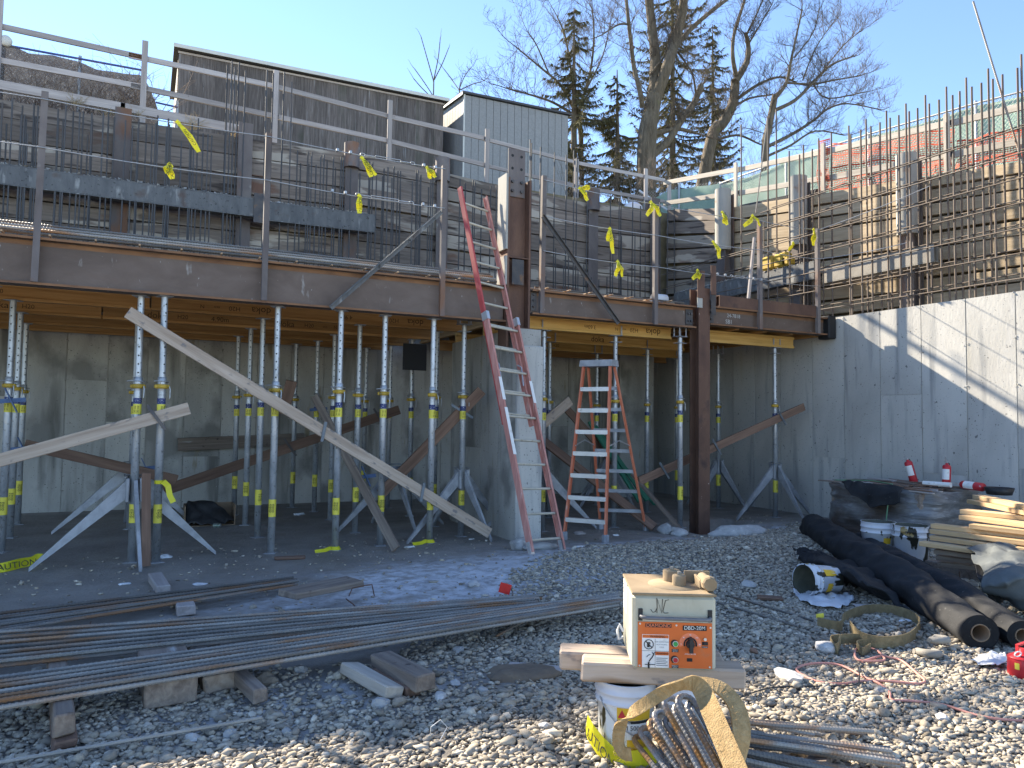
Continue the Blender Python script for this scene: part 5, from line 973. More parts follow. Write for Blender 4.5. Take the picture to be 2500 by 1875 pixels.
for i in range(22):      # lower layer: long legs running right
    f = i/21; k = i % 3
    a = gz(1640+random.uniform(-20, 30), 1745+f*120, .19-.05*k); 
    e = [(1990, 1790), (2135, 1788), (2168, 1830), (2190, 1846), (2185, 1860), (2210, 1872), (2100, 1890), (2060, 1905), (1990, 1920), (1930, 1935), (1880, 1950)][min(10, int(f*11))]
    c = gz(e[0]+random.uniform(-30, 20), e[1]+random.uniform(-6, 6), .10-.03*k); m_ = a.lerp(c, .55)+V(0, 0, random.uniform(0, .03))
    P, rr_ = ribpath([a, a.lerp(m_, .5)+V(0, 0, .01), m_, m_.lerp(c, .5), c]); tag(MB().tube(P, rr_, 8, smooth=False).build('bent_rebar', m_rebar), 'dark straight leg of the bent rebar bundle running to the lower right', 'rebar', 'straight legs of the bent bundle')
for i, (x, y) in enumerate([(1740, 1870), (1960, 1870)]): timber(['old timber lying under the middle of the bent rebar bundle', 'old timber lying under the right end of the bent rebar bundle'][i], (x, y+60), (x+60, y-40), .09, .045, m_oldw, .025)
def sp(x, y, d): v = ray(x, y); return EYE+v*d
t = thing('lifting_sling', 'frayed tan lifting sling looped over the bent rebar bundle', 'sling', gz(1650, 1800, .1))
def smooth(pts, k=4):
    P = [Vector(p) for p in pts]; out = []
    for i in range(len(P)-1):
        p0, p1, p2, p3 = P[max(i-1, 0)], P[i], P[i+1], P[min(i+2, len(P)-1)]
        for j in range(k): u = j/k; out.append(.5*((2*p1)+(p2-p0)*u+(2*p0-5*p1+4*p2-p3)*u*u+(3*p1-p0-3*p2+p3)*u**3))
    return out+[P[-1]]
across = rt*.35+up_*.9
S1 = smooth([sp(1541, 1842, 2.98), sp(1522, 1838, 3.0), sp(1510, 1815, 3.02), sp(1514, 1775, 3.02), sp(1532, 1748, 3.0), sp(1585, 1712, 2.97), sp(1640, 1680, 2.95), sp(1690, 1668, 2.95), sp(1716, 1690, 2.92), sp(1738, 1740, 2.82), sp(1768, 1810, 2.7), sp(1800, 1885, 2.58)])
n = len(S1); wd = [(up_*.9+rt*.45-fw*.2)*(1-i/n)+(rt*.95+up_*.3-fw*.1)*(i/n) for i in range(n)]
MB().ribbon(S1, wd, [.05+.028*sst(.45, .8, i/n) for i in range(n)], .008).build('front_strap', m_sling, t)
S2 = smooth([sp(1672, 1676, 3.0), sp(1715, 1668, 3.02), sp(1765, 1684, 3.0), sp(1800, 1730, 2.94), sp(1810, 1790, 2.86), sp(1800, 1845, 2.80), sp(1780, 1900, 2.74)]); n = len(S2)
MB().ribbon(S2, [(rt*.75+fw*.6+up_*.05) for i in range(n)], .085, .008).build('rear_strap', m_sling, t)
fz = MB()
for i in range(260):
    k = random.randrange(len(S1)) if i < 150 else random.randrange(len(S2)); q = (S1 if i < 150 else S2)[k]; wv = (wd[k] if i < 150 else (rt*.85-up_*.4+fw*.7)).normalized()*random.choice((-1, 1))*random.uniform(.028, .037); e = q+wv; r3 = V(random.uniform(-1, 1), random.uniform(-1, 1), random.uniform(-.5, 1))*.012
    fz.tube([e, e+r3], [.0012, .0006], 3, False, False)
kind(fz.build('frayed_fibres', m_sling, t), 'stuff')
# ================================================================== right side: rolls, slings, shackles, hose, buckets, pallet, lumber
def roll(label, a, c, r, end=True, seed=1, m=m_geo):
    t = thing('fabric_roll', label, 'fabric roll', ((a[0]+c[0])/2, (a[1]+c[1])/2, 0)); a = V(*a); c = V(*c); d = (c-a).normalized(); s_ = d.cross(V(0, 0, 1)).normalized(); L_ = (c-a).length; n, k = 90, 36; vs = []
    for i in range(n+1):
        f = i/n; p = a+d*L_*f
        for j in range(k):
            an = 2*pi*j/k; w_ = noise.noise(V(f*L_*2.2+seed, cos(an)*1.3+2*f*L_*.6, sin(an)*1.3))*.16+noise.noise(V(f*L_*6+seed, cos(an-f*9)*2.2, sin(an-f*9)*2.2))*.10
            if f > .97: w_ *= (1-f)/.03
            rr_ = r*(1+w_)*(1+.42*sst(0, .35, 1-f)*(1 if end else 0)); p.z = a.z+(c.z-a.z)*f+(rr_-r)*.6; q = p+s_*cos(an)*rr_+V(0, 0, 1)*sin(an)*rr_*.96; q.z = max(q.z, .006); vs.append(q)
    fs = [(i*k+j, i*k+(j+1) % k, (i+1)*k+(j+1) % k, (i+1)*k+j) for i in range(n) for j in range(k)]+[tuple(range(k))[::-1]]
    MB().add(vs, fs, True).build('outer_wrap', m, t)
    if end:
        e = MB(); pr = [(r*1.0, 0)]
        for q in np.linspace(r*.97, r*.50, 15): pr += [(q, -.006 if len(pr) % 2 else .004)]
        M_ = Matrix((s_, V(0, 0, 1), s_.cross(V(0, 0, 1)))).transposed().to_4x4()
        if (s_.cross(V(0, 0, 1))).dot(d) < 0: M_ = Matrix((-s_, V(0, 0, 1), (-s_).cross(V(0, 0, 1)))).transposed().to_4x4()
        M_.translation = c; e.lathe(pr, 36, M=M_); e.build('rolled_layers', m, t)
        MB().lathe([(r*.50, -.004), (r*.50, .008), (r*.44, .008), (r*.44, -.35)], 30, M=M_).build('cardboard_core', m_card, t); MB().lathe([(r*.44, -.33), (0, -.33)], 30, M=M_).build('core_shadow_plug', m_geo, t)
    return t
e1 = gz(2393, 1545, .115); f1 = gz(1985, 1292, .13); roll('long black fabric roll with cardboard core lying from the pallet towards the camera', f1, e1, .128, True, 3)
e2 = gz(2497, 1552, .105); d_ = (e1-f1).normalized(); f2 = e2-d_*3.9; f2.z = .105; roll('second black fabric roll lying right beside the long one', f2, e2, .105, True, 8)
def cloth(name, label, cat, pts, m, nx=40, ny=26, amp=.05, th=.006, seed=0, fsc=4):
    """crumpled sheet draped over a coarse control grid of 3-D points (rows of points)"""
    R_ = len(pts); K = len(pts[0]); vs = []
    for i in range(ny+1):
        v = i/ny*(R_-1); i0 = min(int(v), R_-2); fv = v-i0; fv = fv*fv*(3-2*fv)*.4+fv*.6
        for j in range(nx+1):
            u = j/nx*(K-1); j0 = min(int(u), K-2); fu = u-j0
            p = (Vector(pts[i0][j0])*(1-fu)+Vector(pts[i0][j0+1])*fu)*(1-fv)+(Vector(pts[i0+1][j0])*(1-fu)+Vector(pts[i0+1][j0+1])*fu)*fv
            w_ = V(noise.noise(p*fsc+V(seed, 0, 0)), noise.noise(p*fsc+V(0, seed, 9)), abs(noise.noise(p*fsc*1.3+V(3, 5, seed)))*1.3)*amp; q = p+w_; q.z = max(q.z, gh(q.x, q.y)+.008); vs.append(q)
    fs = [(i*(nx+1)+j, i*(nx+1)+j+1, (i+1)*(nx+1)+j+1, (i+1)*(nx+1)+j) for i in range(ny) for j in range(nx)]
    o = MB().add(vs, fs, True).build(name, m); md = o.modifiers.new('thickness', 'SOLIDIFY'); md.thickness = th; tag(o, label, cat); return o
G = lambda x, y, z=.02: gz(x, y, z)
cloth('loose_fabric', 'crumpled black fabric heap left of the long roll', 'fabric', [[G(1935, 1345), G(1990, 1352, .10), G(2040, 1368, .10), G(2090, 1385, .08)], [G(1955, 1372), G(2010, 1372, .26), G(2085, 1400, .24), G(2140, 1420, .14)], [G(1990, 1402), G(2050, 1402, .20), G(2120, 1432, .2), G(2180, 1462, .08)], [G(2060, 1425), G(2100, 1440, .04), G(2160, 1470, .04), G(2230, 1505)]], m_geo, amp=.07, seed=4)
cloth('loose_fabric', 'black fabric flap against the white buckets', 'fabric', [[G(2120, 1330, .02), G(2160, 1355, .22), G(2190, 1385, .12)], [G(2130, 1375, .02), G(2180, 1392, .16), G(2230, 1420, .02)]], m_geo, 20, 12, .03, seed=9)
LPo = gz(2330, 1425, 0)
cloth('draped_tarp', 'torn grey and black tarp draped over the lumber at the right edge', 'tarp', [[G(2372, 1345, .42), G(2420, 1330, .46), G(2470, 1340, .46), G(2580, 1345, .44)], [G(2385, 1385, .36), G(2430, 1375, .42), G(2480, 1372, .44), G(2600, 1380, .42)], [G(2405, 1440, .22), G(2445, 1425, .32), G(2495, 1420, .34), G(2610, 1430, .30)], [G(2435, 1478, .06), G(2470, 1475, .10), G(2510, 1500, .06), G(2620, 1510, .04)]], m_geog, 44, 34, .07, seed=2)
cloth('draped_tarp', 'black tarp edge under the grey tarp', 'tarp', [[G(2366, 1340, .40), G(2410, 1322, .44), G(2470, 1328, .43), G(2590, 1338, .40)], [G(2375, 1375, .36), G(2400, 1365, .38), G(2440, 1362, .40), G(2470, 1360, .39)], [G(2390, 1420, .26), G(2410, 1425, .25), G(2430, 1420, .30), G(2440, 1410, .3)], [G(2415, 1462, .12), G(2430, 1470, .1), G(2445, 1470, .1), G(2450, 1468, .1)]], m_geo, 30, 24, .04, seed=6)
cloth('plastic_sheet', 'crumpled white plastic sheet under the fallen bucket', 'plastic sheet', [[G(1935, 1440, .01), G(1990, 1450, .02), G(2050, 1455, .02), G(2075, 1445, .02)], [G(1950, 1468, .01), G(2000, 1482, .03), G(2050, 1486, .04), G(2085, 1470, .01)]], m_snow, 26, 14, .035, .002, 3, 9)
cloth('plastic_sheet', 'crumpled white plastic scrap beside the red can', 'plastic sheet', [[G(2385, 1600, .01), G(2420, 1595, .04), G(2455, 1598, .02)], [G(2370, 1622, .01), G(2415, 1628, .04), G(2455, 1625, .02)]], m_snow, 18, 12, .035, .002, 7, 12)
from mathutils import Quaternion
# fallen bucket: axis lying, opening to the left
oc = gz(1964, 1416, .155); bc = oc+(rt*.92+fw*.38)*.36; bc.z = .135; axd = (oc-bc).normalized(); qv = V(0, 0, 1).rotation_difference(axd)
t = bucket('bucket', 'tar stained white bucket lying on its side', bc, m_whitet, tilt_axis=qv, bail=False, h=(oc-bc).length*1.02)
hB = (oc-bc).length
for a0, a1, z0_, z1_ in ((-2.4, -1.7, .1, .2), (-1.2, -.7, .08, .22), (2.2, 2.7, .08, .2)): arc_label(t, a0, a1, z0_, z1_, .128, .136, bpy.data.materials['amber_label'], .002)
for x0, x1, yb, lb in ((2127, 2206, 1372, 'white bucket with yellow label standing behind the fabric roll'), (2206, 2288, 1385, 'tar streaked white bucket beside the lumber pile')):
    p = gz((x0+x1)/2, yb, 0); r_ = (x1-x0)/2*(p-EYE).dot(fw)/F_PX; t = bucket('bucket', lb, (p.x, p.y+r_*.6, gh(p.x, p.y)), m_white if x0 < 2200 else m_whitet, r0=r_*.88, r1=r_, h=r_*2.45, bail=False)
    if x0 < 2200: ac = atan2(-p.y, -p.x); arc_label(t, ac+.3, ac+.75, r_*1.2, r_*1.55, r_*.94, r_*.96, bpy.data.materials['amber_label'], .004); arc_label(t, ac+.3, ac+.75, r_*.3, r_*.6, r_*.90, r_*.92, bpy.data.materials['amber_label'], .004)
# olive sling
t = thing('lifting_sling', 'olive lifting sling coiled on the gravel before the fabric roll', 'sling', gz(2120, 1540))
O1 = smooth([gz(x, y, z) for x, y, z in ((1996, 1520, .05), (2050, 1530, .05), (2062, 1508, .05), (2110, 1490, .05), (2170, 1489, .05), (2225, 1504, .05), (2246, 1528, .05), (2215, 1560, .05), (2150, 1568, .05), (2100, 1555, .06), (2075, 1528, .07))], 5); MB().ribbon(O1, (0, 0, 1), .085, .007).build('loop', m_olive, t)
O2 = smooth([gz(x, y, z) for x, y, z in ((2170, 1570, .04), (2110, 1560, .045), (2055, 1560, .045), (2028, 1565, .04), (2042, 1585, .035), (2052, 1560, .06))], 4); MB().ribbon(O2, (0, 0, 1), .07, .007).build('tail', m_olive, t)
O3 = smooth([gz(x, y, z) for x, y, z in ((2150, 1572, .035), (2110, 1570, .035), (2092, 1575, .03), (2105, 1590, .03), (2125, 1580, .03))], 4); MB().ribbon(O3, (0, 0, 1), .055, .007).build('tail_loop', m_olive, t)
q = gz(2002, 1505, .09); MB().cbox(q.x-.035, q.x+.035, q.y-.01, q.y+.01, q.z-.012, q.z+.022, .003).build('yellow_tag', m_ylab, t)
# shackles
def shackle(label, x, y, r, rot, z=.03):
    p = gz(x, y, z); t = thing('shackle', label, 'shackle', p); e1_ = V(cos(rot), sin(rot), .05); e2_ = V(-sin(rot), cos(rot), .1)
    pts = [p+e1_*r*cos(a)+e2_*r*1.25*sin(a) for a in np.linspace(-.35, pi+.35, 17)]; MB().tube(pts, [r*.42+.004*(1-abs(i-8)/8) for i in range(17)], 10).build('bow', m_shack, t)
    MB().cyl(pts[0]-e1_*-.03, pts[-1]+e1_*-.03, r*.28, n=10).build('pin', m_shack, t)
shackle('grey steel shackle lying before the roll, nearest one', 2265, 1592, .06, radians(160)); shackle('grey steel shackle lying on the others', 2285, 1560, .055, radians(200), .07); shackle('small grey shackle at the left of the group', 2240, 1548, .045, radians(30), .03)
# hose and cord
H1 = smooth([gz(x, y, .02) for x, y in ((2105, 1615), (2150, 1602), (2158, 1612), (2120, 1614), (2098, 1612), (2088, 1604), (2088, 1588), (2100, 1582), (2135, 1585), (2160, 1602), (2200, 1612), (2240, 1645), (2258, 1662), (2240, 1669), (2180, 1664), (2110, 1662), (2050, 1670), (1990, 1662), (1945, 1637), (1962, 1624), (2005, 1619), (2055, 1625), (2110, 1653), (2145, 1668), (2172, 1690), (2176, 1708), (2220, 1711), (2300, 1720), (2380, 1745), (2450, 1757), (2560, 1762))], 4)
tag(MB().tube(H1, .0075, 8).build('air_hose', m_hose), 'pink rubber hose looped on the gravel at the right', 'hose')
H2 = smooth([gz(x, y, z) for x, y, z in ((1800, 1706, .03), (1850, 1687, .03), (1900, 1677, .03), (2000, 1675, .025), (2080, 1673, .03), (2098, 1660, .04), (2095, 1630, .04), (2090, 1622, .03))], 4); tag(MB().tube(H2, .0045, 6).build('power_cord', m_rubber), 'thin black cord running from the sling to the pink hose', 'cord')
# wrapped pallet
pc_ = gz(2095, 1285, 0); X0, X1 = pc_.x-.1, 10.6; Y1 = gz(2090, 1275).y+.15; Y0 = gX(2400, 1200, 10.2).y
cx0, cx1 = 9.0, 10.5; y0, y1 = 6.2, 7.95; zt_ = .74
t = thing('wrapped_pallet', 'pallet of boards wrapped in crinkled stretch film against the right wall', 'pallet', ((cx0+cx1)/2, (y0+y1)/2, 0))
b = MB(); n = 120; vs = []; lv = 22
for i in range(lv+1):
    f = i/lv; z = .05+f*(zt_-.05)
    for k in range(n):
        u = k/n*4; an_ = u/4*2*pi; sq = lambda q_: copysign(abs(q_)**.45, q_); x = (cx0+cx1)/2+(cx1-cx0)/2*sq(cos(an_)); y = (y0+y1)/2+(y1-y0)/2*sq(sin(an_)); z = .05+f*(zt_-.05)+f*.07*noise.noise(V(x*2.2, y*2.2, 6))
        w_ = .045*noise.noise(V(x*1.5, y*1.5, z*14))+.05*noise.noise(V(x*2.5, y*2.5, z*3)); cxm, cym = (cx0+cx1)/2, (y0+y1)/2; q = V(x-cxm, y-cym, 0).normalized()*(w_*1.4-.10*f*f); vs.append(V(x, y, z)+q)
b.add(vs, [(i*n+k, i*n+(k+1) % n, (i+1)*n+(k+1) % n, (i+1)*n+k) for i in range(lv) for k in range(n)], True); b.build('stretch_film', m_film, t)
for i in range(4): plank('pallet_board', V(cx0+.05, y0+.1+i*.5, .04), V(cx1-.05, y0+.1+i*.5, .04), .12, .07, m_oldw, t)
MB().cbox(cx0+.16, cx1-.16, y0+.16, y1-.16, .08, zt_-.02, .02).build('board_stack', m_oldw, t)
for i in range(80):
    x = random.uniform(cx0+.1, cx1-.1); y = random.uniform(y0+.1, y1-.1); a = random.uniform(-.6, .6); ln = random.uniform(.2, .7); z = zt_+random.uniform(0, .05); dx = V(sin(a)*.4, cos(a), random.uniform(-.04, .04))*ln/2
    plank('loose_stake', V(x, y, z)-dx, V(x, y, z)+dx, random.uniform(.03, .07), .018, random.choice((m_oldw, m_brown, m_grey)), t)
cloth('draped_net', 'brown fabric scrap hanging over the wrapped pallet edge', 'fabric', [[V(9.05, 7.5, zt_+.05), V(9.05, 7.0, zt_+.06), V(9.05, 6.5, zt_+.05)], [V(8.95, 7.4, zt_-.02), V(8.93, 7.0, zt_-.1), V(8.93, 6.5, zt_-.03)], [V(8.92, 7.2, zt_-.12), V(8.9, 6.9, zt_-.26), V(8.9, 6.45, zt_-.16)]], m_geo, 24, 16, .05, seed=12)
def exting(label, base, tilt, r=.045, h=.24):
    t = thing('fire_extinguisher', label, 'extinguisher', base); t.rotation_mode = 'QUATERNION'; t.rotation_quaternion = tilt; L = True
    MB().lathe([(0, 0), (r*.9, 0), (r, .01), (r, h-.03), (r*.8, h-.008), (r*.35, h), (r*.35, h+.02)], 20).build('cylinder', m_red, t, L)
    arc_label(t, 2.2, 4.4, h*.35, h*.8, r, r, m_wpr, .001, 'label_plate'); v = MB(); v.cbox(-.018, .018, -.014, .014, h+.02, h+.045, .004); v.tube([(.0, 0, h+.04), (-.04, 0, h+.055), (-.075, 0, h+.05)], .006, 6); v.tube([(.0, 0, h+.045), (-.03, 0, h+.085), (-.06, 0, h+.10)], .006, 6); v.build('valve_handle', m_alu, t, L)
    MB().tube([(.02, 0, h+.03), (.05, 0, h+.02), (r+.012, 0, h*.6), (r+.01, 0, h*.3)], .006, 6).build('hose', m_rubber, t, L)
Q = Quaternion
pe = [gX(2232, 1180, 10.2), gX(2310, 1190, 10.0), gX(2405, 1195, 9.9)]
exting('red fire extinguisher leaning on the wrapped pallet, left one', (pe[0].x, pe[0].y, zt_+.03), Q((0, 1, 0), 0) @ Q((.8, .6, 0), radians(-14)), .056, .33)
exting('scuffed red fire extinguisher standing on the wrapped pallet, right one', (pe[1].x, pe[1].y, zt_+.02), Q((0, 1, 0), radians(4)), .054, .32)
exting('red fire extinguisher lying on its side on the wrapped pallet', (pe[2].x, pe[2].y+.02, zt_+.075), Q((1, -.15, 0), radians(-88)), .056, .33)
p = gX(2255, 1196, 9.8); tag(MB().cyl(V(p.x, p.y, zt_+.07), V(p.x+.02, p.y-.38, zt_+.075), .035, n=14).build('paint_roller', m_wpr), 'white paint roller sleeve lying on the wrapped pallet', 'roller')
p = gX(2440, 1215, 9.9); t = thing('rubber_tub', 'black rubber tub behind the lumber pile on the wrapped pallet', 'tub', (p.x, p.y, zt_)); MB().lathe([(.0, .0), (.14, 0), (.17, .09), (.16, .09), (.13, .02)], 24, (p.x, p.y, zt_)).build('body', m_rubber, t)
wire('green strap over the wrapped pallet top', [V(9.15, 7.7, zt_+.06), V(9.3, 7.2, zt_+.085), V(9.2, 6.8, zt_+.07), V(8.98, 6.7, zt_-.1), V(8.93, 6.7, zt_-.4)], .008, mat('green_strap', [(.10, .22, .12), (.16, .30, .17)], 9), 'strap', 'strap')
# lumber pile: boards fanned, ends to the left
LB_ = [((2495+60, 1248), (2388, 1213), .68, 'topmost fresh board of the lumber pile'), ((2560, 1262), (2374, 1224), .64, 'second fresh board of the lumber pile'), ((2560, 1270), (2352, 1248), .59, 'wide fresh board with tapered end in the lumber pile'), ((2570, 1290), (2352, 1262), .55, 'wide fresh board under the tapered one'), ((2560, 1305), (2372, 1284), .50, 'split fresh board in the middle of the lumber pile'),
       ((2560, 1315), (2278, 1283), .46, 'long board with shaded end in the lumber pile'), ((2560, 1332), (2276, 1296), .42, 'long bright board in the lumber pile'), ((2560, 1350), (2277, 1312), .37, 'red brown edged board in the lumber pile'), ((2560, 1370), (2250, 1326), .32, 'low board sticking out furthest left of the lumber pile'), ((2560, 1380), (2285, 1345), .26, 'low shaded board of the lumber pile'), ((2560, 1392), (2288, 1360), .20, 'second low shaded board of the lumber pile'), ((2560, 1405), (2290, 1375), .14, 'lowest shaded board of the lumber pile')]
base_ = gz(2300, 1392, 0)
for i, (a, c, z, lb) in enumerate(LB_):
    z = z*1.16+.04; p = gz(c[0], c[1], z); q = gz(a[0], a[1], z); q = p+(q-p).normalized()*1.9; q.z = z
    tag(plank('lumber_board', p, q, .15 if i in (2, 3) else .12, .046, m_fresh if i < 9 else m_oldw, None, c=.004), lb, 'lumber', 'boards of the lumber pile')  # lowest boards take darker wood, their shade put into the colour
for i in range(3):
    p = gz(2330+i*70, 1400-i*4, .02); b = MB().cbox(p.x-.06, p.x+.06, p.y-.3, p.y+.3, -.05, .12+(.0 if i < 2 else .1), .01); tag(b.build('pile_bearer', m_oldw), ['left', 'middle', 'right'][i]+' bearer block under the lumber pile', 'timber')
for i in range(4):
    p = gz(2400+i*22, 1330-i*3, .4); b = MB().cbox(p.x-.05, p.x+.05, p.y-.05, p.y+.05, .1, .16+.12*i, .01); tag(b.build('spacer_block', m_tan), ['leftmost', 'second', 'third', 'rightmost'][i]+' spacer block inside the lumber pile', 'timber')
# red gas can
p = gz(2500, 1655, 0); t = thing('fuel_can', 'red metal fuel can with handle at the right picture edge', 'can', (p.x, p.y, gh(p.x, p.y))); L = True
MB().lathe([(0, 0), (.085, 0), (.09, .006), (.09, .12), (.087, .126), (.05, .145), (.03, .15), (.03, .175), (0, .175)], 30).build('body', m_red, t, L); MB().lathe([(.0905, .118), (.093, .122), (.0905, .126)], 30).build('seam', m_red, t, L)
MB().obox(V(-.07, 0, .205), V(.06, 0, .215), .02, .012).build('handle', m_red, t, L); MB().obox(V(-.065, 0, .14), V(-.065, 0, .21), .02, .01, (1, 0, 0)).build('handle_post', m_red, t, L); MB().obox(V(.05, 0, .14), V(.05, 0, .21), .02, .01, (1, 0, 0)).build('handle_post', m_red, t, L)
MB().tube([V(-.05+.0*k, 0, .16)+V(-.045+cos(k*pi/6)*.035, -.02, sin(k*pi/6)*.015) for k in range(12)], .004, 6, closed=True).build('bail_ring', m_wpr, t, L); ac = atan2(-p.y, -p.x); arc_label(t, ac-.55, ac-.25, .06, .10, .09, .09, m_ylab)
wire('thin rusty wire sticking up behind the fabric roll', [gz(2345, 1430, .0), gz(2342, 1395, .15)], .006); wire('loop of old wire on the gravel below the timbers', [gz(x, y, z) for x, y, z in ((1050, 1800, .01), (1052, 1775, .08), (1075, 1757, .10), (1092, 1775, .06), (1070, 1815, .01))], .002, m_wpr)
# ================================================================== floor litter under the deck
t = thing('caution_tape', 'crumpled caution tape lying on the floor at the left edge', 'tape', gz(40, 1375)); P = smooth([gz(x, y, z) for x, y, z in ((-40, 1392, .03), (10, 1385, .05), (50, 1375, .05), (80, 1370, .04), (95, 1362, .06), (106, 1366, .04))], 4); MB().ribbon(P, (0, .5, .8), .10, .002).build('strip', m_tape, t); q = gz(35, 1379, .06); text('CAUTION', q+V(0, -.045, 0), V(1, .2, .1), V(0, .3, 1), .09, m_black, t)
t = thing('caution_tape', 'caution tape tied round the prop beside the large tripod', 'tape', (.16, 9.0, .9)); MB().lathe([(.046, .86), (.047, .90)], 14, (.16, 9.08, 0)).build('band', m_tape, t); MB().ribbon([V(.2, 9.03, .89), V(.25, 9.0, .84), V(.27, 8.99, .74), V(.31, 8.98, .66)], (1, 0, .3), .06, .002).build('tail', m_tape, t)
for x, y, lb in ((2.13, 9.12, 'caution tape scrap round the foot of the middle front prop'), (3.38, 9.2, 'caution tape scrap round the foot of the prop left of the pier')):
    t = thing('caution_tape', lb, 'tape', (x, y, .02)); MB().lathe([(.075, .01), (.05, .05)], 14, (x, y, 0)).build('band', m_tape, t); MB().ribbon([V(x-.06, y-.05, .04), V(x-.14, y-.08, .02), V(x-.26, y-.1, .015)], (0, .6, .6), .05, .002).build('tail', m_tape, t)
p = gz(510, 1280, 0); t = thing('cardboard_box', 'broken cardboard box with black bag at the back of the left bay', 'box', (p.x, p.y, 0)); b = MB()
for (x0, x1, y0_, y1_) in ((-.35, .35, .22, .235), (-.35, -.335, -.2, .235), (.335, .35, -.2, .235)): b.box(p.x+x0, p.x+x1, p.y+y0_, p.y+y1_, 0, .3)
b.box(p.x-.34, p.x+.34, p.y-.19, p.y+.22, 0, .01); b.build('walls', m_card, t)
cloth('rubbish_bag', 'black rubbish bag spilling from the cardboard box', 'bag', [[p+V(-.33, -.22, .02), p+V(-.3, .05, .32), p+V(-.1, .15, .33)], [p+V(-.15, -.25, .02), p+V(-.05, -.1, .22), p+V(.1, .0, .3)], [p+V(.2, -.3, .02), p+V(.3, -.22, .06), p+V(.35, -.2, .05)]], m_rubber, 20, 16, .06, seed=5)
p = gz(530, 1283, .03); o = MB().cyl(p-rt*.05, p+rt*.05, .031, n=14).build('drink_can', m_can); tag(o, 'crushed green drink can by the rubbish bag', 'can'); MB().cyl(p+rt*.05, p+rt*.053, .026, n=14).build('lid', m_alu, o)
for i, (x, y, sx, m, lb) in enumerate([(405, 1361, .08, m_pap, 'white paper scrap right of the upright stud'), (305, 1430, .05, m_pap, 'pale blue scrap on the dirt left of the upright stud'), (730, 1257, .09, m_pap, 'crumpled blue white wrapper before the rear props'), (1003, 1337, .06, m_wpr, 'white cup scrap beside the steep dark plank'), (487, 1428, .06, m_pap, 'pale stone like scrap behind the far bundle'), (1152, 1317, .04, m_wpr, 'white scrap left of the pier foot'), (1503, 1308, .05, m_wpr, 'white cup under the step ladder'), (1417, 1343, .06, m_wpr, 'white scrap between the two ladders'), (1415, 1304, .1, m_grey, 'flat grey scrap behind the step ladder'), (2210, 1520, .06, m_pap, 'white triangular scrap inside the olive sling'), (2118, 1435, .07, m_pap, 'white scrap right of the fallen bucket')]):
    p = gz(x, y, 0); o = bpy.data.objects.new('litter', rockmesh('litter', sx, sx*.6, sx*.25, m, 2, .5)); C.objects.link(o); o.location = (p.x, p.y, gh(p.x, p.y)+sx*.1); tag(o, lb, 'litter')
cv = MB()
for i in range(230):
    y = random.uniform(5.6, 13.8); x = random.uniform(-.3*y+.6, min(10.5, 1.15*y)); s_ = random.uniform(.004, .014); q = V(x, y, gh(x, y)+s_*.3); v = [q+V(random.uniform(-s_, s_), random.uniform(-s_, s_), random.uniform(-.2, .6)*s_) for _ in range(5)]; cv.add(v, [(0, 1, 2), (0, 2, 3), (0, 3, 1), (1, 3, 2), (4, 1, 2)])
kind(tag(cv.build('floor_debris', m_rock), 'small crumbs of concrete scattered over the dirt floor', 'debris'), 'stuff')
tag(MB().lathe([(.085, 0), (.085, .24), (.08, .24)], 20, M=Matrix.Translation((7.0, 9.25, 3.53)) @ Matrix.Rotation(radians(90), 4, 'Y') @ Matrix.Translation((0, 0, 0))).build('pipe_sleeve', m_pap), 'white pipe sleeve lying on the deck left of the red brown post', 'pipe')
# ================================================================== timber guard rails on the bank
YG = 15.0
t = thing('timber_guard_rail', 'grey timber guard rail along the top of the back wall', 'railing', (3, YG, 7))
posts = [(2, -30, 250), (355, 100, 283), (675, 172, 328), (953, 245, 385), (1190, 315, 455), (1408, 388, 480), (1577, 412, 500), (1634, 440, 500)]
for x, y0, y1 in posts:
    a = gY(x, y0, YG-.03); zb_ = min(gY(x, y1, YG-.03).z, 7.05)-.35; plank('post', V(a.x, YG-.03, zb_), V(a.x, YG-.03, a.z), .10, .045, m_grey, t, up=(0, 1, 0))
def railpx(name, pts, Y, wd, m, t, th=.04):
    for a, c in zip(pts, pts[1:]): plank(name, gY(*a, Y)-V(.04, 0, 0), gY(*c, Y)+V(.04, 0, 0), wd, th, m, t, up=(0, 1, 0))
railpx('top_rail', [(-120, 38), (355, 142)], YG+.02, .10, m_grey, t); railpx('top_rail', [(320, 136), (675, 212), (953, 285), (1192, 340)], YG+.02, .10, m_grey, t); railpx('top_rail', [(1185, 340), (1410, 398), (1620, 440)], YG+.02, .085, m_grey, t)
railpx('middle_rail', [(-120, 125), (355, 214)], YG+.02, .10, m_grey, t); railpx('middle_rail', [(325, 210), (675, 285), (953, 345), (1192, 405)], YG+.02, .10, m_grey, t); railpx('middle_rail', [(1185, 404), (1410, 455), (1620, 492)], YG+.02, .085, m_grey, t)
railpx('toe_board', [(-120, 185), (300, 262), (600, 318)], YG-.06, .16, m_grey, t)
t = thing('timber_guard_rail', 'pale sunlit timber guard rail along the top of the right bank', 'railing', (11.62, 9, 6))
XG = 11.72
def zt_at(y, k): return rz_top(y)-.12+k
rp = [(gX(x, 450, XG).y, k) for x, k in ((1802, 1.05), (2016, 1.05), (2320, 1.05), (2560, 1.0))]
for y, k in rp: plank('post', V(XG-.07, y, zt_at(y, -.3)), V(XG-.07, y, zt_at(y, k+.08)), .09, .045, m_pale, t, up=(1, 0, 0))
for k, wd in ((.98, .11), (.45, .11)):
    ys_ = [15.0]+[y for y, _ in rp]
    for a, c in zip(ys_, ys_[1:]): plank('top_rail' if k > .8 else 'middle_rail', V(XG, a+.05, zt_at(a, k)), V(XG, c-.05, zt_at(c, k)), wd, .04, m_pale, t, up=(1, 0, 0))
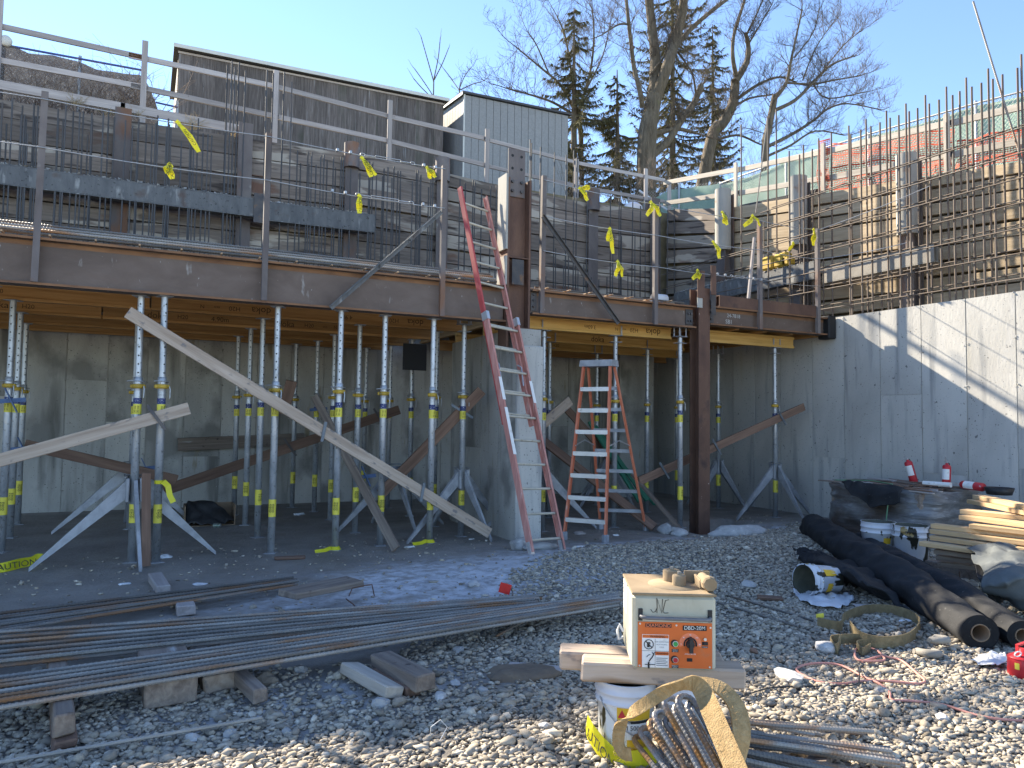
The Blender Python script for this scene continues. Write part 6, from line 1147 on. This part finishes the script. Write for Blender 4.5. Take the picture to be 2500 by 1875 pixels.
# corrugated pipe along the right bank
pp = []; rr_ = []; a = gX(1806, 508, 11.55); c = gX(1990, 470, 11.55)
for i in range(150): f = i/149; pp.append(V(11.62, a.y+(c.y-a.y)*f, a.z+(c.z-a.z)*f)); rr_.append(.085 if i % 4 < 2 else .07)
tag(MB().tube(pp, rr_, 14, smooth=False).build('corrugated_pipe', m_pipe), 'black corrugated drain pipe lying on top of the right timber wall', 'pipe')
# ================================================================== weathered long building
YS = 23.0; x0, x1 = gY(437, 128, YS).x, gY(1083, 254, YS).x; zr0, zr1 = gY(437, 122, YS).z, gY(1083, 250, YS).z; zb_ = 8.0; DP = 4.2
t = thing('weathered_shed', 'long low building with dark weathered vertical siding above the back wall', 'building', ((x0+x1)/2, YS+2, zb_)); n = 25; wv = (x1-x0)/n
MB().box(x0+.04, x1-.04, YS+.02, YS+DP, zb_, zr0-.08).build('wall_core', m_barn, t)
for i in range(n):
    x = x0+wv*(i+.5); plank('siding_board', V(x, YS, zb_), V(x, YS, zr0-.04+(zr1-zr0)*i/n), wv-.012, .022, m_barn, t, up=(0, 1, 0), c=.002, jit=.002)
    if i: plank('batten', V(x-wv/2, YS-.014, zb_), V(x-wv/2, YS-.014, zr0-.05+(zr1-zr0)*i/n), .03, .012, m_barn, t, up=(0, 1, 0), c=.001)
for i in range(10): y = YS+.1+i*.42; plank('siding_board', V(x1+.0, y+.2, zb_), V(x1, y+.2, zr1-.06), .41, .022, m_barn, t, up=(1, 0, 0)); plank('siding_board', V(x0, y+.2, zb_), V(x0, y+.2, zr0-.06), .41, .022, m_barn, t, up=(-1, 0, 0))
r_ = MB(); r_.hexa([V(x0-.14, YS-.2, zr0-.02), V(x1+.12, YS-.2, zr1-.02), V(x1+.12, YS+DP+.2, zr1+.25), V(x0-.14, YS+DP+.2, zr0+.25), V(x0-.14, YS-.2, zr0+.05), V(x1+.12, YS-.2, zr1+.05), V(x1+.12, YS+DP+.2, zr1+.32), V(x0-.14, YS+DP+.2, zr0+.32)]); rf = r_.build('roof', m_shingle, t)
plank('fascia_board', V(x0-.15, YS-.215, zr0+.03), V(x1+.13, YS-.215, zr1+.03), .11, .022, m_trim, t, up=(0, 1, 0))
plank('eave_trim', V(x0-.02, YS-.03, zr0-.07), V(x1+.02, YS-.03, zr1-.07), .06, .03, m_grey, t, up=(0, 1, 0))
# ================================================================== grey shed
YS = 22.3; pL = gY(1134, 230, YS); pR = gY(1387, 282, YS); x0, x1 = pL.x, pR.x; zt0, zt1 = pL.z, pR.z; DP = 3.0
t = thing('grey_shed', 'pale grey grooved plywood shed with dark roof edge right of the weathered building', 'shed', ((x0+x1)/2, YS+1.5, 8.2))
MB().box(x0+.03, x1-.03, YS+.02, YS+DP, 8.1, min(zt0, zt1)-.03).build('wall_core', m_shed, t)
n = 15; wv = (x1-x0)/n
for i in range(n): x = x0+wv*(i+.5); plank('siding_strip', V(x, YS, 8.1), V(x, YS, zt0+(zt1-zt0)*(i+.5)/n-.02), wv-.014, .02, m_shed, t, up=(0, 1, 0), c=.002)
for i in range(12): y = YS+.02+DP/12*(i+.5); plank('siding_strip', V(x0, y, 8.1), V(x0, y, zt0+.02+.35*(i+.5)/12), DP/12-.012, .02, m_shed, t, up=(1, 0, 0), c=.002)
plank('corner_trim', V(x0-.005, YS-.006, 8.1), V(x0-.005, YS-.006, zt0), .05, .05, m_trim, t, up=(0, 1, 0))
r_ = MB(); r_.hexa([V(x0-.1, YS-.1, zt0), V(x1+.1, YS-.1, zt1), V(x1+.1, YS+DP+.1, zt1+.35), V(x0-.1, YS+DP+.1, zt0+.35), V(x0-.1, YS-.1, zt0+.07), V(x1+.1, YS-.1, zt1+.07), V(x1+.1, YS+DP+.1, zt1+.42), V(x0-.1, YS+DP+.1, zt0+.42)]); r_.build('roof', m_shingle, t)
plank('gable_trim', V(x0-.105, YS-.1, zt0-.02), V(x0-.105, YS+DP, zt0+.33), .10, .02, m_trim, t, up=(1, 0, 0))
# ================================================================== fences
def chain(t, a, c, h0, h1, sp=.06, r=.0028, m=m_link, z0=0):
    """diamond mesh of slanting wires between a and c (ground points), height h0..h1"""
    d = c-a; L_ = V(d.x, d.y, 0).length; b = MB(); nn = d.cross(V(0, 0, 1)).normalized(); st = sp*1.35
    for sg in (1, -1):
        k = -h1 if sg > 0 else 0
        while k < L_+(h1 if sg < 0 else 0):
            s0, s1 = k, k+sg*(h1-h0); za, zc = h0, h1
            lo, hi = min(s0, s1), max(s0, s1)
            def cut(s_): return h0+(s_-k)*sg
            A, B = s0, s1
            if A < 0: A = 0
            if A > L_: A = L_
            if B < 0: B = 0
            if B > L_: B = L_
            if abs(B-A) > .03:
                p = a+d*(A/L_)+V(0, 0, cut(A))+nn*(.004*sg); q = a+d*(B/L_)+V(0, 0, cut(B))+nn*(.004*sg); b.tube([p, q], r, 3, False)
            k += st
    o = b.build('wire_mesh', m, t); return kind(o, 'stuff')
t = thing('green_screen_fence', 'chain link fence with green screen running along the right bank', 'fence', (13.2, 9, 6.3))
XF = 13.2; fp = [(14.6, 7.85), (12.4, 7.78), (10.2, 7.62), (8.0, 7.42), (5.6, 7.12), (3.0, 6.8)]
for (ya, za), (yc, zc) in zip(fp, fp[1:]):
    b = MB(); n = 24; vs = []
    for i in range(n+1):
        f = i/n; y = ya+(yc-ya)*f; zt_ = za+(zc-za)*f
        for k in range(9): g = k/8; z = (zt_-1.85)+1.83*g; vs.append(V(XF+.05+.03*noise.noise(V(y*2, z*2, 1))+.02*sin(y*9)*(1-g), y, z-(.04*sin(f*pi) if k == 8 else 0)))
    b.add(vs, [(i*9+k, i*9+k+1, (i+1)*9+k+1, (i+1)*9+k) for i in range(n) for k in range(8)], True); b.build('screen_panel', m_fgreen, t)
    MB().cyl(V(XF, ya, za-2.0), V(XF, ya, za+.05), .028, n=10).build('fence_post', m_link, t); MB().tube([V(XF-.02, ya, za), V(XF-.02, yc, zc)], .019, 8).build('top_tube', m_link, t)
    chain(t, V(XF-.02, ya, za-1.85), V(XF-.02, yc, zc-1.85), 0, 1.87)
a = V(XF-.03, 6.6, 5.6); MB().tube([V(XF-.04, 7.9, 5.65), V(XF-.04, 5.7, 7.1)], .024, 8).build('brace_tube', m_link, t)
# end of the screen returning left behind the corner
t = thing('green_screen_fence', 'green screened fence end behind the corner below the trees', 'fence', (12, 16, 7)); b = MB(); n = 26; vs = []
A_ = gY(1535, 470, 16.6); B2 = V(13.2, 14.6, 0)
for i in range(n+1):
    f = i/n; p = V(A_.x, 16.6, 0).lerp(B2, f); zt_ = 7.45+(7.85-7.45)*sst(0, .5, f)
    for k in range(6): vs.append(V(p.x+.03*sin(f*23), p.y+.05*noise.noise(V(f*7, k, 2)), 6.3+(zt_-6.3)*k/5))
b.add(vs, [(i*6+k, i*6+k+1, (i+1)*6+k+1, (i+1)*6+k) for i in range(n) for k in range(5)], True); b.build('screen_panel', m_fgreen, t)
chain(t, V(A_.x, 16.55, 6.3), V(13.15, 14.58, 6.3), 0, 1.6); MB().cyl(V(A_.x, 16.6, 6.3), V(A_.x, 16.6, 7.9), .03, n=8).build('fence_post', m_link, t); q = V(A_.x, 16.6, 0).lerp(B2, .55); MB().cyl(V(q.x, q.y-.05, 6.3), V(q.x, q.y-.05, 8.1), .03, n=8).build('fence_post', m_link, t)
# left fence with dark scrim
t = thing('dark_screen_fence', 'sagging dark speckled screen on a chain link fence at the upper left', 'fence', (-1.5, 16.2, 7)); YF = 16.2; b = MB(); n = 60; vs = []
topl = [(-140, 75), (20, 108), (70, 130), (130, 135), (190, 150), (235, 168), (300, 178), (345, 180), (366, 215), (385, 265)]
def topy(x):
    for (a, ya), (c, yc) in zip(topl, topl[1:]):
        if x <= c: return ya+(yc-ya)*(x-a)/(c-a)
    return topl[-1][1]
for i in range(n+1):
    x = -140+525*i/n; tp_ = gY(x, topy(x), YF)
    for k in range(10): g = k/9; z = 6.85+(max(tp_.z, 7.0)-6.85)*g; vs.append(V(tp_.x, YF+.10*noise.noise(V(tp_.x*2.2, z*2.2, 5))+.25*(1-g), z))
b.add(vs, [(i*10+k, i*10+k+1, (i+1)*10+k+1, (i+1)*10+k) for i in range(n) for k in range(9)], True); b.build('screen', m_fgrey, t)
a = gY(-140, 82, YF); c = gY(350, 172, YF); MB().tube([a, c], .022, 8).build('top_tube', m_brail, t); MB().tube([gY(380, 250, YF), gY(434, 262, YF)], .02, 8).build('low_tube', m_brail, t)
chain(t, V(a.x, YF-.03, 6.9), V(gY(350, 172, YF).x, YF-.03, 6.9), 0, a.z-6.92, .055, .002); chain(t, V(gY(380, 250, YF).x, YF, 6.9), V(gY(434, 262, YF).x, YF, 6.9), 0, .95, .055, .002)
for x, y in ((8, 105), (195, 140), (350, 165), (433, 250)): p = gY(x, y, YF); MB().cyl(V(p.x, YF+.03, 6.85), V(p.x, YF+.03, p.z+.04), .03, n=8).build('fence_post', m_link if x > 10 else m_steel, t)
p = gY(15, 100, YF-.1); MB().lathe([(0, -.05), (.09, -.05), (.10, 0), (.09, .05), (0, .05)], 18, M=Matrix.Translation(p) @ Matrix.Rotation(radians(90), 4, 'X')).build('round_reflector', m_trim, t)
# orange safety net over the right rail
def onet(label, pts, nx, ny, seed):
    t = MB(); g = [[None]*(nx+1) for _ in range(ny+1)]
    for i in range(ny+1):
        for j in range(nx+1):
            u, v = j/nx, i/ny; p = (pts[0]*(1-u)+pts[1]*u)*(1-v)+(pts[3]*(1-u)+pts[2]*u)*v; g[i][j] = p+V(.07*noise.noise(p*3+V(seed, 0, 0)), .05*noise.noise(p*3+V(0, seed, 0)), .06*noise.noise(p*2.5+V(0, 0, seed)))
    for i in range(ny+1): t.ribbon(g[i], (0, .15, 1), .012 if i % 5 else .03, .002)
    for j in range(nx+1): t.ribbon([g[i][j] for i in range(ny+1)], (0, 1, 0), .007, .002)
    return tag(t.build('safety_net', m_onet), label, 'net')
onet('bunched orange safety net in the middle of the right rail', [gX(2030, 352, 11.95), gX(2330, 318, 11.95), gX(2320, 440, 11.95), gX(2025, 478, 11.95)], 46, 22, 3)
onet('orange safety net falling low at the right picture edge', [gX(2340, 345, 11.75), gX(2540, 312, 11.75), gX(2540, 378, 11.75), gX(2330, 428, 11.75)], 34, 13, 8)
onet('narrow orange net strip hanging on the second pale post', [gX(1998, 345, 11.66), gX(2024, 342, 11.66), gX(2022, 462, 11.66), gX(2000, 472, 11.66)], 6, 26, 5)
# ================================================================== trees
def px3(pts, Y, jit=.25):
    out = []; o = random.uniform(-jit, jit)
    for i, (x, y) in enumerate(pts): o += random.uniform(-jit, jit); out.append(gY(x, y, Y+(o if i else 0)))
    return out
def bare_tree(name, label, limbs, Y, twigs, seed, tl=1.0, rootz=6.95, spread=1.0, term=3):
    random.seed(seed); pb = MB(); tb = MB(); base = gY(*limbs[0][0][0], Y); t = thing(name, label, 'tree', (base.x, Y, rootz)); sc = (base-EYE).dot(fw)/F_PX
    def grow(p, d, ln, r, dep):
        n = 4; P = [p]; q = p.copy(); dd = d.copy()
        for i in range(n): dd = (dd+V(random.uniform(-.22, .22), random.uniform(-.22, .22), random.uniform(-.12, .24))).normalized(); q = q+dd*ln/n; P.append(q)
        tb.tube(P, [max(.0035, r*(1-.75*i/n)) for i in range(n+1)], 4 if r > .02 else 3, False)
        if dep > 0:
            k = 5 if dep > 1 else 4
            for i in range(k):
                f = .3+.7*(i+random.random()*.5)/k; s_ = min(n-1, int(f*n)); a = P[s_].lerp(P[s_+1], f*n-s_ if f < 1 else 1); ax_ = V(random.uniform(-1, 1), random.uniform(-1, 1), random.uniform(-.4, .8)).normalized()
                grow(a, (dd*.75+ax_*.75*spread).normalized(), ln*random.uniform(.4, .62), r*.45, dep-1)
    first = True
    for pts, w0, w1 in limbs:
        P = px3(pts, Y, 0.05 if first else .3)
        if first: P[0] = V(P[0].x, P[0].y, rootz)
        P = smooth(P, 4); m = len(P); pb.tube(P, [(w0+(w1-w0)*i/(m-1))/2*sc*(1+.08*noise.noise(V(i*.7, seed, 1))) for i in range(m)], 12 if w0 > 14 else 8)
        ln = sum((P[i+1]-P[i]).length for i in range(m-1)); nt = int(ln*twigs*(.4 if first else 1))
        for i in range(nt):
            f = .25+.75*random.random() if not first else .5+.5*random.random(); s_ = min(m-2, int(f*(m-1))); a = P[s_].lerp(P[s_+1], f*(m-1)-s_); dd = (P[s_+1]-P[s_]).normalized(); ax_ = V(random.uniform(-1, 1), random.uniform(-.8, .8), random.uniform(-.3, .9)).normalized()
            grow(a, (dd*.6+ax_*.8).normalized(), tl*random.uniform(.7, 1.5), .018*(w0/14)**.35, 2)
        if w1 < 9: grow(P[-1], (P[-1]-P[-2]).normalized(), tl*1.4, w1/2*sc*.9, term)
        first = False
    pb.build('trunk', m_bark, t); kind(tb.build('crown', m_twig, t), 'stuff'); return t
bare_tree('maple_tree', 'large bare maple with thick forked trunk above the corner', [
    ([(1577, 470), (1579, 360), (1588, 285), (1597, 235)], 50, 38), ([(1596, 245), (1600, 150), (1592, 70), (1580, -40)], 30, 20), ([(1598, 250), (1630, 160), (1650, 95), (1666, 30), (1672, -40)], 29, 20), ([(1648, 115), (1690, 68), (1740, 25), (1800, -20)], 14, 8),
    ([(1568, 262), (1563, 225), (1548, 165), (1540, 100), (1533, 40), (1527, -20)], 13, 8), ([(1586, 385), (1630, 345), (1665, 290), (1695, 250), (1712, 208)], 20, 14), ([(1538, 60), (1510, 60), (1470, 85)], 6, 3), ([(1590, 180), (1640, 120), (1670, 145)], 5, 3), ([(1592, 330), (1650, 315), (1700, 325)], 14, 7), ([(1700, 240), (1690, 180), (1655, 130)], 6, 3)], 22.0, 5.0, 3, .8)
bare_tree('bare_tree', 'leaning bare tree right of the maple', [
    ([(1668, 450), (1735, 348), (1763, 304), (1789, 253), (1795, 196)], 32, 22), ([(1795, 200), (1823, 152), (1827, 114), (1820, 80)], 18, 9), ([(1797, 185), (1789, 139), (1792, 85), (1817, 3), (1825, -30)], 12, 6), ([(1822, 85), (1845, 40), (1870, -20)], 6, 3), ([(1826, 110), (1850, 70), (1885, 10)], 5, 3), ([(1802, 240), (1852, 206), (1905, 188), (1950, 205)], 9, 4), ([(1790, 262), (1830, 240), (1880, 232)], 7, 4), ([(1740, 345), (1800, 330), (1850, 350)], 8, 4)], 23.0, 6.0, 5, .9)
bare_tree('bare_tree', 'wide bare tree spreading to the right against the blue sky', [
    ([(1864, 430), (1868, 376), (1876, 316), (1892, 234)], 22, 15), ([(1892, 240), (1920, 202), (1933, 139), (1958, 25)], 11, 4), ([(1890, 270), (1942, 244), (1990, 196), (2031, 158), (2078, 139)], 10, 4), ([(1878, 356), (1942, 323), (1990, 291), (2021, 266), (2069, 253), (2150, 268)], 9, 3), ([(1920, 202), (1985, 205), (2040, 195), (2100, 185)], 6, 3), ([(1876, 380), (1930, 355), (1990, 320), (2060, 330)], 7, 3), ([(1985, 205), (2020, 240), (2110, 225)], 4, 3), ([(1960, 195), (1990, 120), (2030, 60)], 4, 2), ([(2000, 185), (2060, 110), (2110, 70)], 4, 2), ([(1940, 140), (1985, 80), (2000, 20)], 4, 2)], 21.0, 5.5, 8, .85)
bare_tree('bare_tree', 'fine branched bare tree at the left of the spruce', [
    ([(1425, 420), (1418, 330), (1405, 270)], 14, 11), ([(1405, 275), (1370, 210), (1320, 165), (1260, 115)], 8, 3), ([(1408, 285), (1350, 250), (1290, 230), (1235, 215)], 7, 3), ([(1406, 270), (1395, 180), (1380, 90), (1360, 40)], 8, 3), ([(1410, 280), (1440, 180), (1450, 90), (1445, 10)], 8, 3), ([(1412, 290), (1330, 280), (1270, 265), (1225, 250)], 6, 3), ([(1340, 180), (1310, 110), (1290, 80)], 4, 2), ([(1430, 220), (1470, 140), (1490, 60)], 5, 2)], 26.0, 4.5, 12, 1.0)
bare_tree('sapling', 'thin bare sapling rising between the building and the grey shed', [([(1058, 250), (1059, 195)], 4, 3), ([(1059, 200), (1045, 150), (1028, 90)], 3, 2), ([(1060, 190), (1070, 140), (1075, 92)], 3, 2), ([(1060, 195), (1080, 155), (1095, 118)], 3, 2), ([(1058, 235), (1035, 200), (1012, 168)], 2.5, 2), ([(1056, 240), (1030, 215), (1010, 192)], 2.5, 2)], 28.5, .35, 15, .35, spread=.6, term=0)
bare_tree('sapling', 'thin bare sapling just left of the grey shed roof', [([(1120, 250), (1122, 215)], 4, 3), ([(1121, 220), (1100, 190), (1085, 170)], 2.5, 2), ([(1122, 215), (1135, 185), (1150, 165)], 2.5, 2), ([(1122, 220), (1155, 205), (1175, 200)], 2.5, 2)], 28.0, .7, 16, .5, term=1)
def spruce(label, x, ybase, ytop, half, Y, seed, dens=1.0):
    random.seed(seed); p = gY(x, ybase, Y); top = gY(x, ytop, Y); sc = (p-EYE).dot(fw)/F_PX; R_ = half*sc; t = thing('spruce_tree', label, 'tree', (p.x, Y, 6.95)); H = top.z-6.95
    tr = MB().tube([V(p.x, Y, 6.95), V(p.x+.05, Y, 6.95+H*.5), V(p.x, Y, top.z)], [.20, .13, .02], 8); tr.build('trunk', m_bark, t); br = MB(); nd = MB(); lv = int(H/.21)
    def spray(q, d, L_):
        s_ = d.cross(V(0, 0, 1)); s_ = s_.normalized() if s_.length > .01 else V(1, 0, 0)
        for k in range(5):
            e = (d+V(random.uniform(-.7, .7), random.uniform(-.7, .7), random.uniform(-.75, .25))).normalized(); w_ = e.cross(V(random.uniform(-1, 1), random.uniform(-1, 1), random.uniform(-1, 1))).normalized()*random.uniform(.022, .042); l2 = L_*random.uniform(.6, 1.1)
            nd.add([q-w_, q+e*l2*.5+w_*.9, q+e*l2, q+w_], [(0, 1, 2, 3)])
    for i in range(lv):
        f = i/lv; z = 7.0+H*(.05+.95*f); ln = R_*(1-f)**.7*random.uniform(.75, 1.1)+.15
        for k in range(6 if f < .8 else 4):
            if random.random() > .47: continue
            an = random.random()*2*pi; l_ = ln*random.uniform(.45, 1.3); P = []
            for s_ in range(6): g = s_/5; P.append(V(p.x+cos(an)*l_*g, Y+sin(an)*l_*g, z-.42*l_*g+.40*l_*g*g*g+.05*random.uniform(-1, 1)))
            br.tube(P, [.022*(1-.8*s_/5)+.004 for s_ in range(6)], 4, False)
            m = int(l_*11*dens)+3
            for s_ in range(m):
                g = .12+.88*(s_+random.random())/m; gi = min(4, int(g*5)); q = P[gi].lerp(P[gi+1], g*5-gi); d = (P[gi+1]-P[gi]).normalized(); sd = V(-sin(an), cos(an), 0)*random.choice((-1, 1)); spray(q+V(0, 0, -.02), (d*.5+sd*random.uniform(.2, .9)+V(0, 0, -.55)).normalized(), random.uniform(.32, .62)*(1.15-.45*g))
    kind(br.build('branches', m_twig, t), 'stuff'); kind(nd.build('crown', m_spr, t), 'stuff'); return t
spruce('spruce with drooping olive branches left of the maple', 1398, 420, 18, 165, 25.0, 21, 1.05)
spruce('dark spruce directly behind the maple trunk', 1640, 430, -150, 205, 27.0, 22, 1.0)
spruce('low dark spruce between the shed and the maple', 1505, 440, 170, 120, 24.5, 23, 1.1)
spruce('dark spruce behind the leaning bare tree', 1740, 430, 60, 130, 28.0, 24, .9)
# brush, dry grass, saplings at the bank
def brush(label, x0, x1, yb, h, n, Y, seed, m=m_brush, lean=.6, name='dry_brush', cat='brush', r=.006):
    random.seed(seed); b = MB()
    for i in range(n):
        p = gY(random.uniform(x0, x1), yb, Y+random.uniform(-.25, .25)); d = V(random.uniform(-lean, lean), random.uniform(-.3, .3), 1).normalized(); P = [V(p.x, p.y, p.z-.15)]; L_ = h*random.uniform(.35, 1)
        for k in range(4): d = (d+V(random.uniform(-.35, .35), random.uniform(-.2, .2), random.uniform(-.3, .12))).normalized(); P.append(P[-1]+d*L_/4)
        b.tube(P, [r, r*.8, r*.65, r*.5, r*.3], 3, False)
        for k in range(3): a = P[1+k]; e = (d+V(random.uniform(-1, 1), random.uniform(-.5, .5), random.uniform(-.6, .8))).normalized(); b.tube([a, a+e*L_*.15, a+e*L_*.15+V(e.x, e.y, e.z-.4)*L_*.14], [r*.5, r*.4, r*.2], 3, False)
    return tag(b.build(name, m), label, cat)
brush('tangled dry brush before the dark screen fence at the upper left', 20, 350, 262, 1.3, 150, 15.6, 31); brush('thin arching brush twigs beside the first rail post', 330, 395, 270, 1.9, 16, 15.6, 32, r=.008); brush('dry brush behind the corner under the maple', 1480, 1600, 500, .55, 120, 16.2, 33, mat('tan_brush', [(.24, .16, .10), (.36, .26, .17)], 8)); brush('bare undergrowth twigs at the foot of the maple', 1540, 1680, 450, 1.6, 70, 20.5, 34); brush('bare undergrowth behind the grey shed', 1380, 1540, 470, 2.2, 60, 20.5, 35); brush('bare undergrowth below the leaning bare tree', 1680, 1880, 440, 1.8, 70, 20.0, 36)
for i, (x0, x1, y, h, lb) in enumerate([(165, 205, 235, .25, 'tuft of dry grass on the toe board at the upper left'), (250, 345, 262, .22, 'dry grass fringe left of the first rail post'), (445, 485, 298, .38, 'tuft of dry seed grass before the weathered siding'), (360, 580, 318, .12, 'thin dry grass along the toe board'), (572, 600, 322, .3, 'tuft of dry grass beside the soldier pile top'), (670, 760, 380, .5, 'dry stems before the weathered siding'), (930, 1080, 420, .4, 'dry weeds at the right end of the weathered siding')]): brush(lb, x0, x1, y, h, 60 if i != 5 else 14, 14.95, 40+i, m_dry if i < 5 else m_brush, .8, 'dry_grass', 'grass', .004)
p = gY(1545, 505, 15.6); tag(MB().lathe([(0, .16), (.14, .14), (.24, .06), (.27, -.1)], 18, (p.x, p.y, p.z-.05)).build('white_dome', m_pap), 'pale blue plastic dome lid behind the corner lagging', 'lid')
MBs = MB(); a = gY(1560, 465, 16); c = gY(1632, 515, 15.6); MBs.tube([a, c], .03, 8); tag(MBs.build('white_pipe', m_pap), 'thin white pipe leaning behind the corner rails', 'pipe')
